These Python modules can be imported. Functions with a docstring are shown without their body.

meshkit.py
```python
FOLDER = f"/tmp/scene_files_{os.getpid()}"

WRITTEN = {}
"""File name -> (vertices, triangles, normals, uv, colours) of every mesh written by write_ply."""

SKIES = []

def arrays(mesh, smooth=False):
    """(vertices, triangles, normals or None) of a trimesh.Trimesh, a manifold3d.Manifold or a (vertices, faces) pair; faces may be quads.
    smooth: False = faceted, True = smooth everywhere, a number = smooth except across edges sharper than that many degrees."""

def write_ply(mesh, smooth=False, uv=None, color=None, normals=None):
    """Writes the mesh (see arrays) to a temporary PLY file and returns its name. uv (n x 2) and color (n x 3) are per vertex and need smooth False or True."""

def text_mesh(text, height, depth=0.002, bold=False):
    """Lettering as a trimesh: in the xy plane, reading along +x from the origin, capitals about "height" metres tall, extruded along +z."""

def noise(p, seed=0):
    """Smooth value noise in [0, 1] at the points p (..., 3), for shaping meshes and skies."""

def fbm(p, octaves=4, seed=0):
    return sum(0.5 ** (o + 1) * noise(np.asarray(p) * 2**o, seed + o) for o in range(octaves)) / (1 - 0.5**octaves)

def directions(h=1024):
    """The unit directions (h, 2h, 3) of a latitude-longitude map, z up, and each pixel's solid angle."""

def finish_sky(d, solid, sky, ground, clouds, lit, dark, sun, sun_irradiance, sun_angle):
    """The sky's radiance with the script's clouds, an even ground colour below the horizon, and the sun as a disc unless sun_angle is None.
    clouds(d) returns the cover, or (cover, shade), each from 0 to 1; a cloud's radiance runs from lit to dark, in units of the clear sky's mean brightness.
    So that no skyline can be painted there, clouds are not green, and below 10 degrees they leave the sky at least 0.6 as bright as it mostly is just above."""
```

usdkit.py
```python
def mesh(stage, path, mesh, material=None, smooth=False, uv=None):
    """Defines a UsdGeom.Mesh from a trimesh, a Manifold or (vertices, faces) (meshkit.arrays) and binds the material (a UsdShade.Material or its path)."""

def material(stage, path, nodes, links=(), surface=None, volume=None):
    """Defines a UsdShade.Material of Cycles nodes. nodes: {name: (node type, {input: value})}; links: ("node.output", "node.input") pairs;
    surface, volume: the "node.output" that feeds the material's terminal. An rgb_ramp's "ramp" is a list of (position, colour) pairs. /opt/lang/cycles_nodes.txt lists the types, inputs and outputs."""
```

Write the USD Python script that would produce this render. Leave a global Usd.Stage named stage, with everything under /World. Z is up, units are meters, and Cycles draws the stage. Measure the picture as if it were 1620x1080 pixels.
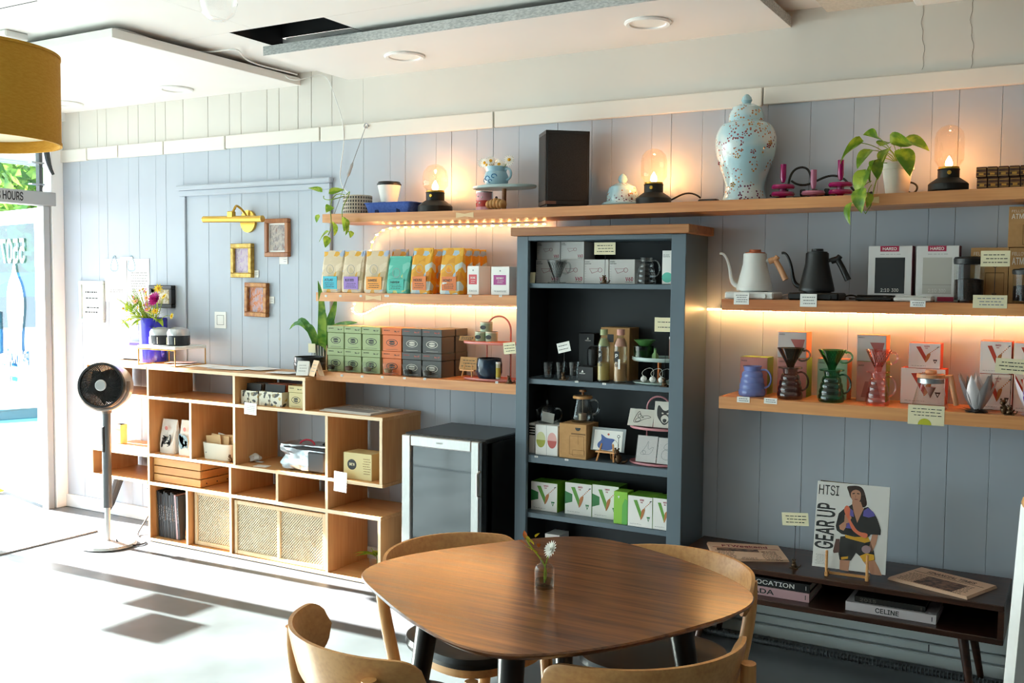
import math, random
import numpy as np, trimesh, usdkit, meshkit
from shapely.geometry import Polygon, Point, box as sbox
from shapely import affinity
from shapely.ops import unary_union
from pxr import Usd, UsdGeom, UsdLux, UsdShade, Gf, Sdf
stage = Usd.Stage.CreateInMemory()
UsdGeom.Xform.Define(stage, '/World'); UsdGeom.Scope.Define(stage, '/World/Looks')
stage.SetDefaultPrim(stage.GetPrimAtPath('/World'))
rnd = random.Random(7)
# ---------------------------------------------------------------- camera (solved from the photograph's vanishing points)
F = 1584.04; yaw, pitch, roll = 0.52279, -0.058568, 0.009237; H = 1.55
_f = np.array([-math.sin(yaw)*math.cos(pitch), math.cos(yaw)*math.cos(pitch), math.sin(pitch)])
_r = np.array([math.cos(yaw), math.sin(yaw), 0]); _u = np.cross(_r, _f)
CR, CU, CF, CC = math.cos(roll)*_r+math.sin(roll)*_u, -math.sin(roll)*_r+math.cos(roll)*_u, _f, np.array([0, 0, H])
cam = UsdGeom.Camera.Define(stage, '/World/camera')
cam.AddTransformOp().Set(Gf.Matrix4d(*CR, 0, *CU, 0, *(-CF), 0, *CC, 1))
cam.CreateHorizontalApertureAttr(36.0); cam.CreateVerticalApertureAttr(24.0); cam.CreateFocalLengthAttr(36.0*F/1620)
cam.CreateClippingRangeAttr((0.05, 500)); cam.CreateExposureAttr(0.78)
# ---------------------------------------------------------------- sky and sun
def lin(c):
    if isinstance(c, str): c = [int(c[i:i+2], 16) for i in (1, 3, 5)]
    return tuple((x/255/12.92 if x/255 <= .04045 else ((x/255+.055)/1.055)**2.4) for x in c)
dome = UsdLux.DomeLight.Define(stage, '/World/sky'); dome.CreateIntensityAttr(1.55); dome.CreateColorAttr(Gf.Vec3f(0.80, 0.90, 1.0))
SUN_EL, SUN_AZ = math.atan(0.416), 0.040            # elevation; drift towards the wall per metre of travel along +X
sun = UsdLux.DistantLight.Define(stage, '/World/sun'); sun.CreateNormalizeAttr(True); sun.CreateIntensityAttr(13.0); sun.CreateAngleAttr(0.6); sun.CreateColorAttr(Gf.Vec3f(1.0, 0.965, 0.92))
_d = np.array([math.cos(SUN_EL), math.cos(SUN_EL)*SUN_AZ, -math.sin(SUN_EL)]); _d /= np.linalg.norm(_d)
_z = -_d; _x = np.cross([0, 0, 1], _z); _x /= np.linalg.norm(_x); _y = np.cross(_z, _x)
sun.AddTransformOp().Set(Gf.Matrix4d(*_x, 0, *_y, 0, *_z, 0, 0, 0, 8, 1))
# ---------------------------------------------------------------- measuring: where a sight line of the photograph meets a plane of the room
def ray(x, y): return CF+(x-810)/F*CR-(y-540)/F*CU
def ony(x, y, v): d = ray(x, y); return CC+(v-CC[1])/d[1]*d
def onz(x, y, v): d = ray(x, y); return CC+(v-CC[2])/d[2]*d
def onx(x, y, v): d = ray(x, y); return CC+(v-CC[0])/d[0]*d
def xat(px, Y, Z):
    a = np.array([0, Y, Z-H]); k = (px-810)/F
    return float(-(a@CR-k*(a@CF))/(CR[0]-k*CF[0]))
def zat(py, X, Y):
    a = np.array([X, Y, -H]); k = -(py-540)/F
    return float(-(a@CU-k*(a@CF))/(CU[2]-k*CF[2]))
# ---------------------------------------------------------------- materials
LOOK = {}
def M(name, col, rough=.5, metal=0., **kw):
    if name not in LOOK:
        n = {'p': ('principled_bsdf', {'base_color': lin(col), 'roughness': rough, 'metallic': metal, **kw})}
        LOOK[name] = usdkit.material(stage, '/World/Looks/'+name, n, [], surface='p.BSDF')
    return LOOK[name]
def noisy(name, c1, c2, scale=8., rough=.5, bump=0., stretch=(1, 1, 1), detail=3, space='object', lo=.35, hi=.65, **kw):
    """two tones mixed by noise, in the thing's own space"""
    if name not in LOOK:
        n = {'t': ('texture_coordinate', {}), 'm': ('mapping', {'scale': stretch}), 'n': ('noise_texture', {'scale': scale, 'detail': detail}),
             'r': ('rgb_ramp', {'ramp': [(0, lin(c1)), (lo, lin(c1)), (hi, lin(c2)), (1, lin(c2))]}), 'p': ('principled_bsdf', {'roughness': rough, **kw})}
        l = [('t.object', 'm.vector'), ('m.vector', 'n.vector'), ('n.fac', 'r.fac'), ('r.color', 'p.base_color')]
        if bump:
            n['b'] = ('bump', {'strength': bump, 'distance': .004}); l += [('n.fac', 'b.height'), ('b.normal', 'p.normal')]
        LOOK[name] = usdkit.material(stage, '/World/Looks/'+name, n, l, surface='p.BSDF')
    return LOOK[name]
def wood(name, dark, light, grain='x', scale=1., rough=.45, knots=.5, **kw):
    """long grain along one axis: stretched noise, growth bands and a few knots"""
    if name not in LOOK:
        i = 'xyz'.index(grain); s1 = [22., 22., 22.]; s1[i] = 1.2; s2 = [5., 5., 5.]; s2[i] = .7
        n = {'t': ('texture_coordinate', {}), 'o': ('object_info', {}), 'rv': ('vector_math', {'math_type': 'multiply_add', 'vector2': (7.1, 3.3, 5.7)}),
             'm1': ('mapping', {'scale': [v*scale for v in s1]}), 'm2': ('mapping', {'scale': [v*scale for v in s2]}),
             'n1': ('noise_texture', {'scale': 3., 'detail': 4}), 'n2': ('noise_texture', {'scale': 1.6, 'detail': 2, 'distortion': .6}),
             'a': ('mix', {'mix_type': 'mix', 'fac': knots}),
             'r': ('rgb_ramp', {'ramp': [(0, lin(dark)), (.34, lin(dark)), (.62, lin(light)), (1, lin(light))]}), 'p': ('principled_bsdf', {'roughness': rough, **kw}),
             'b': ('bump', {'strength': .12, 'distance': .002})}
        l = [('o.random', 'rv.vector1'), ('t.object', 'rv.vector3'), ('rv.vector', 'm1.vector'), ('rv.vector', 'm2.vector'), ('m1.vector', 'n1.vector'), ('m2.vector', 'n2.vector'),
             ('n1.fac', 'a.color1'), ('n2.fac', 'a.color2'), ('a.color', 'r.fac'), ('r.color', 'p.base_color'), ('n1.fac', 'b.height'), ('b.normal', 'p.normal')]
        LOOK[name] = usdkit.material(stage, '/World/Looks/'+name, n, l, surface='p.BSDF')
    return LOOK[name]
def emit(name, col, strength):
    if name not in LOOK:
        LOOK[name] = usdkit.material(stage, '/World/Looks/'+name, {'e': ('emission', {'color': lin(col), 'strength': strength})}, [], surface='e.emission')
    return LOOK[name]
def pane(name, tint='#ffffff', ior=1.45, rough=0., lo=.04, hi=.7):
    """thin glass: clear face on, reflecting at grazing angles, so that sunlight passes"""
    if name not in LOOK:
        n = {'t': ('transparent_bsdf', {'color': lin(tint)}), 'g': ('glossy_bsdf', {'color': (1, 1, 1), 'roughness': rough}), 'w': ('layer_weight', {'blend': .5}), 'q': ('math', {'math_type': 'power', 'value2': 3.5}),
             'k': ('math', {'math_type': 'multiply_add', 'value2': hi-lo, 'value3': lo}), 'm': ('mix_closure', {})}
        LOOK[name] = usdkit.material(stage, '/World/Looks/'+name, n, [('w.facing', 'q.value1'), ('q.value', 'k.value1'), ('k.value', 'm.fac'), ('t.BSDF', 'm.closure1'), ('g.BSDF', 'm.closure2')], surface='m.closure')
    return LOOK[name]
def leafy(name, c1, c2, scale=14., rough=.4):
    if name not in LOOK:
        n = {'t': ('texture_coordinate', {}), 'n': ('noise_texture', {'scale': scale, 'detail': 3}), 'r': ('rgb_ramp', {'ramp': [(0, lin(c1)), (.42, lin(c1)), (.6, lin(c2)), (1, lin(c2))]}),
             'p': ('principled_bsdf', {'roughness': rough}), 'tr': ('translucent_bsdf', {}), 'm': ('mix_closure', {'fac': .35})}
        LOOK[name] = usdkit.material(stage, '/World/Looks/'+name, n, [('t.object', 'n.vector'), ('n.fac', 'r.fac'), ('r.color', 'p.base_color'), ('r.color', 'tr.color'), ('p.BSDF', 'm.closure1'), ('tr.BSDF', 'm.closure2')], surface='m.closure')
    return LOOK[name]
# ---------------------------------------------------------------- prims
_n = {}
def numbered(path):
    k = _n.get(path, 0); _n[path] = k+1
    return path if k == 0 else '%s_%03d' % (path, k)
def tag(p, label=None, cat=None, group=None, kind=None):
    for k, v in (('label', label), ('category', cat), ('group', group), ('kind', kind)):
        if v: p.SetCustomDataByKey(k, v)
    return p
def place(x, loc, rz=0, rx=0, ry=0):
    x.AddTranslateOp().Set(Gf.Vec3d(*map(float, loc)))
    if rz: x.AddRotateZOp().Set(float(rz))
    if ry: x.AddRotateYOp().Set(float(ry))
    if rx: x.AddRotateXOp().Set(float(rx))
def thing(name, label, cat=None, loc=(0, 0, 0), rz=0, group=None, kind=None, rx=0, ry=0):
    x = UsdGeom.Xform.Define(stage, numbered('/World/'+name)); place(x, loc, rz, rx, ry)
    return tag(x.GetPrim(), label, cat, group, kind)
def part(parent, name, mesh, mat, label=None, smooth=30, kind=None):
    m = usdkit.mesh(stage, numbered('%s/%s' % (parent.GetPath(), name)), mesh, mat, smooth=smooth)
    return tag(m.GetPrim(), label, kind=kind)
def one(name, label, cat, mesh, mat, loc=(0, 0, 0), rz=0, group=None, smooth=30, kind=None, rx=0, ry=0):
    m = usdkit.mesh(stage, numbered('/World/'+name), mesh, mat, smooth=smooth); place(m, loc, rz, rx, ry)
    return tag(m.GetPrim(), label, cat, group, kind)
def dup(src, loc, rz=0, label=None, group=None, rx=0, ry=0):
    was = src.GetCustomData(); base = src.GetPath().name
    if base[-4:-3] == '_' and base[-3:].isdigit(): base = base[:-4]
    x = UsdGeom.Xform.Define(stage, numbered('/World/'+base))
    x.GetPrim().GetReferences().AddInternalReference(src.GetPath())
    x.ClearXformOpOrder()
    o = x.AddTranslateOp(UsdGeom.XformOp.PrecisionDouble); o.Set(Gf.Vec3d(*map(float, loc)))
    ops = [o]
    for fn, v in ((x.AddRotateZOp, rz), (x.AddRotateYOp, ry), (x.AddRotateXOp, rx)):
        if v:
            q = fn(); q.Set(float(v)); ops.append(q)
    x.SetXformOpOrder(ops)
    tag(x.GetPrim(), label or was.get('label'), was.get('category'), group or was.get('group'))
    x.GetPrim().SetInstanceable(True)
    return x.GetPrim()
# ---------------------------------------------------------------- shapes
TF = trimesh.transformations
def cat(l): return trimesh.util.concatenate([m for m in l if m is not None])
def mv(m, x=0, y=0, z=0): m = m.copy(); m.apply_translation((x, y, z)); return m
def rot(m, deg, ax, at=(0, 0, 0)): m = m.copy(); m.apply_transform(TF.rotation_matrix(math.radians(deg), ax, at)); return m
_bx = {}
def _chamfer(sx, sy, sz, b):
    k = (round(sx, 5), round(sy, 5), round(sz, 5), round(b, 5))
    if k not in _bx:
        b = min(b, sx*.49, sy*.49, sz*.49); p = []
        for i in (-1, 1):
            for j in (-1, 1):
                for l in (-1, 1):
                    h = np.array([sx*i, sy*j, sz*l])/2; s = np.array([i, j, l])*b
                    p += [h-s*(1, 1, 0), h-s*(1, 0, 1), h-s*(0, 1, 1)]
        m = trimesh.convex.convex_hull(np.array(p)); _bx[k] = m
    return _bx[k].copy()
def bx(sx, sy, sz, x=0, y=0, z=0, b=0.):
    """box standing on z with its middle at x, y"""
    m = _chamfer(sx, sy, sz, b) if b else trimesh.creation.box((sx, sy, sz))
    m.apply_translation((x, y, z+sz/2)); return m
def span(x0, x1, y0, y1, z0, z1, b=0.): return bx(x1-x0, y1-y0, z1-z0, (x0+x1)/2, (y0+y1)/2, z0, b)
def cyl(r, h, x=0, y=0, z=0, n=24):
    m = trimesh.creation.cylinder(r, h, sections=n); m.apply_translation((x, y, z+h/2)); return m
def lathe(prof, n=32, x=0, y=0, z=0):
    m = trimesh.creation.revolve(np.array(prof, float), sections=n); m.apply_translation((x, y, z)); return m
def smoothpath(pts, n=24, closed=False):
    from scipy.interpolate import splprep, splev
    p = np.array(pts, float)
    if closed: p = np.vstack([p, p[:1]])
    k = min(3, len(p)-1); tck, _ = splprep(p.T, s=0, k=k, per=closed)
    return np.array(splev(np.linspace(0, 1, n, endpoint=not closed), tck)).T
def tube(pts, r, n=8, curve=0, flat=1.):
    p = np.array(pts, float)
    if curve: p = smoothpath(p, curve)
    r = np.interp(np.linspace(0, 1, len(p)), np.linspace(0, 1, np.size(r)), np.atleast_1d(r)) if np.size(r) > 1 else np.full(len(p), float(r))
    t = np.gradient(p, axis=0); t /= np.linalg.norm(t, axis=1, keepdims=True)+1e-12
    a = np.cross(t[0], (0, 0, 1.) if abs(t[0][2]) < .9 else (1., 0, 0)); a /= np.linalg.norm(a); V = []
    for i in range(len(p)):
        a = a-t[i]*(a@t[i]); a /= np.linalg.norm(a)+1e-12; b = np.cross(t[i], a); an = np.arange(n)*2*np.pi/n
        V.append(p[i]+r[i]*(np.cos(an)[:, None]*a+flat*np.sin(an)[:, None]*b))
    V = np.vstack(V+[p[:1], p[-1:]]); Fc = []; L = len(p)
    for i in range(L-1):
        for j in range(n):
            q, w = i*n+j, i*n+(j+1) % n
            Fc += [(q, w, w+n), (q, w+n, q+n)]
    for j in range(n):
        Fc += [(L*n, (j+1) % n, j), (L*n+1, (L-1)*n+j, (L-1)*n+(j+1) % n)]
    return trimesh.Trimesh(V, Fc, process=False)
def ext(poly, t):
    """a shapely polygon (or points) extruded along z"""
    if not hasattr(poly, 'geom_type'): poly = Polygon(poly)
    if not poly.is_valid: poly = poly.buffer(0)
    return cat([trimesh.creation.extrude_polygon(g, t, engine='earcut') for g in getattr(poly, 'geoms', [poly]) if g.area > 1e-9])
UPR = TF.rotation_matrix(math.pi/2, (1, 0, 0))
def front(m, y=0., x=0., z=0.):
    """a drawing made in x, y turned upright: it reads along +x, up +z and faces -y, its back on the plane y"""
    m = m.copy(); m.apply_transform(UPR); m.apply_translation((x, y, z)); return m
def side(m, x=0., y=0., z=0.):
    """a drawing turned upright and facing +x (it reads along +y)"""
    m = front(m); m.apply_transform(TF.rotation_matrix(math.pi/2, (0, 0, 1))); m.apply_translation((x, y, z)); return m
def xz(pts, y0, y1):
    """a profile in x, z extruded from y0 to y1"""
    m = ext(pts, y1-y0); m.apply_transform(UPR); m.apply_translation((0, y1, 0)); return m
_tx = {}
def text(s, h, w=None, bold=False, t=.0006, cx=None):
    """lettering; w stretches it to a width; cx centres it there"""
    if (s, bold) not in _tx: _tx[(s, bold)] = meshkit.text_mesh(s, 1., .05, bold)
    m = _tx[(s, bold)].copy(); b = m.bounds; m.apply_translation((-b[0][0], 0, 0)); L = b[1][0]-b[0][0]
    m.apply_scale((h if w is None else w/L, h, t/.05))
    if cx is not None: m.apply_translation((cx-(h*L if w is None else w)/2, 0, 0))
    return m
def rect(x0, z0, x1, z1, t=.0006): return ext(sbox(min(x0, x1), min(z0, z1), max(x0, x1), max(z0, z1)), t)
def blob(x, z, rx, rz, t=.0006, n=20, a=0): return ext(affinity.translate(affinity.rotate(affinity.scale(Point(0, 0).buffer(1, n//4), rx, rz), a), x, z), t)
def scribble(x0, z0, x1, z1, rows, h, seed=0, t=.0005):
    """lines of handwriting too small to read"""
    r = random.Random(seed); l = []
    for k in range(rows):
        z = z1-(k+.5)*(z1-z0)/rows; x = x0+r.uniform(0, .15)*(x1-x0)
        while x < x1-.1*(x1-x0):
            w = r.uniform(.06, .2)*(x1-x0); l.append(rect(x, z-h/2, min(x+w, x1), z+h/2, t)); x += w+.04*(x1-x0)
    return cat(l)
def ball(r, x=0, y=0, z=0, sub=2, s=(1, 1, 1)):
    m = trimesh.creation.icosphere(sub, r); m.apply_scale(s); m.apply_translation((x, y, z)); return m
def leaf(L, W, droop=.3, fold=.25, nu=7, heart=True):
    """a leaf along +x from its stalk at the origin, folded along the midrib and drooping"""
    u = np.linspace(0, 1, nu); V = []; Fc = []
    prof = (np.sin(np.pi*u**.62)**.8 if heart else np.sin(np.pi*u**.8))*W/2; prof[0] = W*.03; prof[-1] = 0.0005
    for i, s in enumerate(u):
        for v in (-1, -.5, 0, .5, 1):
            V.append((s*L-(.1*L*abs(v)*(1-s)**3 if heart else 0), v*prof[i], abs(v)*prof[i]*fold-droop*L*s*s))
    for i in range(nu-1):
        for j in range(4):
            a = i*5+j; Fc += [(a, a+1, a+6), (a, a+6, a+5)]
    return trimesh.Trimesh(np.array(V), Fc, process=False)
def aim(m, at, az, el=0, roll_=0):
    m = m.copy(); m.apply_transform(TF.rotation_matrix(roll_, (1, 0, 0))); m.apply_transform(TF.rotation_matrix(-el, (0, 1, 0))); m.apply_transform(TF.rotation_matrix(az, (0, 0, 1))); m.apply_translation(at); return m
# ================================================================ the room
WY, EX, CZ, UZ = 4.36, -6.03, 2.65, 2.72        # back wall plane, shop-front plane, lowered ceiling, upper ceiling
blue = noisy('wall_paint', '#b4bcc7', '#b8c0ca', 3., .55)
cream = noisy('cream_paint', '#dbd6cd', '#e0dbd2', 2., .6)
trimp = M('trim_paint', '#e9e4da', .5)
ceilp = noisy('ceiling_paint', '#e9e7e3', '#eeece8', 1.2, .7)
dark_gap = M('dark_gap', '#2c2d2f', .9)
white = M('white_paint', '#efefec', .45)
concrete = noisy('concrete', '#56595c', '#686b6f', 2.2, .32, .05, detail=6)
fl = one('floor', None, None, bx(10.2, 8.4, .12, -.95, .3, -.12), concrete, kind='structure')
# back wall: painted vertical boards with open grooves, a covered doorway, cream plaster above
wall = thing('wall_back', None, None, kind='structure')
part(wall, 'backing', span(EX-.2, 4.1, WY+.022, WY+.14, 0, 3.0), M('groove_paint', '#8d98a6', .7))
gx = [-6.03, -5.83, -5.647, -5.56, -5.353, -5.258, -5.101, -5.009, -4.852, -4.64, -4.461, -4.368, -4.162, -4.069, -3.925, -3.827, -3.679, -3.457, -3.277, -3.177, -2.979, -2.883, -2.73, -2.632, -2.483, -2.267, -2.083, -1.981, -1.779, -1.683, -1.535, -1.432, -1.24, -1.057, -.879, -.778, -.576, -.477, -.322, -.18, .02, .12, .3, .42, .6, .72, .95]
for i, (a, b) in enumerate(zip(gx, gx[1:])):
    part(wall, 'plank', span(a+.0004, b-.0004, WY+(.0006 if i % 2 else 0), WY+.022, 0, 2.335, .0013), blue)
for a, b in zip(gx[:18], gx[1:18]):
    part(wall, 'plank', span(a+.001, b-.001, WY, WY+.022, 2.335, 3.0, .002), cream)
part(wall, 'plaster', span(gx[17], 4.1, WY-.001, WY+.022, 2.335, 3.0), cream)
part(wall, 'far_boarding', span(.95, 4.1, WY, WY+.022, 0, 2.335), blue)
part(wall, 'door_casing_head', span(-4.875, -3.675, WY-.022, WY, 2.06, 2.095, .004), blue)
part(wall, 'door_casing_cap', span(-4.89, -3.665, WY-.034, WY, 2.095, 2.125, .006), blue)
part(wall, 'door_casing_post', span(-3.715, -3.675, WY-.02, WY, 0, 2.06, .004), blue)
part(wall, 'door_casing_post', span(-4.86, -4.83, WY-.012, WY, 0, 2.06, .004), blue)
for k, (za, x) in enumerate(((2.33, -.44), (2.34, -.62))):
    pts = [(x+.006*math.sin(3*t)+.003*math.sin(11*t), WY-.001, za+.08+t*.12) for t in np.linspace(0, 3.0, 24)]
    part(wall, 'plaster_crack', tube(pts, .0016, 4, flat=.5), M('crack', '#8d867b', .9))
tr = [(-6.03, -5.735), (-5.735, -5.43), (-5.43, -5.01), (-5.01, -4.48), (-4.48, -3.75), (-3.75, -2.62), (-2.62, -1.26), (-1.26, .2), (.2, 1.6)]
t = thing('trim_1', None, None, kind='structure')
for i, (a, b) in enumerate(tr):
    part(t, 'board', span(a+.004, b-.004, WY-.02, WY, 2.325+(.004 if i % 3 == 1 else 0), 2.405, .003), trimp)
t = thing('baseboard_back', None, None, kind='structure')
part(t, 'board', span(EX, -1.6, WY-.018, WY, 0, .085, .003), M('baseboard_paint', '#dfe3e4', .4))
for i, (z0, z1, y) in enumerate(((.0, .05, .03), (.058, .092, .026), (.1, .27, .03))):     # low board casing under the console
    part(t, 'casing_board', span(-1.45, 1.2, WY-y, WY, z0, z1, .004), M('casing_paint', '#d2d6d2', .5))
part(t, 'casing_joint', span(-.52, -.516, WY-.0265, WY-.02, .06, .09), dark_gap)
for n, sp in (('wall_right', (3.9, 4.1, -3.9, 4.5, 0, 3.0)), ('wall_front', (EX-.2, 4.1, -3.95, -3.75, 0, 3.0))):
    one(n, None, None, span(*sp), M('slate_paint', '#777b80', .6), kind='structure')
# ceiling: upper boards, two lowered slabs with raw edges, dark gaps, textured panel on the right
c = thing('ceiling', None, None, kind='structure')
for a, b, y0, y1 in ((EX-.2, -3.42, -3.9, 3.5), (-3.42, -1.0, -3.9, 3.5), (-1.0, 4.1, -3.9, 3.5), (EX-.2, -3.58, 3.5, 4.5), (-3.58, -3.0, 3.86, 4.5), (-3.0, -1.0, 3.5, 4.5)):
    part(c, 'board', span(a+.001, b-.001, y0+.001, y1-.001, UZ, UZ+.05), ceilp)
part(c, 'opening_lining', cat([span(-3.58, -3.0, 3.5, 3.505, UZ, UZ+.25), span(-3.58, -3.575, 3.5, 3.86, UZ, UZ+.25), span(-3.58, -3.0, 3.5, 3.86, UZ+.25, UZ+.26), span(-3.005, -3.0, 3.5, 3.86, UZ, UZ+.25), span(-3.58, -3., 3.855, 3.86, UZ+.05, UZ+.25)]), dark_gap)
part(c, 'textured_board', span(-1.0, 4.1, 3.5, 4.5, UZ-.025, UZ+.05), noisy('popcorn', '#d9cfc0', '#e6dccd', 90., .9, .5))
slab = noisy('slab_edge', '#a9aaa9', '#cfcfcc', 60., .8, .4, (1, 1, 3))
part(c, 'lowered_panel', span(-7., -3.905, 3.1, WY, CZ, CZ+.042, .002), ceilp)
part(c, 'lowered_panel', span(-3.56, -1.15, 3.71, WY, CZ, CZ+.012), ceilp)
part(c, 'lowered_panel_edge', span(-3.56, -1.15, 3.705, 3.72, CZ+.001, CZ+.045), slab)
part(c, 'lowered_panel_edge', span(-1.162, -1.149, 3.72, WY, CZ+.001, CZ+.045), slab)
part(c, 'seam', span(-6.2, -3.9, 2.72, 2.724, UZ-.001, UZ+.002), dark_gap)
part(c, 'hanger_board', span(-3.3, -3.02, 3.83, 3.845, UZ-.02, UZ+.02), slab)
# ---------------------------------------------------------------- shop front at the street end
alu = M('anodised_frame', '#a9abab', .4, .3)
wfr = M('white_frame', '#eceeee', .4)
clear = pane('window_glass', '#eef6f3')
e = thing('wall_left', None, None, kind='structure')
HZ0, HZ1 = 2.03, 2.12
part(e, 'post', span(EX-.06, EX+.03, 4.27, WY, 0, 2.7, .004), wfr)
part(e, 'door_jamb', span(EX-.05, EX+.02, 4.215, 4.26, 0, HZ0, .003), alu)
part(e, 'door_jamb', span(EX-.05, EX+.02, 3.28, 3.38, 0, 2.7, .003), alu)
part(e, 'header', span(EX-.06, EX+.035, 3.2, 4.30, HZ0, HZ1, .004), alu)
part(e, 'transom_post', span(EX-.02, EX+.02, 4.19, 4.215, HZ1, 2.7, .003), M('dark_frame', '#55585a', .4))
part(e, 'top_board', span(EX-.08, EX+.06, -3.8, WY, 2.60, 2.72), wfr)
part(e, 'sill', span(EX-.06, EX+.04, -3.8, 3.28, 0, .10, .004), alu)
for y in (.9, -1.3): part(e, 'mullion', span(EX-.05, EX+.02, y-.03, y+.03, .1, 2.6, .003), alu)
part(e, 'lettering', side(text('BUSINESS HOURS', .052, .36, True), EX+.036, 3.70, 2.052), M('black_print', '#232323', .6))
w = thing('window_1', None, None, kind='structure')
for z in (2.16, 2.30, 2.44): part(w, 'louvre_pane', rot(span(EX-.004, EX+.004, 3.3, 4.2, z, z+.135), 9, (0, 1, 0), (EX, 0, z)), clear)
for z in (2.165, 2.305, 2.445): part(w, 'louvre_clip', span(EX-.012, EX+.03, 4.13, 4.22, z-.004, z+.006), M('steel', '#b8bbbd', .3, .9))
lv = [(EX+.02, 4.21, 2.62), (EX+.03, 4.235, 2.40), (EX+.045, 4.25, 2.28), (EX+.06, 4.262, 2.235)]
part(w, 'lever_arm', tube(lv, [.008, .012, .02, .01], 8, 12), M('dark_steel', '#4a4c4e', .35, .7))
w = thing('window_2', None, None, kind='structure')
for a, b in ((.93, 3.28), (-1.27, .87), (-3.75, -1.33)): part(w, 'pane', span(EX-.004, EX+.004, a, b, .1, 2.6), clear)
for k, (y0, y1, z0, z1, n) in enumerate(((2.77, 3.05, .95, 1.10, 'lower'), (3.07, 3.27, .86, 1.03, 'upper'))):
    one('window_notice', 'small printed notice taped inside the street window, the %s of two' % ('nearer the door' if k else 'farther from the door'), 'sign', span(EX+.006, EX+.009, y0, y1, z0, z1), M('notice_card', '#e7e5df', .7))
# the glazed door, swung out to the street
DH = np.array([EX-.03, 4.235]); dv = np.array([-.974, .225]); dv /= np.linalg.norm(dv)
door = thing('door_1', None, None, (DH[0], DH[1], 0), math.degrees(math.atan2(dv[1], dv[0])), kind='structure')   # local +x runs from hinge to lock
DW = .96
for n, sp in (('stile', (0, .075, -.022, .022, .02, HZ0-.01)), ('stile', (DW-.08, DW, -.022, .022, .02, HZ0-.01)), ('top_rail', (.075, DW-.08, -.022, .022, HZ0-.11, HZ0-.01)), ('mid_rail', (.075, DW-.08, -.022, .022, .86, .93)), ('bottom_rail', (.075, DW-.08, -.022, .022, .02, .20))):
    part(door, n, span(*sp, .003), wfr)
part(door, 'pane', span(.075, DW-.08, -.003, .003, .93, HZ0-.11), pane('door_glass', '#86b8c2', 1.5, 0, .03, .3)); part(door, 'pane', span(.075, DW-.08, -.003, .003, .2, .86), pane('door_glass'))
wp = leafy('white_vinyl', '#f6f8f8', '#f6f8f8', 5., .6)
part(door, 'lettering', front(text('5507', .16, .42, True), .012, .27, 1.66), wp)
part(door, 'emblem', front(ext(smoothpath([(.33, 1.02), (.33, 1.2), (.30, 1.42), (.36, 1.53), (.42, 1.60), (.455, 1.69), (.49, 1.60), (.55, 1.53), (.60, 1.40), (.575, 1.2), (.575, 1.02)], 40), .001), .012), wp)
part(door, 'lettering', front(cat([text('PATRONS', .09, .40, True), mv(text('COFFEE', .035, .2), .1, -.06, 0)]), .012, .27, .955), wp)
part(door, 'handle', tube([(DW-.04, .03, 1.0), (DW-.04, .07, 1.0), (DW-.04, .07, 1.3), (DW-.04, .03, 1.3)], .014, 8), M('steel', '#b8bbbd', .3, .9))
part(door, 'handle', span(.52, .6, .02, .03, .82, .98, .004), M('steel', '#b8bbbd', .3, .9))
one('door_wedge', 'yellow plastic wedge on the ground holding the street door open', 'doorstop', xz([(0, 0), (.14, 0), (.14, .012), (0, .055)], -.03, .03), M('yellow_plastic', '#f0c21c', .4), (DH[0]+dv[0]*.9, DH[1]+dv[1]*.9-.09, 0), 20)
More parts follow.
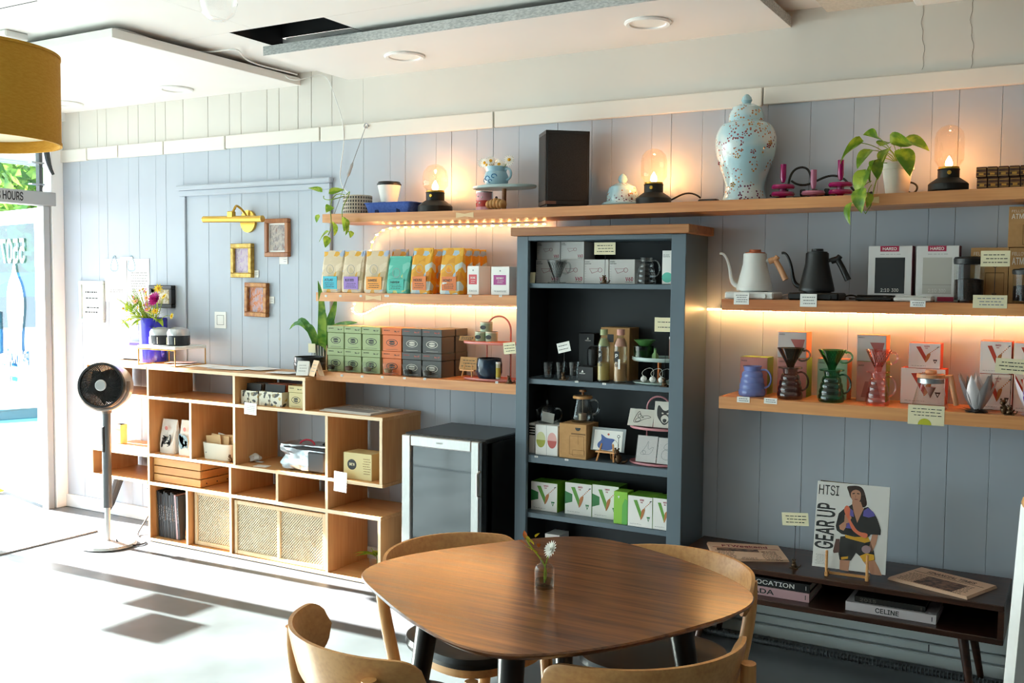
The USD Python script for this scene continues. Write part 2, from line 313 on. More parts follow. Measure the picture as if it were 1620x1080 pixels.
# outside: eave, pavement, trees
one('roof_eave', None, None, cat([span(-8.05, EX-.08, -5, 9, 2.56, 2.66), span(-8.07, -8.04, -5, 9, 2.53, 2.72)]), M('eave_paint', '#9a9c9b', .7), kind='structure')
one('pavement', None, None, span(-34, EX-.05, -14, 30, -.16, -.015), noisy('paving', '#7c7d7e', '#8a8b8b', 1.5, .8), kind='structure')
lm = leafy('tree_leaf', '#3f6e2a', '#8fae4a', 2.2, .5); bark = M('bark', '#5b4a3a', .9)
def tree(x, y, h, r, label, seed):
    g = np.random.default_rng(seed); n = 4200; d = g.normal(size=(n, 3)); d /= np.linalg.norm(d, axis=1, keepdims=True)
    c = d*(g.random((n, 1))**.35)*np.array([r, r, r*.85])*(.75+.5*meshkit.noise(d*2.2+seed)[:, None])+np.array([0, 0, h])
    u = g.normal(size=(n, 3)); u /= np.linalg.norm(u, axis=1, keepdims=True); w_ = np.cross(u, g.normal(size=(n, 3))); w_ /= np.linalg.norm(w_, axis=1, keepdims=True); s = .12+.12*g.random((n, 1))
    V = np.stack([c-u*s, c+w_*s*.5, c+u*s, c-w_*s*.5], 1).reshape(-1, 3); q = np.arange(n)[:, None]*4
    t = thing('street_tree', label, 'tree', (x, y, 0), group=None)
    part(t, 'foliage', trimesh.Trimesh(V, np.vstack([q+[0, 1, 2], q+[0, 2, 3]]), process=False), lm, smooth=False, kind='stuff'); part(t, 'trunk', tube([(0, 0, -.02), (.05, 0, h*.5), (0, .1, h)], [.16, .12, .08], 8), bark)
tree(-17.0, 11.9, 2.9, 2.6, 'bushy green street tree nearest to the hinge side of the open shop door', 3)
tree(-21.5, 17.3, 3.2, 3.2, 'tall green street tree seen through the transom above the open door', 5)
tree(-26, 24.0, 3.4, 3.6, 'rounded green street tree farthest up the road behind the door glass', 8)
def car(x, y, rz, col, label):
    t = thing('parked_car', label, 'car', (x, y, -.015), rz)
    bd = xz(smoothpath([(-2.1, .3), (-2.15, .75), (-1.3, .86), (-.75, 1.4), (.7, 1.42), (1.35, .92), (2.05, .8), (2.12, .35)], 40), -.85, .85)
    part(t, 'body', bd, M('car_'+col[1:], col, .25)); part(t, 'window', xz([(-1.0, .92), (-.68, 1.32), (.62, 1.34), (1.1, .94)], -.862, .862), M('car_glass', '#27323a', .1))
    for sx in (-1.3, 1.3):
        for sy in (-.8, .8): part(t, 'wheel', rot(mv(cyl(.32, .2, n=20), 0, 0, -.1), 90, (1, 0, 0)).apply_translation((sx, sy, .32)), M('tyre', '#1c1c1d', .8))
car(-12.6, 8.6, 75, '#3f78b0', 'blue parked car seen through the lower glass of the open door')
one('street_kerb', None, None, span(-11.3, -11.0, -14, 30, -.015, .1, .01), M('kerb_stone', '#c7c5be', .8), kind='structure')
# ---------------------------------------------------------------- floor mat, ceiling fittings
one('door_mat', 'speckled grey entrance mat inside the open street door', 'mat', span(-5.97, -5.23, 2.7, 4.0, 0, .009, .003), noisy('mat_pile', '#8f9092', '#b4b5b6', 120., .95, .5))
for k, (px, py, lb) in enumerate(((278, 140, 'round white downlight in the lowered ceiling above the brass picture light'), (105, 163, 'round white downlight in the lowered ceiling beside the mustard lampshade'), (640, 88, 'round white downlight in the ceiling slab above the coffee bags'), (1025, 35, 'round white downlight in the ceiling slab above the black loudspeaker'))):
    p = onz(px, py, CZ)
    d = thing('downlight', lb, 'downlight', (p[0], p[1], CZ))
    part(d, 'trim_ring', lathe([(.075, 0), (.098, 0), (.1, -.006), (.092, -.012), (.078, -.01), (.075, -.004), (.075, 0)], 32), white)
    part(d, 'lens', lathe([(0, -.003), (.05, -.005), (.076, -.004), (.076, 0), (0, 0)], 32), M('lens', '#f3f1ea', .3))
p = onz(15, 52, UZ)
d = thing('smoke_detector', 'small white box fixed to the upper ceiling at the far left', 'detector', (p[0], p[1], UZ)); part(d, 'housing', bx(.12, .12, .035, 0, 0, -.035, .006), white); part(d, 'cover', bx(.08, .08, .01, 0, 0, -.045, .004), white)
p = onz(1468, 2, UZ)
d = thing('ceiling_light', 'white rectangular ceiling light box at the top right', 'light fixture', (-.42, 4.05, 0)); part(d, 'housing', span(-.2, .3, -.30, .1, UZ-.10, UZ-.025, .006), white); part(d, 'diffuser', span(-.17, .27, -.27, .07, UZ-.105, UZ-.099), M('lens', '#f3f1ea', .3))
p = onz(345, 14, 2.40)
b = thing('hanging_bulb', 'clear glass pendant bulb hanging at the top edge left of centre', 'light bulb', (p[0], p[1], 2.36))
part(b, 'glass_globe', lathe([(0, 0), (.025, .004), (.05, .025), (.06, .06), (.05, .095), (.022, .125), (.02, .14)], 24), pane('bulb_glass', '#ffffff')); part(b, 'socket', cyl(.02, .06, z=.13), M('steel', '#b8bbbd', .3, .9)); part(b, 'cord', cyl(.003, UZ-2.36-.19, z=.19, n=6), white)
# mustard drum lampshade, close to the camera at the left edge
lx = onz(84, 228, 2.0); D = 2.6/np.linalg.norm(lx-CC); q = CC+(ony(-30, 222, 4)-CC)*1.0
g = ray(-62, 150); g = CC+g*2.9
l = thing('pendant_lamp', 'mustard yellow fabric drum lampshade hanging at the left edge', 'lamp', (g[0], g[1], 0))
zt, zb = zat(80, g[0], g[1]), zat(222, g[0], g[1]); R_ = .265
must = noisy('mustard_fabric', '#d99a2a', '#e0a436', 60., .85, .1, (1, 1, 4))
part(l, 'shade', lathe([(R_, zb), (R_, zt), (R_-.004, zt), (R_-.004, zb), (R_, zb)], 64), must)
part(l, 'rim', cat([lathe([(R_-.005, zb-.004), (R_+.002, zb-.004), (R_+.002, zb+.006), (R_-.005, zb+.006), (R_-.005, zb-.004)], 64), lathe([(R_-.005, zt-.006), (R_+.002, zt-.006), (R_+.002, zt+.002), (R_-.005, zt+.002), (R_-.005, zt-.006)], 64)]), must)
part(l, 'diffuser', lathe([(0, zb+.03), (R_-.012, zb+.03), (R_-.012, zb+.034), (0, zb+.034)], 48), M('shade_lining', '#f2e2bd', .6)); part(l, 'cord', cyl(.004, UZ-zt+.03, z=zt-.03, n=6), M('dark_steel', '#4a4c4e', .35, .7)); part(l, 'fitter', cat([bx(2*R_-.01, .006, .006, z=zt-.03), bx(.006, 2*R_-.01, .006, z=zt-.03)]), M('dark_steel', '#4a4c4e', .35, .7))
# ================================================================ furniture
plyx, plyz, plyy = wood('birch_ply_x', '#cf9257', '#dfab72', 'x', 1., .4), wood('birch_ply_z', '#cb8c51', '#dca66c', 'z', 1., .4), wood('birch_ply_y', '#cf9257', '#dfab72', 'y', 1., .4)
edge = wood('ply_edge', '#e3c398', '#efd9b6', 'x', 2., .5); edgez = wood('ply_edge_z', '#e3c398', '#efd9b6', 'z', 2., .5)
CY, CB, PT = 4.01, 4.345, .018
u = thing('shelving_unit', 'low stepped birch plywood shelving unit with open cubbies along the left of the wall', 'shelving unit')
def hboard(x0, x1, z, t=PT, name='shelf'):      # z = top of the board; a pale edge band on the front
    p = part(u, name, span(x0, x1, CY+.002, CB, z-t, z, .001), plyx); part(p, 'edge_band', span(x0, x1, CY, CY+.002, z-t, z, .0008), edge)
def vboard(x, z0, z1, t=PT, name='upright'):
    p = part(u, name, span(x, x+t, CY+.002, CB, z0, z1, .001), plyz); part(p, 'edge_band', span(x, x+t, CY, CY+.002, z0, z1, .0008), edgez)
Z0, Z3, Z2, Z1, ZT = .022, .358, .526, .866, 1.04
hboard(-4.79, -3.07, Z0, name='bottom'); hboard(-4.79, -3.068, Z3, .02); hboard(-4.79, -3.058, Z2); hboard(-4.79, -3.058, Z1); hboard(-4.79, -3.566, ZT, name='top')
hboard(-5.34, -4.792, ZT, name='top'); hboard(-5.34, -4.792, Z1); vboard(-5.34, Z1, ZT-PT)
hboard(-5.298, -4.792, Z2-.008); hboard(-5.298, -4.792, .358); vboard(-5.298, .358, Z2-.026)
vboard(-4.79, Z0, Z3-.02); vboard(-4.79, Z3, Z2-PT); vboard(-4.79, Z2, Z1-PT); vboard(-4.79, Z1, ZT-PT)
for x, a, b in ((-4.472, Z0, Z3-.02), (-4.126, Z0, Z3-.02), (-3.432, Z0, Z3-.02), (-3.087, Z0, Z3-.02), (-4.128, Z3, Z2-PT), (-3.778, Z3, Z2-PT), (-3.432, Z3, Z2-PT), (-4.438, Z2, Z1-PT), (-4.094, Z2, Z1-PT), (-3.432, Z2, Z1-PT), (-3.078, Z2, Z1-PT), (-4.094, Z1, ZT-PT), (-3.586, Z1, ZT-PT)): vboard(x, a, b)
# perforated cane doors
cane = noisy('cane', '#dcc7a3', '#e9d8b8', 30., .6); cfr = wood('cane_frame', '#e0bf90', '#ecd2a8', 'z', 1., .5)
def cane_door(x0, x1, y, z0, z1, label, lines=13, mid=False):
    t = thing('cane_screen', label, 'cane panel', ((x0+x1)/2, y, z0)); w, h = x1-x0, z1-z0; b = .022
    for n, s in (('stile', (-w/2, -w/2+b, 0, .016, 0, h)), ('stile', (w/2-b, w/2, 0, .016, 0, h)), ('rail', (-w/2+b, w/2-b, 0, .016, 0, b)), ('rail', (-w/2+b, w/2-b, 0, .016, h-b, h))): part(t, n, span(*s, .002), cfr)
    if mid: part(t, 'mullion', span(-b/2, b/2, -.001, .016, b, h-b, .002), cfr)
    inner = sbox(-w/2+b, b, w/2-b, h-b); strips = []; pitch = .0165
    for s in (1, -1):
        k = -int((w+h)/pitch); 
        while k*pitch < w+h:
            x = -w/2-h+k*pitch*1.0
            l = Polygon([(x, 0), (x+.0085, 0), (x+.0085+s*h, h), (x+s*h, h)]) if s > 0 else Polygon([(x, h), (x+.0085, h), (x+.0085+h, 0), (x+h, 0)])
            l = l.intersection(inner)
            if l.area > 1e-7: strips.append(front(ext(l, .0015), .010 if s > 0 else .012))
            k += 1
    part(t, 'cane_lattice', cat(strips), cane, smooth=False, kind='stuff'); return t
cane_door(-4.44, -4.128, CY+.035, Z0+.002, Z3-.022, 'narrow cane screen in the bottom row, right of the magazines')
cane_door(-4.10, -3.44, CY+.012, Z0+.002, Z3-.032, 'wide double cane screen in the bottom row, middle of the shelving unit', mid=True)
one('round_disc', 'pale round disc showing through the narrow cane screen', 'disc', front(blob(0, .05, .062, .062, .01, 32), CY+.08), M('disc_card', '#ece0c8', .6), (-4.22, 0, .11))
for x, col, lb in ((-3.96, '#d8d2b4', 'left'), (-3.66, '#d6c34e', 'middle'), (-3.5, '#c9bfa6', 'right')): one('stored_box', {'left': 'grey-beige', 'middle': 'yellowish', 'right': 'tan'}[lb]+' box behind the wide cane screen', 'box', bx(.12, .16, .16, 0, 0, 0, .003), M('stored_'+lb, col, .7), (x, CY+.15, Z0+.0008))
# wall shelves of fir with bow-tie keys
fir = wood('fir', '#b86d3c', '#e0a066', 'x', .8, .42, .6); bow = M('bow_tie_wood', '#e2bd8c', .5)
def shelf(name, label, pts_top, th, y0=4.08, keys=()):
    t = thing(name, label, 'shelf')
    for (xa, za), (xb, zb) in zip(pts_top, pts_top[1:]):
        part(t, 'board', xz([(xa, za-th), (xb, zb-th), (xb, zb), (xa, za)], y0, WY-.001), fir)
    for x, z in keys: part(t, 'bow_tie_key', front(ext([(-.05, -.013), (0, -.006), (.05, -.013), (.05, .013), (0, .006), (-.05, .013)], .0012), y0, x, z), bow)
    return t
TZ = [(-3.507, 1.9), (-2.6, 1.895), (-.78, 1.905), (.5, 1.927)]
def ztop(x): return (.0024 if x > -.85 else .0009)+float(np.interp(x, [p[0] for p in TZ], [p[1] for p in TZ]))
shelf('long_shelf', 'long top fir shelf running across the wall above the cabinet', TZ, .044, keys=((-2.62, 1.873), (-.77, 1.883)))
S2, S3 = 1.49, 1.072
shelf('wall_shelf', 'short fir shelf carrying the coffee bags, left of the blue cabinet', [(-3.552, S2), (-2.322, S2)], .046, keys=((-3.17, S2-.023),))
shelf('wall_shelf', 'short fir shelf carrying the tea boxes, left of the blue cabinet', [(-3.552, S3), (-2.322, S3)], .048)
shelf('wall_shelf', 'fir shelf carrying the kettles, right of the blue cabinet', [(-1.338, S2), (.5, S2)], .046)
shelf('wall_shelf', 'fir shelf carrying the coffee servers, right of the blue cabinet', [(-1.341, S3+.008), (.5, S3+.008)], .05)
# LED strips along the wall under the shelves
led = emit('led', '#ffc178', 48.); ledc = M('led_tape', '#f4e6c8', .5)
def strip(label, pts, n, L=.017):
    t = thing('led_strip', label, 'light strip'); p = smoothpath(pts, 60) if len(pts) > 2 else np.linspace(pts[0], pts[1], 40)
    part(t, 'tape', tube(p, .006, 6, flat=.5), ledc)
    s = np.linspace(0, 1, n); q = np.array([np.interp(s, np.linspace(0, 1, len(p)), p[:, k]) for k in range(3)]).T
    for a in q: part(t, 'diode', bx(L, .008, .008, a[0], a[1]-.007, a[2]-.007, .003), led)
    return t
ly = WY-.03
a1 = lambda px, py: tuple(ony(px, py, ly))
strip('warm LED strip curving up from behind the bags to under the long top shelf', [a1(587, 396), a1(592, 378), a1(606, 364), a1(625, 359.5), a1(680, 358), a1(770, 356.5), a1(862, 353.5)], 24)
strip('warm LED strip under the coffee bag shelf with a loose loop at its left end', [a1(562, 480), a1(560, 492), a1(572, 496), a1(590, 489), (xat(608, ly, S2-.06), ly, S2-.063)]+[(x_, ly, S2-.062) for x_ in np.linspace(-3.1, -2.33, 12)], 60, .016)
strip('warm LED strip under the kettle shelf on the right', [(-1.47, ly, S2-.047), (-.9, ly, S2-.047), (0, ly, S2-.047), (.48, ly, S2-.047)], 64, .029)
# tall blue-grey cabinet
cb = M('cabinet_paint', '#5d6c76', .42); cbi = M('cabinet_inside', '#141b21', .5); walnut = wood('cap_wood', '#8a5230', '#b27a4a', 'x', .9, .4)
k = thing('tall_cabinet', 'tall blue-grey open cabinet with a stained wooden top in the middle of the wall', 'cabinet')
KX0, KX1, KY, KB = -2.318, -1.492, 4.06, 4.345
part(k, 'stile', span(KX0, -2.258, KY, KY+.022, 0, 1.765, .002), cb); part(k, 'stile', span(-1.558, KX1, KY, KY+.022, 0, 1.765, .002), cb)
part(k, 'side_panel', span(KX0+.002, KX0+.02, KY+.022, KB, 0, 1.765), cb); part(k, 'side_panel', span(KX1-.02, KX1-.002, KY+.022, KB, 0, 1.765), cb)
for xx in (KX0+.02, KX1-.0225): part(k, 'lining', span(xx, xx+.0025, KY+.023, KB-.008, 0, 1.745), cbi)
part(k, 'rail', span(-2.258, -1.558, KY+.001, KY+.02, 1.745, 1.765, .001), cb); part(k, 'rail', span(-2.258, -1.558, KY+.001, KY+.02, 0, .10, .001), cb)
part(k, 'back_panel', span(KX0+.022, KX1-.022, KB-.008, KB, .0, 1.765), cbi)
part(k, 'top', span(KX0+.02, KX1-.02, KY+.02, KB-.008, 1.745, 1.765), cb); part(k, 'cap', span(-2.335, -1.468, 4.028, 4.35, 1.766, 1.804, .003), walnut)
KZ = (1.549, 1.104, .745, .472, .10); KS = 4.085
for z, th in zip(KZ, (.022, .024, .036, .024, .022)): part(k, 'shelf', span(KX0+.0235, KX1-.0235, KS, KB-.009, z-th, z, .002), cb)
# small glass-door fridge
f = thing('mini_fridge', 'small black drinks fridge with a steel-framed glass door beside the tall cabinet', 'fridge')
X0, X1, Y0, Y1 = -2.852, -2.395, 3.89, 4.33; blk = M('fridge_black', '#0c0d0e', .35); ss = noisy('brushed_steel', '#b9b7b3', '#c9c7c3', 40., .3, 0, (30, 1, 1), metallic=.85)
part(f, 'body', cat([span(X0, X1, Y0+.052, Y0+.09, .06, .80), span(X0, X0+.025, Y0+.05, Y1, .05, .8), span(X1-.025, X1, Y0+.05, Y1, .05, .8), span(X0, X1, Y1-.02, Y1, .05, .8), span(X0, X1, Y0+.05, Y1, .04, .08)]), blk)
part(f, 'top', span(X0-.002, X1+.002, Y0+.03, Y1, .80, .823, .005), M('fridge_top', '#191b1c', .3))
for sx in (X0+.04, X1-.04):
    for sy in (Y0+.1, Y1-.06): part(f, 'foot', cyl(.018, .041, sx, sy, 0), blk)
d = part(f, 'door', cat([span(X0, X0+.052, Y0, Y0+.045, .065, .815, .004), span(X1-.062, X1-.018, Y0, Y0+.045, .065, .815, .004), span(X0+.052, X1-.062, Y0, Y0+.045, .765, .815, .004), span(X0+.052, X1-.062, Y0, Y0+.045, .065, .125, .004)]), ss)
part(f, 'door_side', span(X1-.018, X1, Y0+.002, Y0+.045, .065, .815, .003), blk)
part(d, 'door_glass', span(X0+.05, X1-.06, Y0+.014, Y0+.02, .12, .77), M('fridge_glass', '#1a2226', .03, specular_ior_level=.8, coat_weight=1.0, coat_ior=1.7))
part(d, 'handle', tube([(X1-.012, Y0-.001, .56), (X1-.012, Y0-.022, .57), (X1-.012, Y0-.022, .67), (X1-.012, Y0-.001, .68)], .005, 8), ss)
part(d, 'door_mark', front(text('DANBY', .008, cx=0), Y0, -2.63, .787), M('grey_print', '#8c8884', .5))
# dining table: soft-cornered dark wood top on round tapered legs
darkw = wood('dark_walnut', '#5a2d14', '#925829', 'x', 1.1, .26, .35, coat_weight=.5, coat_roughness=.16)
ZTAB = .75
out = [(570, 906), (617, 883.5), (723, 865), (825, 853), (927, 848), (1016, 865), (1090, 888), (1163, 918), (1195.5, 945), (1171, 967), (1090, 993.5), (967, 1022), (886, 1032), (804, 1035.5), (731, 1022), (682, 1000), (641, 975), (601, 942.6), (578, 922)]
tp = np.array([onz(x, y, ZTAB)[:2] for x, y in out]); tc = tp.mean(0)
def superround(p, n=120):
    """the measured outline fitted with a rounded square: radius as a low Fourier series of the angle"""
    d = p-tc; a = np.arctan2(d[:, 1], d[:, 0]); r = np.hypot(d[:, 0], d[:, 1])
    A = lambda t: np.stack([np.ones_like(t)]+[g(k*t) for k in (1, 2, 3, 4) for g in (np.cos, np.sin)], 1)
    c = np.linalg.lstsq(A(a), r, rcond=None)[0]; t = np.linspace(0, 2*np.pi, n, endpoint=False); R = A(t)@c
    return np.stack([R*np.cos(t), R*np.sin(t)], 1)
op = superround(tp)
_o = smoothpath(tp-tc, 160, True)
for _ in range(6): _o = (np.roll(_o, 1, 0)+_o*2+np.roll(_o, -1, 0))/4
op = _o
def slabmesh(poly, prof):
    """rings of the outline inset by prof[i][0] at height prof[i][1], closed below and above"""
    n = len(poly); V = []; Fc = []
    nrm = poly/np.linalg.norm(poly, axis=1, keepdims=True)
    for d, z in prof: V.append(np.column_stack([poly-nrm*d, np.full(n, z)]))
    V = np.vstack(V+[[(0, 0, prof[0][1])], [(0, 0, prof[-1][1])]]); L = len(prof)
    for i in range(L-1):
        for j in range(n):
            a, b = i*n+j, i*n+(j+1) % n; Fc += [(a, b, b+n), (a, b+n, a+n)]
    for j in range(n): Fc += [(L*n, (j+1) % n, j), (L*n+1, (L-1)*n+j, (L-1)*n+(j+1) % n)]
    return trimesh.Trimesh(V, Fc, process=False)
t = thing('dining_table', 'dark walnut dining table with a softly squared top in the foreground', 'table', (tc[0], tc[1], 0))
part(t, 'tabletop', slabmesh(op, [(.05, ZTAB-.026), (.02, ZTAB-.02), (.004, ZTAB-.009), (0, ZTAB-.004), (.003, ZTAB)]), darkw, smooth=25)
part(t, 'apron', cat([rot(span(-.27, .27, -.012, .012, ZTAB-.075, ZTAB-.026), a, (0, 0, 1), (0, 0, 0)) for a in (52, -38)]), M('black_stain', '#18120f', .35))
crn = [(-1.70, 2.23), (-1.13, 1.90), (-.76, 2.56), (-1.38, 2.78)]
for x, y in crn:
    v = np.array([x, y])-tc; a, b = v*.66, v*.90
    part(t, 'leg', tube([(a[0], a[1], ZTAB-.027), (b[0], b[1], 0)], [.034, .018], 20), M('black_stain', '#18120f', .35))
# chairs: bent beech back on two posts, black pad
beech = wood('beech', '#cd8c52', '#e3a96a', 'x', 1.4, .38); beechz = wood('beech_z', '#cd8c52', '#e3a96a', 'z', 1.4, .38); pad = M('black_pad', '#141414', .42)
def bent(r, z0, z1, half, th, n=48, lean=.03):
    """the curved backrest: an arc about local +x with rounded ends"""
    V = []; Fc = []; a = np.linspace(-half, half, n); m = 10
    for t_ in a:
        e = min(1, (1-abs(t_)/half)/.22); hh = (z1-z0)/2*math.sqrt(max(1e-3, 1-(1-e)**2)); zm = (z0+z1)/2-.012*(t_/half)**2
        for j in range(m):
            q = 2*math.pi*j/m; c_, s_ = math.cos(q), math.sin(q)
            dr = th/2*np.sign(c_)*abs(c_)**.6; dz = hh*np.sign(s_)*abs(s_)**.6
            R = r+dr+lean*(dz/(z1-z0)); V.append((R*math.cos(t_), R*math.sin(t_), zm+dz))
    for i in range(n-1):
        for j in range(m):
            p, q = i*m+j, i*m+(j+1) % m; Fc += [(p, p+m, q+m), (p, q+m, q)]
    V += [tuple(np.mean(V[:m], 0)), tuple(np.mean(V[(n-1)*m:n*m], 0))]
    for j in range(m): Fc += [(n*m, j, (j+1) % m), (n*m+1, (n-1)*m+(j+1) % m, (n-1)*m+j)]
    return trimesh.Trimesh(np.array(V), Fc, process=False)
def chair(label, x, y, ang):
    c = thing('dining_chair', label, 'chair', (x, y, 0), math.degrees(ang), group=None)
    so = np.array([(.20*np.sign(math.cos(q))*abs(math.cos(q))**.7+.01, .20*np.sign(math.sin(q))*abs(math.sin(q))**.7) for q in np.linspace(0, 2*np.pi, 120, endpoint=False)])
    so[:, 0] += .0; part(c, 'seat', slabmesh(so, [(.03, .425), (.006, .43), (0, .445), (.004, .462), (.03, .470)]), pad)
    part(c, 'seat_frame', slabmesh(so*.9, [(.03, .395), (0, .40), (0, .425), (.02, .425)]), beech)
    part(c, 'backrest', bent(.275, .585, .715, 1.22, .02), beech)
    for s in (-1, 1):
        a = s*.78; q = np.array([.302*math.cos(a), .302*math.sin(a)])
        part(c, 'rear_leg', tube([(q[0]*1.0+.05, q[1]*1.05, 0), (q[0]-.025, q[1]*.93, .43), (q[0]-.004, q[1], .56), (q[0]+.004, q[1], .665)], [.013, .021, .020, .018], 12, 16), beechz)
        part(c, 'front_leg', tube([(-.165, s*.165, 0), (-.145, s*.15, .40)], [.012, .02], 12), beechz)
    return c
chair('beech dining chair behind the left side of the table, in front of the fridge', -1.60, 2.587, 2.83)
chair('beech dining chair behind the right side of the table, beside the console', -1.085, 2.73, 1.45)
chair('beech dining chair at the bottom left, its curved back turned to the camera', -1.46, 2.02, -2.0)
chair('beech dining chair at the bottom right, nearest to the camera', -.965, 2.24, -.66)
# low dark console under the right-hand shelves
dk = wood('console_wood', '#2a1710', '#46281a', 'x', 1., .3)
k = thing('console', 'low dark wooden console with an open compartment under the right-hand shelves', 'console')
A0, A1, B0, B1 = -1.47, -.222, 3.90, 4.30; CTZ = .42
part(k, 'top', span(A0, A1, B0, B1, CTZ-.022, CTZ, .003), dk); part(k, 'bottom', span(A0, A1, B0+.004, B1, .275, .298, .003), dk)
part(k, 'side_panel', span(A0, A0+.02, B0+.004, B1, .298, CTZ-.022), dk); part(k, 'side_panel', span(A1-.02, A1, B0+.004, B1, .298, CTZ-.022), dk)
part(k, 'back_panel', span(A0+.02, A1-.02, B1-.012, B1, .298, CTZ-.022), M('console_inside', '#1b100b', .6))
for x, dx in ((A0+.14, -.05), (A1-.14, .05)):
    for y, dy in ((B0+.07, -.035), (B1-.07, .025)): part(k, 'leg', tube([(x, y, .276), (x+dx, y+dy, 0)], [.019, .011], 14), dk)
# pedestal fan
fx, fy = onz(171, 862, .0)[:2]
fn = thing('pedestal_fan', 'black and silver pedestal fan standing in the sunlight beside the shelving unit', 'fan', (fx, fy, 0))
sil = M('fan_silver', '#c9c9c8', .32, .6); gry = M('fan_grey', '#6f7072', .35, .6); fbk = M('fan_black', '#151516', .4)
part(fn, 'base', lathe([(0, 0), (.155, 0), (.16, .006), (.15, .018), (.08, .026), (.025, .03), (0, .03)], 48), sil)
part(fn, 'lower_pole', cyl(.016, .2, z=.028), sil); part(fn, 'upper_pole', tube([(0, 0, .225), (0, 0, .79)], [.026, .024], 20), gry)
part(fn, 'control_panel', span(-.004, .012, -.031, -.02, .55, .70, .003), fbk)
hd = TF.concatenate_matrices(TF.translation_matrix((.0, -.0, .935)), TF.rotation_matrix(math.atan2(-.85, .53), (0, 0, 1)), TF.rotation_matrix(math.radians(90-7), (0, 1, 0)))
def head(m): m = m.copy(); m.apply_scale(.88); m.apply_transform(hd); return m
part(fn, 'barrel', head(lathe([(.120, -.15), (.140, -.12), (.147, -.03), (.146, .075), (.139, .075), (.138, -.085), (.12, -.14), (.120, -.15)], 48)), sil)
part(fn, 'front_ring', head(lathe([(.147, .06), (.15, .075), (.147, .092), (.134, .094), (.132, .07), (.147, .06)], 48)), fbk)
part(fn, 'hub_cap', head(lathe([(0, .099), (.03, .098), (.037, .092), (.037, .08), (0, .08)], 32)), sil)
for i in range(72):
    a = 2*math.pi*i/72; p = [(r*math.cos(a+(r-.035)*5), r*math.sin(a+(r-.035)*5), .086+.004*math.sin(r*24)) for r in (.035, .06, .085, .11, .135)]
    part(fn, 'grille_fin', head(tube(p, .0026, 4)), fbk)
part(fn, 'back_plate', head(lathe([(0, -.088), (.108, -.088), (.108, -.082), (0, -.082)], 40)), fbk)
part(fn, 'back_grille', head(cat([tube([(.02*math.cos(a), .02*math.sin(a), -.085), (.138*math.cos(a), .138*math.sin(a), -.085)], .002, 4) for a in np.linspace(0, 2*np.pi, 40, endpoint=False)])), fbk, kind='stuff')
for i in range(5):
    b = leaf(.095, .085, .1, .1, 6, False); part(fn, 'blade', head(aim(b, (.03*math.cos(i*1.257), .03*math.sin(i*1.257), .03), i*1.257, 0, .5)), fbk)
part(fn, 'motor', head(lathe([(0, -.08), (.035, -.08), (.04, .06), (0, .06)], 24)), fbk)
yk = [(.16*math.cos(a), .16*math.sin(a), .03) for a in np.linspace(-1.75, 1.75, 24)]
part(fn, 'yoke', cat([head(tube(yk, .011, 8, flat=1.6)), tube([(0, 0, .775), (0, 0, .803)], .03, 16)]), M('fan_yoke', '#9b8d84', .3, .7))
part(fn, 'power_cord', tube([(.05, .02, .034), (.15, .06, .008), (.165, .12, .006), (.10, .165, .006), (.02, .2, .006), (-.06, .27, .02), (-.05, .33, .1), (-.06, .34, .27)], .004, 6, 40), M('black_cord', '#1a1a1a', .5))
# ================================================================ goods: helpers
def spot(p0, p1, pt, Y, Z):
    """left and right columns, top row -> centre x, width, height for something standing on height Z with its front at depth Y"""
    a, b = xat(p0, Y, Z), xat(p1, Y, Z); return (a+b)/2, b-a, zat(pt, (a+b)/2, Y)-Z
def carton(label, p0, p1, pt, Y, Z, d, mat, cat_='box', name='carton', group=None, rz=0, b=.0015):
    x, w, h = spot(p0, p1, pt, Y, Z)
    t = thing(name, label, cat_, (x, Y+d/2, Z), rz, group); part(t, 'body', bx(w, d, h, 0, 0, 0, b), mat)
    return t, w, h, -d/2
def on(t, name, mesh2d, yf, mat, label=None): return part(t, name, front(mesh2d, yf), mat, label)
ink = M('ink', '#2b2b2b', .6); grey_ink = M('grey_ink', '#9a9896', .6); card = M('white_card', '#f1efe9', .65); creamc = M('cream_card', '#e9dfb9', .7)
red = M('crimson_print', '#a81e45', .55); kraft = noisy('kraft', '#b98a55', '#c1925d', 40., .75); gl = pane('clear_glass', '#f4f8f7', 1.5); glk = pane('smoky_glass', '#8f8a86', 1.5)
steel = M('steel', '#b8bbbd', .3, .9); brass = M('brass', '#c79a3c', .3, .85); bronze = M('bronze', '#5d4630', .4, .7); black = M('black_plastic', '#171718', .45)
def sign(label, x, y, z, w, h, zc, mat=creamc, rows=3, seed=1, tilt=0, fig='mouse', rz=0):
    """a handwritten card held up by a wire clip on a little cast figure"""
    t = thing('card_holder', label, 'card holder', (x, y, z), rz)
    part(t, 'figure', cat([ball(.011, 0, 0, .011, 1, (1, .9, 1)), ball(.008, 0, -.004, .026, 1), ball(.0035, -.005, -.004, .035, 1), ball(.0035, .005, -.004, .035, 1), bx(.034, .018, .004, 0, 0, 0, .001), tube([(.008, .004, .008), (.022, .004, .006), (.026, .003, .016)], .0022, 5)]), bronze)
    part(t, 'wire', tube([(0, .004, .028), (.001, .004, zc-z-h/2-.002)], .0011, 5), black)
    part(t, 'clip_ring', tube([(.007*math.cos(a), .001, zc-z-h/2+.004+.007*math.sin(a)) for a in np.linspace(0, 6.283, 16)], .0009, 4), black)
    c = part(t, 'card', rot(mv(bx(w, .0012, h, 0, 0, -h/2), 0, 0, zc-z), tilt, (0, 1, 0), (0, 0, zc-z)), mat)
    part(c, 'handwriting', rot(front(mv(scribble(-w*.42, -h*.36, w*.42, h*.36, rows, .0028, seed), 0, 0, 0), -.0008, 0, zc-z), tilt, (0, 1, 0), (0, 0, zc-z)), ink)
    return t
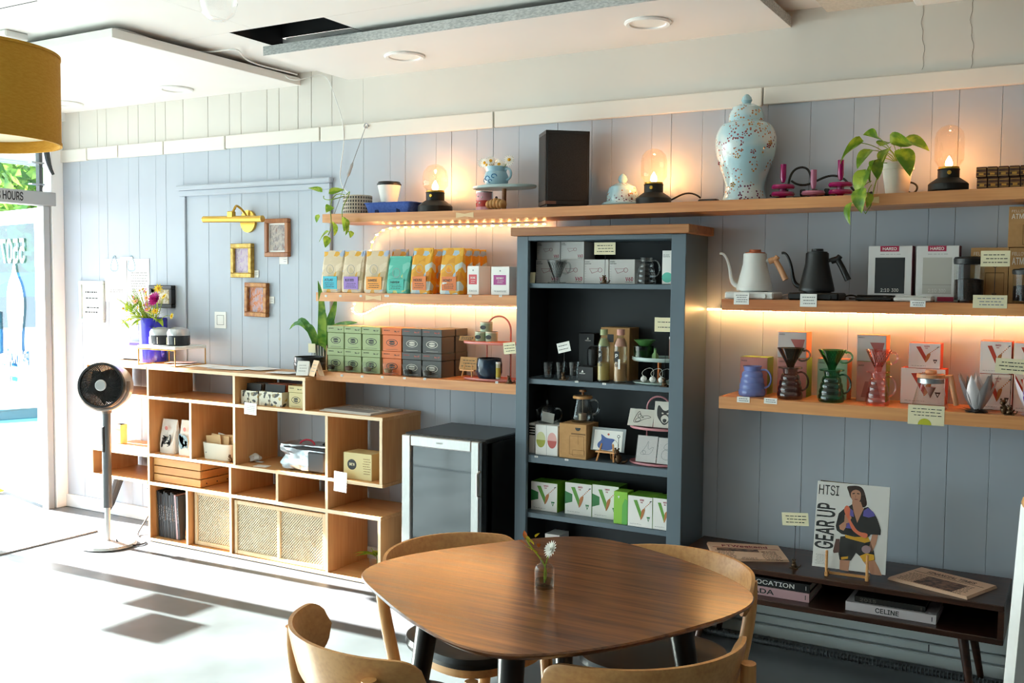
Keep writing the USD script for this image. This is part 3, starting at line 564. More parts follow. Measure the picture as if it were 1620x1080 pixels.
def price(label, px, py, Y, w=.022, h=.011, mat=card, rows=1, seed=0, group=None):
    p = ony(px, py, Y); t = thing('price_tag', label, 'price tag', (p[0], Y, p[2]), 0, group)
    c = part(t, 'card', bx(w, .0012, h, 0, -.0008, -h/2), mat); part(c, 'print', front(scribble(-w*.4, -h*.36, w*.4, h*.36, rows, min(.004, h/(rows*3.2)), seed), -.0016), grey_ink); return t
def stalks(pts, r=.0016): return tube(pts, r, 5, 12)
# ================================================================ the long top shelf
Y = 4.2
# woven-pattern pot with a trailing pothos at the left end
poth = leafy('pothos_leaf', '#6f9a2c', '#b9cf4e', 26., .35); stem = M('stem_green', '#7d9a3a', .5)
def vine(t, root, leaves, L=.07):
    """leaves: (point, azimuth, elevation, size); each on its own stalk from the nearest earlier point"""
    for k, (p, az, el, s) in enumerate(leaves):
        part(t, 'leaf', aim(leaf(L*s, L*s*.78, .35, .3), p, az, el, .2*(-1)**k), poth, smooth=True)
x, w, h = spot(533.5, 569.5, 308, 4.16, 1.9)
t = thing('potted_vine', 'trailing pothos in a dash-patterned beige pot at the left end of the long shelf', 'plant', (x, 4.16+w/2, ztop(x)))
part(t, 'pot', lathe([(0, 0), (w/2*.96, 0), (w/2, .004), (w/2, h), (w/2-.006, h), (w/2-.006, h-.02), (0, h-.02)], 40), M('pot_beige', '#cfc6b4', .7))
for r_ in range(5):
    part(t, 'dash_band', cat([rot(mv(bx(.0075, .0012, h*.11, 0, 0, 0), 0, -w/2, h*(.1+r_*.18)), 360/34*k, (0, 0, 1)) for k in range(34)]), M('dash_dark', '#4b4947', .7))
def pl(px, py, y): return ony(px, py, y)-np.array([x, 4.16+w/2, ztop(x)])
for pts in ([(545, 308), (530, 309), (523, 330), (524, 352), (519, 372)], [(548, 308), (553, 303), (546, 320), (541, 335), (547, 358), (554, 370)], [(545, 310), (520, 316), (512, 310)]): part(t, 'stem', stalks([pl(a, b, 4.05 if b > 312 else 4.10) for a, b in pts], .0026), stem)
for (px, py), az, el, s in (((508, 303), 3.6, .5, 1.0), ((522, 306), .6, .5, 1.05), ((523, 326), -1.2, -.4, .8), ((504, 340), -2, -1.1, .55), ((545, 345), -.6, -1.0, 1.0), ((527, 352), -.3, -1.0, 1.0), ((547, 352), -.2, -1.2, .9), ((519, 367), 3.4, -.5, 1.05), ((517, 374), -.9, -1.1, .8), ((556, 366), -1.0, -.9, .5)):
    part(t, 'leaf', aim(leaf(.072*s, .056*s, .3, .25), pl(px, py, 4.035), az, el, -.5), poth, smooth=True)
# blue fibre cup tray and the cup in it
x, w, h = spot(571, 648, 319, 4.14, 1.9); zs = ztop(x)
t = thing('cup_tray', 'blue moulded cup carrier tray on the long shelf', 'tray', (x, 4.24, zs)); fb = noisy('tray_blue', '#3f62b4', '#4d70c0', 90., .85, .2)
rrt = lambda rx, ry: np.array([(rx*np.sign(math.cos(q))*abs(math.cos(q))**.25, ry*np.sign(math.sin(q))*abs(math.sin(q))**.25) for q in np.linspace(0, 2*np.pi, 64, endpoint=False)])
part(t, 'shell', slabmesh(rrt(w/2, .095), [(.030, 0), (.024, .002), (.006, h-.006), (0, h-.004), (0, h), (.010, h), (.030, .006)]), fb)
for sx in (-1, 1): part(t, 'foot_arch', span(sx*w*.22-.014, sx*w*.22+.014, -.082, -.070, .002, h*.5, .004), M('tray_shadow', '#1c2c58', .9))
cx_ = xat(609, 4.22, zs+.05); x2, w2, h2 = spot(594, 624.5, 288, 4.2, zs+.012)
t = thing('paper_cup', 'white takeaway paper cup with a black lid standing in the blue tray', 'cup', (x2, 4.235, zs+.0075))
part(t, 'cup', lathe([(0, 0), (.031, 0), (w2/2-.002, h2-.01), (w2/2-.004, h2-.01), (0, .004)], 36), card); part(t, 'lid', lathe([(0, h2+.008), (w2/2-.006, h2+.008), (w2/2-.003, h2), (w2/2+.001, h2-.002), (w2/2+.001, h2-.010), (0, h2-.010)], 36), black)
part(t, 'print', front(mv(text('PATRONS', .009, .045, True, .004), -.022, 0), -w2/2+.002, 0, .045), ink)
# oil-lamp style lights
lampb = M('lamp_base', '#24231f', .5, .3); flame = emit('flame', '#ffb670', 170.)
bulbg = pane('lamp_glass', '#fff6ec', 1.45)
def oil_lamp(px0, px1, pt, Y, label):
    z = ztop(xat((px0+px1)/2, Y, 1.9)); x, w, h = spot(px0, px1, pt, Y, z); R = w/2
    t = thing('oil_lamp', label, 'lamp', (x, Y+.03, z), group=None)
    hb = R*.72; nk = R*.55
    part(t, 'base', lathe([(0, 0), (R*.9, 0), (R, .006), (R, hb*.55), (R*.93, hb*.66), (nk*1.05, hb), (nk*.98, hb), (nk*.98, hb+R*.42), (nk*1.03, hb+R*.46), (nk*.9, hb+R*.5), (0, hb+R*.5)], 40), lampb)
    zz = hb+R*.5; g = .74*R
    part(t, 'glass_dome', lathe([(nk*.86, zz-.002), (nk*.9, zz+.006), (g*.98, zz+.03), (g, zz+.05), (g, h-g*.95), (g*.9, h-g*.5), (g*.6, h-g*.15), (g*.25, h-.001), (0, h)], 36), bulbg)
    part(t, 'flame_bulb', lathe([(0, zz+.004), (.008, zz+.006), (R*.19, zz+R*.22), (R*.17, zz+R*.38), (R*.07, zz+R*.58), (0, zz+R*.68)], 20), flame)
    part(t, 'burner', lathe([(nk*.95, zz-.001), (nk*.95, zz+.006), (.008, zz+.008), (.008, zz-.001)], 24), brass)
    part(t, 'knob', rot(mv(cyl(.0075, .014, n=14), 0, 0, nk), -90 if px0 > 900 and px0 < 1300 else 90, (0, 1, 0) if 900 < px0 < 1300 else (1, 0, 0)).apply_translation((0, 0, hb+R*.25)) if False else mv(rot(cyl(.0075, .012, n=14), 90, (1, 0, 0)), R*.1, -nk*.9, hb+R*.25), brass)
    return t
oil_lamp(660.5, 706, 259, 4.2, 'lit black oil-style lamp with glass dome, between cup tray and cake stand')
oil_lamp(1003.5, 1056, 234, 4.2, 'lit black oil-style lamp with glass dome, beside the lone jar lid')
oil_lamp(1466, 1531, 196, 4.15, 'lit black oil-style lamp with glass dome, beside the stack of gilt books')
# cake stand with a jug of daisies, a tin and a croissant ornament
z = ztop(-2.5); x, w, h = spot(733, 830, 291, 4.14, z); mint = M('mint_enamel', '#9fb4b4', .35)
t = thing('cake_stand', 'pale grey-green cake stand with a wooden post on the long shelf', 'cake stand', (x, 4.14+.1, z))
part(t, 'plate', slabmesh(np.array([(w/2*math.cos(a), .1*math.sin(a)) for a in np.linspace(0, 2*np.pi, 48, endpoint=False)]), [(.004, h-.014), (0, h-.010), (0, h-.002), (.003, h)]), mint)
part(t, 'post', cyl(.011, h-.018, 0, 0, .006), walnut); part(t, 'foot', lathe([(0, 0), (.088, 0), (.088, .004), (.02, .008), (0, .008)], 40), mint); zc = z+h; xc = x
x, w, h = spot(762, 797, 263, 4.2, zc)
jug = M('jug_blue', '#9fc4d4', .25); jb = M('jug_pattern', '#2f6f9c', .3)
t = thing('daisy_jug', 'pale blue jug with dark blue swirls holding daisies on the cake stand', 'jug', (x, 4.2+w/2-.03, zc))
R = w/2; part(t, 'jug', lathe([(0, 0), (R*.8, 0), (R*.95, h*.2), (R*.95, h*.5), (R*.8, h*.75), (R*.9, h), (R*.84, h), (R*.74, h*.75), (0, h*.6)], 36), jug)
part(t, 'handle', tube([(R*.8, 0, h*.85), (R*1.25, 0, h*.8), (R*1.3, 0, h*.5), (R*.9, 0, h*.3)], .006, 8, 14), jug)
for k, (a, r_, cz) in enumerate(((-1.9, .3, .34), (-1.25, .26, .45), (-1.6, .2, .2), (-2.3, .22, .25))):
    pts = [(R*.955*math.cos(a+R_*math.cos(q)), R*.955*math.sin(a+R_*math.cos(q)), h*cz+R_*h*.55*math.sin(q)) for q in np.linspace(0, 5.2, 18) for R_ in (r_*(1-q/9),)]
    part(t, 'swirl', tube(pts, .0024, 5), jb)
petal = M('petal_white', '#f6f3ea', .6); yolk = M('daisy_yellow', '#e6a91c', .7)
def daisy(t, p, d, s=1., n=14, mat=None, eye=None):
    d = np.array(d, float); d /= np.linalg.norm(d); az, el = math.atan2(d[1], d[0]), math.asin(d[2]); A = TF.concatenate_matrices(TF.translation_matrix(p), TF.rotation_matrix(az, (0, 0, 1)), TF.rotation_matrix(math.pi/2-el, (0, 1, 0)))
    m = cat([aim(leaf(.021*s, .0085*s, .15, .1, 4, False), (0, 0, 0), k*2*math.pi/n, .1) for k in range(n)]); m.apply_transform(A); part(t, 'petals', m, mat or petal, smooth=True)
    e = ball(.0065*s, 0, 0, .002, 1, (1, 1, .6)); e.apply_transform(A); part(t, 'flower_eye', e, eye or yolk)
g = random.Random(4)
for k in range(15):
    a = g.uniform(0, 6.28); q = g.uniform(.2, 1.4)*R; p = (q*1.35*math.cos(a), q*.6*math.sin(a)-.012, h+g.uniform(.006, .032)); daisy(t, p, (g.uniform(-.7, .7), -1, g.uniform(.1, .9)), 1.25); part(t, 'flower_stem', stalks([(0, 0, h*.6), (p[0]*.6, p[1]*.6, h*.95), p], .0012), stem)
x, w, h = spot(748, 770, 303, 4.19, z+.005)
t = thing('tin', 'small pink and red patterned tin under the cake stand plate', 'tin', (x, 4.19+w/2, z+.0055)); part(t, 'body', cyl(w/2, h, n=30), M('tin_pink', '#d9a3ae', .4)); part(t, 'label_band', cyl(w/2+.0006, h*.34, z=h*.2, n=30), M('tin_red', '#b8382f', .4)); part(t, 'lid', cyl(w/2+.0008, .006, z=h-.004, n=30), steel)
for a, zz in ((-1.9, .75), (-1.3, .7), (-1.6, .4), (-2.2, .45)): part(t, 'dot', ball(.004, w/2*math.cos(a), w/2*math.sin(a), h*zz, 1), card)
x, w, h = spot(770, 801, 313, 4.19, z+.005); t = thing('bread_ornament', 'small tan bread-shaped ornament with a dark berry on top beside the tin', 'ornament', (x+.012, 4.172, z+.006))
for k, a in enumerate(np.linspace(-.9, .9, 5)): part(t, 'lobe', ball(.029, a*w*.22/.6, -.006, .0275-.002*abs(k-2), 2, (.6, .9, .95-.10*abs(k-2))).apply_transform(np.eye(4)), M('bread', '#b98a52', .7))
part(t, 'berry', ball(.007, 0, -.004, h*.9+.004, 1), M('berry_dark', '#241c2a', .4))
# black loudspeaker
z = ztop(-1.95); Ys = 4.12; xa, xb = xat(853, Ys+.10, z), xat(928, Ys, z); h = zat(203, xb, Ys)-z
t = thing('loudspeaker', 'tall black loudspeaker standing on the long shelf above the cabinet', 'loudspeaker', (xat(891, 4.2, z), 4.20, z), 40)
grid = noisy('speaker_cloth', '#111112', '#1d1d1e', 260., .8, .3); w = .205
part(t, 'body', xz([(-w/2, 0)]*0 or [(-w/2, .012), (w/2, .012), (w/2, h), (-w/2, h)], -.08, .08), black); part(t, 'grille', bx(w+.004, .162, h-.026, 0, -.002, .02, .012), grid); part(t, 'plinth', bx(w-.01, .15, .013, 0, 0, 0, .003), M('speaker_foot', '#2a2a2a', .4)); part(t, 'badge', span(-w/2-.001, -w/2+.05, -.084, -.082, .012, .026), M('copper_trim', '#80594a', .4, .6))
# painted ginger jar and a lone lid
def speckle(name):
    if name not in LOOK:
        n = {'t': ('texture_coordinate', {}), 'v': ('voronoi_texture', {'scale': 78., 'randomness': 1.}), 'd': ('noise_texture', {'scale': 16., 'detail': 3}), 'a': ('math', {'math_type': 'less_than', 'value2': .34}),
             'b': ('math', {'math_type': 'greater_than', 'value2': .475}), 'c': ('math', {'math_type': 'multiply'}), 'w': ('noise_texture', {'scale': 5., 'detail': 2}), 'r': ('rgb_ramp', {'ramp': [(0, lin('#7a3340')), (.38, lin('#8a4048')), (.5, lin('#c58a4a')), (.58, lin('#6a4a6a')), (1, lin('#a04a3a'))]}), 'g': ('noise_texture', {'scale': 9., 'detail': 1}), 'bg': ('rgb_ramp', {'ramp': [(0, lin('#a7cfdb')), (.5, lin('#b3d7e0')), (.62, lin('#d5e3e4')), (1, lin('#dde7e6'))]}), 'm': ('mix', {'mix_type': 'mix'}), 'p': ('principled_bsdf', {'roughness': .12, 'coat_weight': .5})}
        l = [('t.object', 'v.vector'), ('t.object', 'd.vector'), ('t.object', 'w.vector'), ('t.object', 'g.vector'), ('v.distance', 'a.value1'), ('d.fac', 'b.value1'), ('a.value', 'c.value1'), ('b.value', 'c.value2'), ('w.fac', 'r.fac'), ('g.fac', 'bg.fac'), ('c.value', 'm.fac'), ('bg.color', 'm.color1'), ('r.color', 'm.color2'), ('m.color', 'p.base_color')]
        LOOK[name] = usdkit.material(stage, '/World/Looks/'+name, n, l, surface='p.BSDF')
    return LOOK[name]
jarm = speckle('painted_china'); plain = M('china_plain', '#a9cfd9', .15, coat_weight=.4)
gold = M('gold_leaf', '#c79743', .35, .5)
def jar_lid(t, R, zl, hl):
    part(t, 'lid', lathe([(0, zl), (R*.95, zl), (R*1.0, zl+.004), (R*.98, zl+.012), (R*.82, zl+.02), (R*.80, zl+hl*.35), (R*.66, zl+hl*.58), (R*.35, zl+hl*.68), (R*.2, zl+hl*.70), (0, zl+hl*.7)], 48), jarm)
    part(t, 'finial', lathe([(0, zl+hl*.68), (R*.16, zl+hl*.69), (R*.18, zl+hl*.72), (R*.25, zl+hl*.80), (R*.2, zl+hl*.9), (R*.08, zl+hl*.98), (0, zl+hl)], 28), plain); part(t, 'lid_rim', lathe([(R*.9, zl-.001), (R*1.03, zl+.001), (R*1.05, zl+.006), (R*1.0, zl+.011), (R*.9, zl+.009), (R*.9, zl-.001)], 48), plain)
def flowers(t, prof, n, seed):
    r = random.Random(seed)
    for k in range(n):
        zf = r.uniform(.2, .9); a = r.uniform(-3.4, -.2); R = np.interp(zf*prof[-1][1], [q[1] for q in prof], [q[0] for q in prof])*1.003
        pts = [(R*math.cos(a+.008*math.cos(q)/R*1.2), R*math.sin(a+.008*math.cos(q)/R*1.2), zf*prof[-1][1]+.008*math.sin(q)) for q in np.linspace(0, 6.283, 6)[:-1]]
        part(t, 'painted_flower', cat([ball(.0035, *p, 1, (1, 1, 1)) for p in pts]+[ball(.003, R*math.cos(a), R*math.sin(a), zf*prof[-1][1], 1)]), gold if k % 2 else M('flower_red', '#8f2f3a', .3))
z = ztop(-1.1); x, w, h = spot(1121.5, 1215.5, 143, 4.17, z); R = w/2; zl = zat(196, x, 4.17)-z
t = thing('ginger_jar', 'large pale blue ginger jar with painted flowers and a domed lid on the long shelf', 'jar', (x, 4.17+R*.7, z))
prof = [(R*.70, 0), (R*.72, .01), (R*.66, h*.10), (R*.68, h*.2), (R*.88, h*.36), (R*.99, h*.5), (R*1.0, h*.56), (R*.93, h*.66), (R*.76, h*.72), (R*.68, zl-.002)]
part(t, 'body', lathe([(0, 0)]+[tuple(p) for p in smoothpath(prof, 40)]+[(0, zl-.002)], 56), jarm); jar_lid(t, R*.72, zl, h-zl); flowers(t, prof, 8, 5)
z = ztop(-1.55); x, w, h = spot(941, 1002, 271, 4.18, z); t = thing('jar_lid', 'lone domed ginger-jar lid painted with flowers, between the loudspeaker and a lamp', 'lid', (x, 4.18+w/2, z)); part(t, 'inner_collar', cyl(w/2*.75, .008, n=36), plain); jar_lid(t, w/2*.95, .008, h-.008)
# magenta glass candle holders
mag = M('magenta_glass', '#b01468', .08, specular_ior_level=.8, transmission_weight=.25); pnk = M('pink_glass', '#d98aa8', .08, transmission_weight=.35)
def candle(px0, px1, pt, discs, mat, label):
    z = ztop(-.9); x, w, h = spot(px0, px1, pt, 4.17, z+.002); R = w/2; p = [(0, 0), (R*.62, 0), (R*.6, .004), (R*.25, .012)]
    for k in range(discs):
        zz = .014+k*.030; p += [(R*.3, zz), (R*.9, zz+.002), (R, zz+.010), (R*.9, zz+.019), (R*.3, zz+.021)]
    zz = .014+discs*.030; p += [(R*.16, zz), (R*.25, zz+.018), (R*.25, h), (R*.19, h), (R*.19, h-.03), (0, h-.03)]
    t = thing('candle_holder', label, 'candle holder', (x, 4.17+R, z)); k0 = len(p)-6
    part(t, 'stacked_foot', lathe(p[:k0]+[(0, p[k0-1][1])], 36), mat); part(t, 'socket', lathe([(0, p[k0][1]-.004)]+p[k0:], 28), mat); return t
candle(1214.7, 1252, 257, 2, mag, 'magenta glass candle holder with two discs beside the ginger jar'); candle(1263, 1301, 266, 1, pnk, 'pale pink glass candle holder with a single disc'); candle(1305.5, 1344.5, 250, 2, mag, 'magenta glass candle holder with two discs beside the potted vine')
cord = M('black_cord', '#1a1a1a', .5)
def cable(label, pts, Ys, r=.0042, n=40):
    P = [ony(px, py, Ys if np.isscalar(Ys) else Ys[i]) for i, (px, py) in enumerate(pts)]; return one('cable', label, 'cable', tube(P, r, 6, n), cord)
cable('black cable arching from the middle lamp to the power block', [(1052, 319), (1068, 313), (1085, 306), (1098, 307), (1108, 313)], 4.29)
cable('black cable looping behind the left and pale pink candle holders', [(1218, 309), (1245, 303), (1250, 280), (1260, 267), (1275, 266), (1283, 280), (1287, 300)], 4.31, .005)
cable('tangled black cable behind the right magenta candle holder', [(1252, 286), (1290, 287), (1315, 278), (1335, 283), (1350, 300), (1380, 304)], 4.315, .005)
cable('black cable curling out behind the white plant pot', [(1430, 291), (1443, 289), (1451, 296), (1449, 302), (1436, 302)], 4.28)
one('power_block', 'flat black power block lying on the long shelf left of the ginger jar', 'power adapter', bx(.085, .045, .022, 0, 0, 0, .004), black, (xat(1121, 4.29, 1.9), 4.29, ztop(-1.35)+.001))
t = thing('socket_strip', 'black plug strip with plugs behind the candle holders', 'power strip', (xat(1290, 4.335, 1.92), 4.325, ztop(-.85)+.001)); part(t, 'body', bx(.18, .04, .02, 0, 0, 0, .004), black)
for k in (-.05, 0, .05): part(t, 'plug', bx(.022, .025, .03, k, 0, .02, .004), black)
# pothos in a white clay pot
z = ztop(-.75); x, w, h = spot(1388, 1441, 255, 4.14, z); R = w/2
t = thing('potted_pothos', 'leafy green pothos spilling from a white clay pot on the long shelf', 'plant', (x, 4.14+R, z)); B_ = np.array([x, 4.14+R, z])
part(t, 'pot', lathe([(0, 0), (R*.68, 0), (R*.9, h*.78), (R*1.0, h*.78), (R*1.0, h), (R*.93, h), (R*.86, h-.02), (0, h-.02)], 40), noisy('white_clay', '#d9d2c6', '#e3dcd0', 14., .8)); part(t, 'soil', cyl(R*.86, .004, z=h-.02, n=30), M('soil', '#3a2c22', .95))
big = leafy('pothos_big', '#5d8a24', '#9dba3a', 20., .3)
def q(px, py, y): return ony(px, py, y)-B_
top = np.array([0, 0, h-.01])
for (px, py, y), az, el, s, rl in (((1362, 226, 4.05), 3.7, -.4, 1.75, .5), ((1388, 216, 4.2), 2.2, .5, 1.1, .9), ((1376, 238, 4.1), 3.9, -.6, 1.2, -.3), ((1404, 236, 4.12), -1.9, -.5, 1.2, .3), ((1412, 226, 4.08), -.5, .15, 1.6, -.7), ((1430, 222, 4.14), -.4, -.1, 1.5, .5), ((1395, 230, 4.2), 1.2, .6, 1.2, .2), ((1425, 238, 4.05), -.7, -.8, 1.5, .3), ((1384, 256, 4.05), -2.4, -.9, 1.2, .3), ((1369, 271, 4.045), -2.4, -1.0, 1.4, -.4), ((1383, 255, 4.05), -.9, -.9, 1.05, .2), ((1362, 300, 4.025), -1.7, -1.0, 1.3, .3), ((1373, 306, 4.025), -1.0, -1.0, .8, -.3), ((1346, 322, 4.025), -2.3, -1.1, 1.15, .2)):
    p = q(px, py, y); part(t, 'leaf', aim(leaf(.066*s, .052*s, .45, .3, 9), p, az, el, rl), big, smooth=True); part(t, 'leaf_stalk', stalks([top*[1, 1, 1], (p+top)/2+np.array([0, 0, .02]), p] if py < 285 else [q(1379, py-14, 4.032), (q(1379, py-14, 4.032)+p)/2+np.array([0, 0, .006]), p], .0016), stem)
part(t, 'vine_stem', stalks([top+(0, 0, .004), q(1393, 262, 4.05), q(1388, 280, 4.045), q(1381, 305, 4.035), q(1377, 326, 4.03), q(1369, 338, 4.03), q(1362, 326, 4.03)], .0024), stem)
# two rows of gilded leather volumes
lb = noisy('old_leather', '#3a2216', '#5a3520', 30., .5)
for row in range(2):
    for k in range(6):
        z = ztop(-.2)+row*.041+.001; px = 1545+row*(-1)+k*17.5; x0 = xat(px, 4.15, z+.02); x1 = xat(px+17, 4.15, z+.02)
        t = thing('leather_book', 'small gilt leather book in the %s row at far right, %s' % ('upper' if row else 'lower', ('first from the lamp', 'second from the lamp', 'third from the lamp', 'fourth from the lamp', 'fifth from the lamp', 'sixth from the lamp')[k]), 'book', ((x0+x1)/2, 4.2, z), group='gilt books %s row' % ('upper' if row else 'lower'))
        part(t, 'spine', bx(x1-x0-.001, .1, .0395, 0, 0, 0, .002), lb)
        for zz in (.006, .019, .032): part(t, 'gilt_band', span(-(x1-x0)/2+.002, (x1-x0)/2-.002, -.0508, -.05, zz-.001, zz+.001), gold)
        part(t, 'gilt_panel', span(-.008, .008, -.0508, -.05, .009, .016), gold)
# ================================================================ coffee bags and white boxes
def art(name, base, cols, scale=12.):
    """printed bag: flat coloured shapes scattered over a ground"""
    if name not in LOOK:
        n = {'t': ('texture_coordinate', {}), 'v': ('voronoi_texture', {'scale': scale*2.0, 'randomness': 1.}), 'd': ('noise_texture', {'scale': 7., 'detail': 1}), 'x': ('vector_math', {'math_type': 'multiply_add', 'vector2': (.12, .12, .12)}),
             's': ('separate_color', {}), 'r': ('rgb_ramp', {'interpolate': False, 'ramp': [(0, lin(base))]+[(.46+.54*i/len(cols), lin(c)) for i, c in enumerate(cols)]}), 'p': ('principled_bsdf', {'roughness': .5}), 'b': ('bump', {'strength': .35, 'distance': .006}), 'nb': ('noise_texture', {'scale': 22., 'detail': 2})}
        l = [('t.object', 'd.vector'), ('d.color', 'x.vector1'), ('t.object', 'x.vector3'), ('x.vector', 'v.vector'), ('v.color', 's.color'), ('s.r', 'r.fac'), ('r.color', 'p.base_color'), ('t.object', 'nb.vector'), ('nb.fac', 'b.height'), ('b.normal', 'p.normal')]
        LOOK[name] = usdkit.material(stage, '/World/Looks/'+name, n, l, surface='p.BSDF')
    return LOOK[name]
def pouch(w, d, h, top=.72, seed=0):
    """a gusseted paper bag: full at the foot, drawn flat to a folded seam at the top"""
    V = []; Fc = []; n = 28; zs = np.array([0, .01, .06, .25, .5, .7, .85, .95, 1.0]); g = np.random.default_rng(seed)
    for k, s in enumerate(zs):
        e = 1-.0*s; dd = d*(1 if s < .3 else np.interp(s, [.3, .85, 1], [1, .28, .05])); ww = w*(.97 if s < .02 else 1.0)*(1-.03*s)
        for j in range(n):
            a = 2*math.pi*j/n; c, q = math.cos(a), math.sin(a); V.append((ww/2*np.sign(c)*abs(c)**.35, dd/2*np.sign(q)*abs(q)**.35+.0015*g.normal()*(0 < k < 8), h*s))
    L = len(zs)
    for i in range(L-1):
        for j in range(n):
            a, b = i*n+j, i*n+(j+1) % n; Fc += [(a, b, b+n), (a, b+n, a+n)]
    V += [(0, 0, 0), (0, 0, h)]
    for j in range(n): Fc += [(L*n, (j+1) % n, j), (L*n+1, (L-1)*n+j, (L-1)*n+(j+1) % n)]
    return trimesh.Trimesh(np.array(V), Fc, process=False)
pale = art('bag_print_pale', '#d9c4a4', ['#d9c4a4', '#e0a52c', '#a9b8d2', '#e6d3b6', '#c9b48e'])
yell = art('bag_print_yellow', '#e2a21e', ['#d89414', '#a9c1cf', '#e9b63e', '#c8d2cc', '#dd8a1c']); tealb = art('bag_print_teal', '#58b9a4', ['#49a893', '#c9cf7a', '#7ecab8', '#5fb8a6'])
def bag(p0, p1, pt, Y, mat, lab, labc, txt, seed, d=.075):
    x, w, h = spot(p0, p1, pt, Y, S2); t = thing('coffee_bag', lab, 'coffee bag', (x, Y+d/2, S2+.001)); part(t, 'bag', pouch(w, d, h, seed=seed), mat)
    part(t, 'top_seam', bx(w*.93, .006, .012, 0, 0, h-.012, .001), mat)
    if labc:
        L = part(t, 'label', front(rect(-w*.33, h*.08, w*.33, h*.38, .001), -d/2-.0016), M('lab_'+labc[1:], labc, .55)); part(L, 'lettering', front(mv(cat([text(txt, h*.055, w*.4, True, .0005), scribble(0, -h*.16, w*.5, -h*.03, 3, h*.012, seed)]), -w*.26, h*.27), -d/2-.0026), ink)
        part(t, 'roundel', front(ext(Point(0, 0).buffer(w*.17).difference(Point(0, 0).buffer(w*.155)), .0006), -d/2-.001, 0, h*.55), grey_ink)
    return t
bag(506, 539, 396, 4.10, pale, 'patterned beige coffee bag with a cyan label, leftmost on its shelf', '#3fb2c6', 'ATLAS', 1)
bag(538.5, 572.5, 396, 4.10, pale, 'patterned beige coffee bag with a purple label', '#9a78c2', 'BLUE BIRD', 2)
bag(573.5, 610, 396, 4.10, pale, 'patterned beige coffee bag with an orange label', '#ec9a38', 'SUNRISE', 3)
bag(614, 640, 394, 4.19, pale, 'beige coffee bag standing behind the teal one', None, '', 9)
bag(609.5, 645, 405, 4.095, tealb, 'teal patterned coffee bag, the shorter one on the shelf', '#3fae9c', 'FAIRVIEW', 4)
bag(647, 680, 392, 4.10, yell, 'yellow patterned coffee bag with an orange label beside the teal bag', '#dd7a3a', 'HOUSE', 5)
bag(674, 694, 394, 4.20, yell, 'yellow coffee bag peeking out between the two front yellow bags', None, '', 10)
bag(693, 728, 392, 4.10, yell, 'yellow patterned coffee bag with an orange label beside the white boxes', '#d9763a', 'HONEY', 6)
for k, (a, b) in enumerate(((722, 742), (734, 754), (744, 765))): bag(a, b, 393+k, 4.182+.053*k, yell, 'orange-yellow coffee bag behind the white boxes, %s from the wall' % ('third', 'second', 'nearest')[k] if k < 2 else 'orange-yellow coffee bag behind the white boxes, nearest the wall', None, '', 11+k, .05)
wb = M('white_board', '#eeebe6', .5)
for a, b, pt, col, lb, tx in ((739, 757.5, 420.5, '#cf4a52', 'red', 'ROSE'), (776.7, 805.5, 421.5, '#a83f86', 'magenta', 'BERRY')):
    t, w, h, yf = carton('white tea carton with a %s label on the coffee shelf' % lb, a, b, pt, 4.10, S2+.001, .11, wb)
    q = on(t, 'label', rect(-w*.36, h*.36, w*.32, h*.70), yf, M('lab_'+lb, col, .5)); part(q, 'lettering', front(cat([text(tx, h*.06, w*.4, True, cx=0), mv(scribble(-w*.2, -h*.16, w*.2, -h*.03, 2, h*.015, 2), 0, 0)]), yf-.0008, 0, h*.56), card)
    on(t, 'lettering', mv(text('BELLOCQ' if 0 else 'TEAHOUSE', h*.06, w*.7, cx=0), 0, h*.1), yf, grey_ink); on(t, 'emblem', blob(0, h*.85, .004, .004), yf, grey_ink)
for k, px in enumerate((516, 538.5, 571, 612, 744, 792)): price('tiny white price tag on the coffee shelf edge, ' + ('first', 'second', 'third', 'fourth', 'fifth', 'sixth')[k]+' from the left', px, 468, 4.08, .026 if k == 3 else .016, .010, seed=k)
# ---------------------------------------------------------------- tea boxes: two rows, lids on, two deep at the dark end
tg, to, td = M('tea_green', '#9aa877', .55), M('tea_orange', '#d9713a', .55), M('tea_grey', '#4b4a48', .55)
cols = [(517.3, 544, tg, 'green', 'first'), (544.2, 571.5, tg, 'green', 'second'), (572, 601.5, tg, 'green', 'third'), (604, 635, to, 'orange', ''), (637, 668, td, 'dark grey', 'inner'), (668.4, 700, td, 'dark grey', 'outer')]
def teabox(x, w, d, h, Y, z, mat, lb, acc, tone):
    t = thing('tea_box', lb, 'tea box', (x, Y+d/2, z)); hl = h*.30
    part(t, 'body', bx(w-.006, d-.006, h-hl-.0015, 0, 0, 0, .001), mat); part(t, 'lid', bx(w, d, hl, 0, 0, h-hl, .0015), mat)
    yf = -d/2; e = part(t, 'emblem', front(cat([ext(affinity.scale(Point(0, 0).buffer(1), w*.29, h*.15).difference(affinity.scale(Point(0, 0).buffer(1), w*.265, h*.125)), .0006), mv(ext(affinity.scale(Point(0, 0).buffer(1), w*.17, h*.09).difference(sbox(-w*.2, -h*.02, w*.2, h*.02)), .0006), 0, 0), text('SMITH', h*.035, w*.2, True, .0006, 0)]), yf+.003, 0, h*.36), tone)
    part(t, 'lid_lettering', front(cat([mv(text('BREWED', h*.045, w*.3), -w*.4, h*.86), mv(text('No. 47', h*.06, w*.26, True), w*.14, h*.82)]), yf), acc)
    part(t, 'foot_line', front(rect(-w*.3, h*.07, w*.3, h*.08), yf+.003), tone); return t
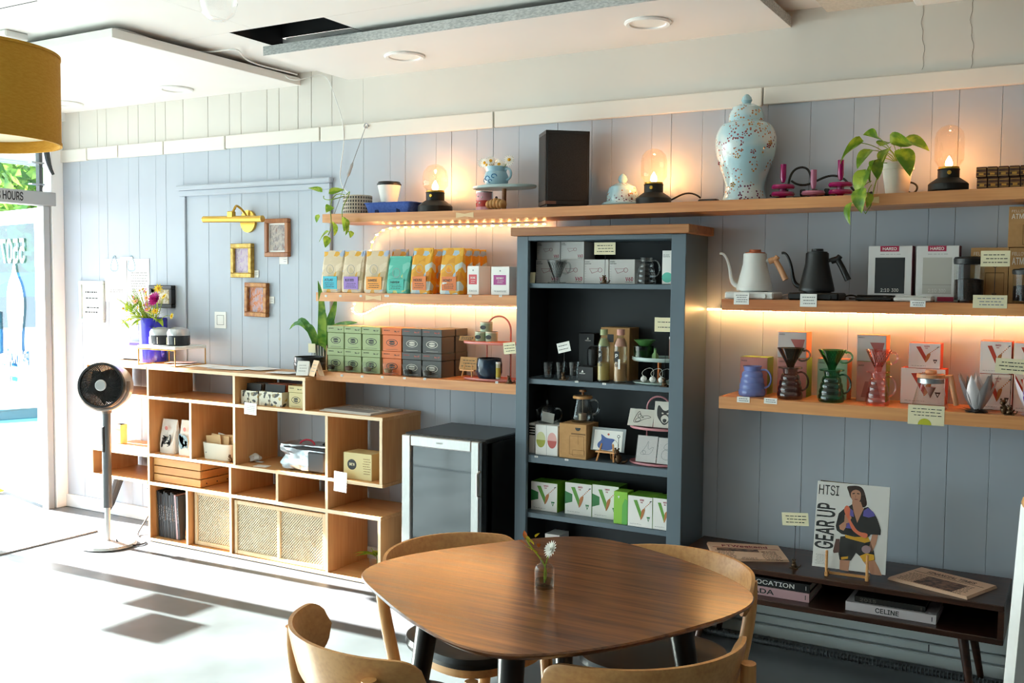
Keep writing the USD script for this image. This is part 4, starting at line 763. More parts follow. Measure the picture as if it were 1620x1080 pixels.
for row in range(2):
    for k, (a, b, m_, cn, od) in enumerate(cols):
        x, w, h0 = spot(a, b, 0, 4.13, S3); h = .120; Yk = 4.13-.008*(k > 3)
        where = ('upper row' if row else 'lower row'); who = (cn+' tea box, '+(od+' from the left, ' if cn == 'green' else (od+' of the front pair, ' if od else ''))+where+' of the stack')
        teabox(x, w-.0008, w, h, Yk, S3+.001+row*(h+.001), m_, who, M('tea_accent', '#c95a48', .5) if cn == 'dark grey' else ink, M('tea_tone', '#cfcabd', .5) if cn == 'dark grey' else ink)
    x, w, h0 = spot(668.4, 700, 0, 4.13, S3); teabox(x+.004, w-.0008, w*.9, .120, 4.122+w+.003, S3+.001+row*.121, td, 'dark grey tea box standing behind the outer front one, '+where, ink, ink)
cupg = pane('cup_glass', '#f2f4f3', 1.5, 0, .025, .75)
def glasscup(px, Yc, Z, r, h, lb, cont, cl):
    x = xat(px, Yc, Z+h/2); t = thing('sample_glass', lb, 'glass', (x, Yc, Z)); part(t, 'glass', lathe([(0, 0), (r*.55, 0), (r*.7, h*.2), (r, h)], 28), cupg)
    part(t, 'contents', lathe([(0, h*.16), (r*.6, h*.22), (r*.74, h*.45), (r*.4, h*.55), (0, h*.5)], 16), M('tea_'+cl[1:], cl, .9)); return t
for k, (px, cl, cn) in enumerate(((523.5, '#4b4336', 'dark'), (552, '#6b4a35', 'brown'), (581, '#7f7a6a', 'grey-green'), (614, '#a98a66', 'tan'), (645, '#3a3733', 'black'), (676, '#55504a', 'charcoal'))):
    glasscup(px, 4.108, S3+.001, .031, .062, 'small glass of %s tea on the shelf edge before the %s tea box' % (cn, ('first', 'second', 'third green', 'orange', 'inner grey', 'outer grey')[k]), 0, cl)
for k, px in enumerate((509.5, 541, 573, 605, 640, 672, 786)): price('tiny white price tag on the tea shelf edge, '+('first', 'second', 'third', 'fourth', 'fifth', 'sixth', 'seventh')[k]+' from the left', px, 592.5+k*1.35+(4 if k == 6 else 0), 4.08, .016, .010, seed=k+20)
# pink two-tier stand with its wares
pk = M('pink_enamel', '#d07f76', .4); pk2 = M('rose_enamel', '#c9848a', .4)
def tier(lb, px0, px1, Y, Z, zup, zh, mat, hx=.35, ry=.075, py=0):
    """two oval trays on two posts whose tops join in a handle arc"""
    a, b = xat(px0, Y, Z), xat(px1, Y, Z); w = b-a; t = thing('tiered_stand', lb, 'tiered stand', ((a+b)/2, Y+ry, Z)); el = lambda rx, ry_: np.array([(rx*math.cos(q), ry_*math.sin(q)) for q in np.linspace(0, 2*np.pi, 56, endpoint=False)])
    for z0, rx in ((0, w/2), (zup-Z, w/2)): part(t, 'tray', cat([slabmesh(el(rx, ry), [(.006, z0), (0, z0+.004), (0, z0+.012), (.004, z0+.012), (.006, z0+.005)])]), mat)
    for s in (-1, 1): part(t, 'post', cyl(.004, zup-Z-.003, s*w*hx/2, py, .005, 10), mat)
    r = w*hx/2; part(t, 'handle', tube([(-r, py, zup-Z+.006), (-r, py, zh-Z-r)]+[(-r*math.cos(q), py, zh-Z-r+r*math.sin(q)) for q in np.linspace(.2, 2.94, 14)]+[(r, py, zh-Z-r), (r, py, zup-Z+.006)], .0045, 8), mat); return t
xa = xat(769, 4.17, 1.2); zu, zh = zat(545, xa, 4.11), zat(500, xa, 4.18)
tier('coral pink two-tier stand at the right end of the tea shelf', 722, 815, 4.105, S3+.001, zu, zh, pk, .41, .075, .05)
can = M('can_green', '#a9b596', .5)
for k, (p0, p1, pt, zb) in enumerate(((747.5, 764, 525, zu+.0135), (764.3, 781, 525, zu+.0135), (755.5, 772.5, 504, 0))):
    Yc = 4.15; x, w, h = spot(p0, p1, pt, Yc, zu+.013) if k < 2 else spot(p0, p1, 525, Yc, zu+.013)
    t = thing('tea_can', 'small green and cream tea can on the pink stand, '+('lower left', 'lower right', 'topmost')[k]+' of three', 'tea can', (x, Yc+w/2, zb if k < 2 else zu+.0145+h)); part(t, 'body', cyl(w/2, h, n=28), can); part(t, 'lid', cyl(w/2+.0004, h*.14, z=h*.86, n=28), M('can_lid', '#d8cfb4', .5)); part(t, 'emblem', front(blob(0, h*.45, w*.26, h*.22, .002), -w/2+.0008), ink)
x, w, h = spot(722.5, 747, 533, 4.13, zu+.013); t = thing('note_card', 'tan handwritten card lying propped on the upper tray of the coral stand', 'card', (x, 4.15, zu+.0135), 0, rx=-25); c = part(t, 'card', bx(w, .0015, h*1.3, 0, 0, 0), kraft); part(c, 'handwriting', front(scribble(-w*.4, h*.1, w*.4, h*1.1, 3, .003, 8), -.0008), ink)
x, w, h = spot(721, 749, 565, 4.12, S3+.014); t = thing('tabletop_easel', 'little wooden easel sign on the lower tray of the coral stand', 'easel', (x, 4.16, S3+.014)); 
for s in (-1, 1): part(t, 'leg', tube([(s*w*.28, -.02, 0), (s*w*.2, -.005, h*.6)], .004, 6), beech)
part(t, 'rear_leg', tube([(0, .03, 0), (0, .0, h*.7)], .0035, 6), beech); part(t, 'ledge', span(-w*.4, w*.4, -.022, -.01, h*.30, h*.36), beech); q = part(t, 'board', rot(span(-w*.5, w*.5, -.012, -.008, h*.36, h), -14, (1, 0, 0), (0, -.01, h*.36)), kraft); part(q, 'handwriting', rot(front(scribble(-w*.4, h*.45, w*.4, h*.9, 3, .003, 5), -.0122), -14, (1, 0, 0), (0, -.01, h*.36)), ink)
x, w, h = spot(745.5, 781, 568, 4.108, S3+.014); t = thing('glazed_jar', 'dark blue glazed pot on the lower tray of the coral stand', 'jar', (x, 4.108+w/2, S3+.0135)); part(t, 'body', lathe([(0, 0), (w*.42, 0), (w*.5, h*.3), (w*.5, h*.7), (w*.46, h), (w*.42, h), (w*.42, h*.5), (0, h*.4)], 36), noisy('blue_glaze', '#16202c', '#25364a', 18., .12)); part(t, 'rim', lathe([(w*.42, h-.003), (w*.47, h-.003), (w*.46, h+.002), (w*.42, h+.002), (w*.42, h-.003)], 36), M('glaze_rim', '#121820', .15))
x = xat(788, 4.15, S3+.03); t = thing('sample_tube', 'slim pale tube with a yellow label beside the dark blue pot', 'tube', (x, 4.15, S3+.0135)); part(t, 'tube', cyl(.012, .075, n=18), M('tube_pale', '#d8cfae', .5)); part(t, 'label_band', cyl(.0123, .045, z=.008, n=18), M('tube_yellow', '#c9b23e', .5)); part(t, 'cap', cyl(.0125, .01, z=.072, n=18), card)
x = xat(806, 4.1, S3); zz = zat(550.5, x, 4.1); sign('cream handwritten card on a wire clip at the right end of the tea shelf', x, 4.098, S3+.001, .066, .055, zz, seed=31, tilt=-7)
# ================================================================ the tall cabinet: top shelf
za = KZ[0]+.001
v60 = M('v60_board', '#dfdad6', .5)
def v60box(lb, p0, p1, z, h, Y=4.178, d=.12):
    a, b = xat(p0, Y, z), xat(p1, Y, z); w = b-a-.001; t = thing('dripper_box', lb, 'box', ((a+b)/2, Y+d/2, z)); part(t, 'body', bx(w, d, h, 0, 0, 0, .001), v60); yf = -d/2
    on(t, 'lettering', mv(text('V60', h*.15, h*.33, True), w*.5-h*.40, h*.12), yf, red); on(t, 'lettering', cat([mv(text('HARIO', h*.045, h*.22), -w*.47, h*.88), mv(text('DRIPPER', h*.045, h*.28), -w*.47, h*.8), mv(text('CERAMIC', h*.045, h*.33), w*.5-h*.40, h*.05)]), yf, ink)
    on(t, 'cup_outline', cat([ext(Polygon([(-.32*h, .62*h), (.12*h, .62*h), (.05*h, .5*h), (-.2*h, .42*h), (-.32*h, .62*h)]).buffer(.006*h).difference(Polygon([(-.31*h, .61*h), (.11*h, .61*h), (.04*h, .51*h), (-.19*h, .435*h)]).buffer(-.004*h)), .0006), ext(affinity.translate(Point(0, 0).buffer(.1*h).difference(Point(0, 0).buffer(.075*h)), .17*h, .56*h), .0006)]), yf, M('rose_print', '#b98f92', .5)); on(t, 'scale_ticks', cat([rect(-w*.48, h*q, -w*.42, h*q+.0008) for q in (.1, .2, .3, .4, .5, .6, .7)]), yf, grey_ink); return t
hb = zat(410, -1.95, 4.15)-za
for k, (a, b, lb) in enumerate(((847.5, 885.5, 'lower row first from the left'), (886, 923.5, 'lower row second from the left'), (924, 962.5, 'lower row third from the left'), (963.5, 1004, 'lower row at the right'))): v60box('white dripper box with red numbering, '+lb, a, b, za, hb)
for a, b, lb in ((849, 886, 'upper row left'), (887, 924, 'upper row right')): v60box('white dripper box with red numbering, '+lb, a, b, za+hb+.001, min(hb*.97, 1.743-za-hb-.001))
cglass = pane('cup_clear', '#eef0f0', 1.5, 0, .05, .75)
def carafe(lb, p0, p1, pt, Y, Z, mat, rings=4, name='coffee_server', neck=.62, lid=None, handle=1, band=None):
    """a wavy-walled glass jug with a loop handle; p0..p1 spans the body"""
    x, w, h = spot(p0, p1, pt, Y, Z); R = w/2; t = thing(name, lb, 'coffee server', (x, Y+R, Z)); pr = [(0, 0), (R*.93, 0), (R, h*.05)]
    for k in range(rings):
        s = (k+.0)/rings; e = np.interp(s, [0, .35, 1], [1., .92, neck+.02]); zz = h*(.06+.74*s); st = h*.74/rings
        pr += [(R*e, zz+st*.1), (R*(e+.02), zz+st*.4), (R*(e-.01), zz+st*.75), (R*(e-.05), zz+st*.97)]
    pr += [(R*neck*.93, h*.84), (R*neck*1.0, h*.95), (R*neck*1.08, h)]
    part(t, 'jug', lathe(pr, 40), mat)
    if handle: part(t, 'handle', tube([(R*neck*.95, 0, h*.86), (R*1.15, 0, h*.86), (R*1.42, 0, h*.68), (R*1.36, 0, h*.42), (R*.95, 0, h*.28)], R*.075, 8, 18), mat)
    if band: part(t, 'collar', lathe([(R*neck*.9, h*.82), (R*neck*1.04, h*.82), (R*neck*1.04, h*.92), (R*neck*.9, h*.92), (R*neck*.9, h*.82)], 32), band)
    if lid: part(t, 'lid', lathe([(0, h*.97), (R*neck*.98, h*.97), (R*neck*1.05, h*1.0), (R*neck*.9, h*1.05), (0, h*1.06)], 30), lid)
    return t
def dripper(t, R, z0, h, mat, ribs=10, rx=1):
    """ribbed cone with foot plate and ring handle, on top of thing t's origin"""
    part(t, 'foot_plate', lathe([(R*.25, z0), (R*.92, z0), (R*.95, z0+.003), (R*.92, z0+.006), (R*.25, z0+.006), (R*.25, z0)], 36), mat)
    part(t, 'cone', lathe([(R*.27, z0+.006), (R*.38, z0+h*.25), (R*1.0, z0+h*.93), (R*1.07, z0+h), (R*1.03, z0+h), (R*.96, z0+h*.93), (R*.34, z0+h*.26), (R*.24, z0+.006)], 40), mat)
    part(t, 'rib', cat([tube([((R*(.36+.6*s)-.001)*math.cos(a+.9*s), (R*(.36+.6*s)-.001)*math.sin(a+.9*s), z0+h*(.26+.66*s)) for s in np.linspace(0, 1, 8)], .0014, 4) for a in np.linspace(0, 6.283, ribs*2, endpoint=False)]), mat, kind='stuff')
    part(t, 'ring_handle', tube([(R*.98*1+.0, 0, z0+h*.86), (R*1.32, 0, z0+h*.88), (R*1.5, 0, z0+h*.7), (R*1.32, 0, z0+h*.48), (R*.62, 0, z0+h*.46)], .004, 8, 16), mat)
x, w, h = spot(862, 890, 411, 4.10, za); t = thing('glass_dripper', 'clear glass dripper with ring handle in front of the white dripper boxes', 'coffee dripper', (x, 4.086+w/2, za)); dripper(t, w/2, 0, h, cglass)
carafe('clear glass server with wavy walls on the top shelf of the cabinet', 1003, 1031, 407, 4.10, za, cglass)
t, w, h, yf = carton('slim white carton with a teal oval print at the right of the cabinet top shelf', 1047, 1064, 396, 4.12, za, .09, wb)
on(t, 'oval_print', ext(affinity.scale(Point(0, 0).buffer(1), w*.5, h*.15).intersection(sbox(-w*.5, -1, w*.5, 1)), .0006).apply_translation((0, h*.2, 0)), yf, M('teal_print', '#5fc0aa', .5)); on(t, 'lettering', mv(text('GLASS', h*.03, w*.55), -w*.4, h*.85), yf, ink); on(t, 'lettering', mv(text('SERVER', h*.03, w*.6), -w*.4, h*.8), yf, ink)
one('blank_card', 'small plain cream card leaning at the left end of the cabinet top shelf', 'card', bx(.028, .002, .05), creamc, (xat(842, 4.11, za), 4.11, za), 0, rx=-8)
x = xat(956, 4.10, za); sign('cream handwritten card on a tall wire clip on the cabinet top shelf', x, 4.10, za, .104, .055, zat(393, x, 4.10), seed=12)
# ---------------------------------------------------------------- second shelf
zb = KZ[1]+.001
for k, (a, b) in enumerate(((853.5, 873.5), (876, 893), (897, 914))):
    x, w, h = spot(a, b, 573, 4.12, zb); t = thing('tumbler', 'clear ribbed glass tumbler on the cabinet, '+('first', 'second', 'third')[k]+' from the left', 'glass', (x, 4.11+w/2, zb)); part(t, 'glass', lathe([(0, 0), (w*.36, 0), (w*.4, h*.1), (w*.5, h)], 26), cglass)
    part(t, 'ring', cat([lathe([(w*(.40+.1*s), h*s), (w*(.415+.1*s), h*s+.002), (w*(.40+.1*s), h*s+.004)], 26) for s in (.3, .5, .7)]), cglass)
x = xat(892, 4.10, zb); sign('tilted white card on a clip among the glass tumblers', x, 4.095, zb, .066, .046, zat(549, x, 4.1), card, 2, 13, -14)
matb = M('matt_black', '#131314', .5)
t, w, h, yf = carton('short matt black carton with a small white mark beside the tumblers', 914, 938, 580, 4.11, zb, .09, matb, b=.001); on(t, 'emblem', cat([ext([(-.006, 0), (.006, 0), (0, .012)], .0006), mv(text('COMMANDANTE' if 0 else 'GRINDER', .004, .03, True, cx=0), 0, -.007)]).apply_translation((-w*.2, h*.6, 0)), yf, card)
x, w, h = spot(920, 939, 549, 4.15, zb); t = thing('hand_grinder', 'black cylindrical hand grinder behind the short black carton', 'grinder', (x, 4.18+w/2, zb)); part(t, 'body', lathe([(0, 0), (w*.42, 0), (w*.42, h*.45), (w*.48, h*.5), (w*.48, h*.92), (w*.3, h), (0, h)], 30), matb); part(t, 'crank', cat([bx(w*1.3, .012, .006, w*.4, 0, h), cyl(.009, .03, w*.98, 0, h)]), matb)
t, w, h, yf = carton('tall matt black carton behind the hand grinder', 915, 939, 527, 4.28, zb, .05, matb); on(t, 'emblem', cat([ext([(-.006, 0), (.006, 0), (0, .012)], .0006), mv(text('GRINDER', .004, .03, True, cx=0), 0, -.007)]).apply_translation((w*.1, h*.86, 0)), yf, card)
bg = pane('bottle_glass', '#eef0ea', 1.5, 0, .06, .8)
for a, b, pt, cc, cn in ((941, 959.5, 522, '#a7b184', 'green'), (966.5, 986.5, 522, '#d59a8a', 'pink')):
    x, w, h = spot(a, b, pt, 4.105, zb); R = w/2; t = thing('filter_bottle', 'tall clear bottle with a %s cap and a black letter label' % cn, 'bottle', (x, 4.105+R, zb))
    part(t, 'bottle', lathe([(0, 0), (R*.95, 0), (R, .006), (R, h*.68), (R*.9, h*.77), (R*.5, h*.86), (R*.45, h*.92)], 32), bg)
    part(t, 'contents', lathe([(0, .009), (R*.93, .009), (R*.93, h*.36), (0, h*.36)], 28), M('bottle_'+cn, {'green': '#b9a05a', 'pink': '#b98a5c'}[cn], .6)); part(t, 'cap', cyl(R*.58, h*.11, z=h*.90, n=26), M('cap_'+cn, cc, .5)); part(t, 'shoulder_tint', lathe([(R*.93, h*.69), (R*.52, h*.84), (R*.51, h*.84), (R*.90, h*.69)], 24), M('cap_'+cn, cc, .5))
    q = part(t, 'label', front(rect(-R*.45, h*.4, R*.2, h*.6, .001), -R-.0006), black); part(q, 'letter', front(mv(text('P', h*.07, R*.4, True), -R*.34, h*.48), -R-.0018), card); part(t, 'letter_mark', front(cat([mv(text('CO', h*.045, R*.6, True), -R*.4, h*.31)]), -R-.0002), ink)
one('white_tag', 'narrow white tag stuck on the pink-capped bottle', 'tag', bx(.01, .001, .045), card, (xat(979, 4.1, 1.2), 4.1025, zat(586, -1.7, 4.1)))
t, w, h, yf = carton('kraft cardboard box with a black square behind the two bottles', 949.5, 995, 518, 4.225, zb, .11, kraft); on(t, 'square_print', rect(-w*.27, h*.72, -w*.05, h*.87), yf, matb)
x0_, x1_ = xat(986.5, 4.10, zb), xat(1072, 4.1, zb); w = x1_-x0_; x = (x0_+x1_)/2; zp = zat(571, x, 4.11)-zb; copper = M('copper', '#b5683a', .3, .7)
t = thing('cake_stand', 'mint two-tier stand with a copper post at the right of the cabinet second shelf', 'cake stand', (x, 4.205, zb)); el = lambda rx, ry: np.array([(rx*math.cos(q), ry*math.sin(q)) for q in np.linspace(0, 2*np.pi, 48, endpoint=False)])
mint2 = M('mint_plate', '#b3c6c0', .35); part(t, 'tray', slabmesh(el(w/2, .095), [(.006, zp-.006), (0, zp), (0, zp+.012), (.004, zp+.012), (.006, zp+.004)]), mint2); part(t, 'base_tray', slabmesh(el(w/2*.95, .095), [(.006, 0), (0, .004), (0, .008), (.004, .008)]), mint2); part(t, 'post', cyl(.010, zp-.014, z=.008), copper); zt_ = zb+zp+.0045
gg = pane('green_glass', '#5f9a5a', 1.5, 0, .06, .6); gs = M('green_glaze', '#4f7f45', .25)
x, w, h = spot(996, 1026, 548, 4.13, zt_); t = thing('glass_pot', 'green-tinted straight glass pot on the mint stand', 'pot', (x, 4.135+w/2, zt_)); part(t, 'glass', lathe([(0, 0), (w*.47, 0), (w*.5, .004), (w*.5, h)], 32), gg); part(t, 'filling', cyl(w*.46, h*.5, z=.007, n=28), gs)
t = thing('green_bowl', 'shallow green bowl resting on the green glass pot', 'bowl', (x+.006, 4.135+w/2, zt_+h+.0006)); part(t, 'bowl', lathe([(0, 0), (w*.25, 0), (w*.55, .028), (w*.53, .028), (w*.22, .005), (0, .004)], 32), gs); part(t, 'foot', lathe([(w*.18, 0), (w*.22, 0), (w*.2, .004)], 20), gs)
x, w, h = spot(1029, 1041, 553, 4.13, zt_); t = thing('green_vial', 'tiny faceted green bottle on the mint stand', 'bottle', (x, 4.14, zt_)); part(t, 'body', lathe([(0, 0), (w*.5, 0), (w*.42, h*.5), (w*.2, h*.72), (w*.2, h), (0, h)], 6), M('vial_green', '#7fa36a', .2)); part(t, 'stopper', cyl(w*.16, .006, z=h), gs)
x, w, h = spot(1056, 1066, 533, 4.14, zt_); t = thing('spice_tube', 'slim reddish glass tube at the right edge of the mint stand', 'tube', (x, 4.16, zt_)); part(t, 'tube', cyl(w/2, h*.9, n=18), M('rose_salt', '#b07a62', .4)); part(t, 'cap', cyl(w/2+.0005, h*.1, z=h*.9, n=18), card)
x = xat(1052, 4.10, zb); sign('cream handwritten card on a wire clip above the mint stand', x, 4.09, zb, .098, .062, zat(513.5, x, 4.09), seed=17, rows=2)
for k, px in enumerate((1017, 1031, 1045)):
    x = xat(px, 4.13, zb+.01); t = thing('light_ball', 'white ball of a wired light set on the mint stand base, '+('first', 'second', 'third')[k]+' from the left', 'light', (x, 4.14, zb+.0085)); part(t, 'ball', ball(.0145, 0, 0, .0145, 2), card); part(t, 'wire', tube([(0, 0, .028), (-.01, .02, .05), (.02, .04, .06), (.035, .03, .04), (.02, .01, .012)], .0012, 5, 20), card)
for k, (px, py) in enumerate(((912.5, 603.5), (956, 607))): price('tiny white price tag on the cabinet second shelf edge, '+('left', 'right')[k]+' one', px, py, KS, .018, .008, seed=40+k)
# ---------------------------------------------------------------- third shelf
zc_ = KZ[2]+.001
t, w, h, yf = carton('narrow white and black striped carton at the left of the cabinet third shelf', 836.5, 846, 669, 4.13, zc_, .11, wb); on(t, 'stripe', cat([rect(-w*.5, h*(.6+.09*q), w*.5, h*(.65+.09*q)) for q in range(4)]), yf, matb)
t, w, h, yf = carton('white carton printed with a green and a red teacup under the glass teapot', 846.7, 882, 672.5, 4.105, zc_, .13, wb)
for s, c1, c2, nm in ((-1, '#a3a83a', '#cfcf9a', 'green'), (1, '#c25a52', '#e2a9a2', 'red')):
    on(t, 'cup_print', blob(s*w*.25, h*.52, w*.2, h*.25, .0006, 28), yf, M('cup_pale_'+nm, c2, .5)); on(t, 'cup_print', ext(affinity.scale(Point(0, 0).buffer(1), w*.2, h*.25).intersection(sbox(-1, -1, 1, 0)), .0006).apply_translation((s*w*.25, h*.5, 0)), yf-.0006, M('cup_deep_'+nm, c1, .5))
on(t, 'divider_line', rect(-.0006, 0, .0006, h), yf, grey_ink); hw = h; xw = xat(869, 4.17, zc_+h)
t = thing('glass_teapot', 'round glass teapot with a clear handle standing on the teacup carton', 'teapot', (xat(865, 4.16, zc_+hw+.03), 4.165, zc_+hw+.0008)); x_, w, h = spot(849, 880, 634, 4.12, zc_+hw)
R = w/2; part(t, 'pot', lathe([(0, 0), (R*.75, 0), (R*.95, h*.15), (R, h*.38), (R*.85, h*.62), (R*.6, h*.7)], 36), cglass); part(t, 'lid', lathe([(0, h*.8), (R*.12, h*.8), (R*.15, h*.98), (0, h)], 20), cglass); part(t, 'lid_plate', lathe([(0, h*.70), (R*.6, h*.70), (R*.5, h*.76), (R*.1, h*.8), (0, h*.8)], 30), cglass); part(t, 'handle', tube([(R*.8, 0, h*.62), (R*1.35, 0, h*.6), (R*1.45, 0, h*.35), (R*1.2, 0, h*.15), (R*.85, 0, h*.12)], .005, 8, 18), cglass); part(t, 'paper_insert', rot(bx(w*.62, .002, h*.42, 0, 0, .004), 8, (0, 1, 0)), card); part(t, 'spout', tube([(-R*.9, 0, h*.35), (-R*1.1, 0, h*.55)], [.008, .005], 8), cglass)
t, w, h, yf = carton('kraft cardboard box with a line drawing of a press pot', 884.5, 927, 670.5, 4.095, zc_, .13, kraft); kl = M('brown_line', '#7a5528', .6)
on(t, 'line_drawing', cat([rect(-w*.06, h*.70, w*.47, h*.74), ext(sbox(-w*.12, h*.12, w*.42, h*.66).difference(sbox(-w*.11, h*.13, w*.41, h*.65)), .0005), ext(sbox(0, h*.08, w*.44, h*.26).difference(sbox(.001, h*.09, w*.43, h*.25)), .0005), rect(w*.2, h*.42, w*.205, h*.7)]), yf, kl); on(t, 'cup_mark', ext(affinity.scale(Point(0, 0).buffer(1), w*.1, h*.09).intersection(sbox(-1, -1, 1, .0)), .0006).apply_translation((w*.19, h*.9, 0)), yf, matb); hk = h
x, w, h = spot(897, 931, 617, 4.13, zc_+hk); t = thing('press_pot', 'glass press pot with a wooden lid and knob standing on the kraft box', 'coffee press', (x, 4.125+w/2, zc_+hk+.0008)); R = w/2
part(t, 'glass', lathe([(0, 0), (R*.9, 0), (R, h*.12), (R*.95, h*.25), (R*.68, h*.66), (R*.72, h*.72)], 36), cglass); part(t, 'lid', lathe([(0, h*.72), (R*.82, h*.72), (R*.85, h*.75), (R*.8, h*.80), (0, h*.81)], 32), beech); part(t, 'knob', lathe([(0, h*.81), (R*.1, h*.82), (R*.1, h*.90), (R*.3, h*.92), (R*.28, h*.98), (0, h)], 24), walnut); part(t, 'handle', tube([(R*.7, 0, h*.66), (R*1.35, 0, h*.66), (R*1.5, 0, h*.48), (R*1.3, 0, h*.3), (R*.93, 0, h*.27)], .0055, 8, 18), cglass); part(t, 'plunger', cat([cyl(R*.36, h*.2, z=h*.06, n=24), cyl(.0015, h*.6, z=h*.2, n=6)]), M('plunger_metal', '#b9a58c', .4, .6))
x, w, h = spot(936, 988, 677, 4.12, zc_); t = thing('tabletop_easel', 'small wooden easel holding a blue animal print on the cabinet third shelf', 'easel', (x-.005, 4.13, zc_+.0012)); lg = h*.32
for s in (-1, 1): part(t, 'leg', tube([(s*w*.26, -.03, 0), (s*w*.17, -.006, lg*1.6)], .0042, 6), beech)
part(t, 'rear_leg', tube([(0, .04, 0), (0, .012, lg*1.7)], .004, 6), beech); part(t, 'ledge', span(-w*.30, w*.30, -.032, -.012, lg*.8, lg*.95), beech)
t2 = thing('art_print', 'plastic-sleeved card with a blue animal head propped on the small easel', 'print', (x-.004, 4.117, zc_+lg*.96), 0, rx=-12); hh = h-lg*.95
part(t2, 'sleeve', bx(w*1.02, .001, hh, 0, .001, 0), M('sleeve', '#9fa6a8', .15)); part(t2, 'print_card', bx(w*.86, .0012, hh*.86, .0, -.0005, .003), card); part(t2, 'animal_head', front(ext(smoothpath([(-.3*w, .02), (.16*w, .02), (.12*w, .3*hh), (.2*w, .5*hh), (.02*w, .55*hh), (-.1*w, .6*hh), (-.22*w, .7*hh), (-.2*w, .5*hh), (-.3*w, .3*hh)], 40, True), .0006), -.0012), M('print_blue', '#4a63a0', .6)); part(t2, 'seal', front(blob(0, hh*.72, .005, .005), -.0012), M('seal_red', '#c05a48', .5))
part(t2, 'outline', front(ext(Polygon(smoothpath([(.16*w, .02), (.3*w, .02), (.3*w, .35*hh), (.18*w, .5*hh)], 20, True)).buffer(.0006).difference(Polygon(smoothpath([(.16*w, .02), (.3*w, .02), (.3*w, .35*hh), (.18*w, .5*hh)], 20, True)).buffer(-.0005)), .0006), -.0012), ink)
def squirrel(x, y, z, s, lb, name='squirrel_figure'):
    t = thing(name, lb, 'figurine', (x, y, z)); part(t, 'body', cat([ball(.012*s, 0, 0, .014*s, 2, (.8, .9, 1.15)), ball(.008*s, -.003*s, -.006*s, .034*s, 2)]), bronze); part(t, 'tail', tube([(.008*s, .006*s, .004*s), (.02*s, .008*s, .006*s), (.026*s, .004*s, .014*s)], [.004*s, .002*s], 6, 10), bronze)
    for q in (-1, 1): part(t, 'ear', ball(.003*s, -.003*s+q*.005*s, -.004*s, .043*s, 1), bronze)
    part(t, 'paw', tube([(-.004*s, -.008*s, .018*s), (-.008*s, -.014*s, .022*s)], .0025*s, 5), bronze); return t
sx_ = xat(978, 4.095, zc_); t = sign('small ring clip on a seated bronze figure in front of the easel', sx_, 4.092, zc_, .0, .0, zat(690, sx_, 4.1)) if 0 else squirrel(sx_, 4.096, zc_, 1.55, 'seated bronze animal figure in front of the small easel')
part(t, 'wire', tube([(0, 0, .06), (.0, 0, .115)]+[(.006*math.sin(q), 0, .121-.006*math.cos(q)) for q in np.linspace(0, 6.28, 12)], .0012, 5), black)
xa = xat(1023, 4.1, .85); zu2, zh2 = zat(681, xa, 4.10), zat(627, xa, 4.16)
tier('rose pink two-tier stand at the right of the cabinet third shelf', 985.5, 1075, 4.095, zc_, zu2, zh2, pk2, .42, .085)
def artcard(p0, p1, pt, pb, Y, zb_, lb, draw, mat, mt, rx=-14, rz=0, sleeve=False):
    a, b = xat(p0, Y, zb_+.05), xat(p1, Y, zb_+.05); w = b-a; h = (zat(pt, (a+b)/2, Y)-zb_)/math.cos(math.radians(rx)); t = thing('art_card', lb, 'card', ((a+b)/2, Y, zb_), rz, rx=rx); part(t, 'print_card', bx(w, .003, h, 0, .0015, 0, .0005), mat); part(t, 'drawing', front(draw(w, h), -.0002), mt)
    if sleeve: part(t, 'sleeve', bx(w*1.04, .0006, h*1.02, 0, -.002, -.0), pane('sleeve_film', '#f2f4f5', 1.5, .12, .16, .8))
    return t
def lines(polys, r=.0009): return ext(unary_union([Polygon(smoothpath(p, 30, True)).buffer(r).difference(Polygon(smoothpath(p, 30, True)).buffer(-r)) for p in polys]), .0006)
fox = lambda w, h: lines([[(-.25*w, .2*h), (-.2*w, .62*h), (-.1*w, .85*h), (0, .6*h), (.2*w, .62*h), (.38*w, .55*h), (.15*w, .42*h), (-.05*w, .25*h)], [(-.12*w, .5*h), (-.08*w, .7*h), (-.02*w, .55*h)], [(.02*w, .5*h), (.06*w, .54*h), (.1*w, .5*h)], [(-.2*w, .25*h), (-.12*w, .45*h), (0, .38*h)]])
def wolf(w, h):
    hd_ = Polygon(smoothpath([(-.3*w, .85*h), (-.1*w, .68*h), (.1*w, .68*h), (.3*w, .85*h), (.36*w, .5*h), (.2*w, .25*h), (0, .12*h), (-.2*w, .25*h), (-.36*w, .5*h)], 60, True)); c = [Polygon(smoothpath(p, 20, True)) for p in ([(-.18*w, .35*h), (0, .5*h), (.18*w, .35*h), (0, .18*h)], [(-.16*w, .58*h), (-.06*w, .55*h), (-.15*w, .53*h)], [(.16*w, .58*h), (.06*w, .55*h), (.15*w, .53*h)])]; m_ = Polygon(smoothpath([(-.08*w, .32*h), (.08*w, .32*h), (0, .2*h)], 16, True)); return ext(hd_.difference(unary_union(c)).union(m_), .0006)
paper = M('warm_paper', '#d9d3c8', .7)
artcard(992.5, 1032, 648, 676, 4.13, zu2+.0138, 'square card with a fox head line drawing, tilted on the rose stand upper tray', fox, paper, ink, -25)
artcard(1033.5, 1068, 636, 680, 4.125, zu2+.0138, 'tall card with a dark wolf head on the rose stand upper tray', wolf, paper, ink, -10)
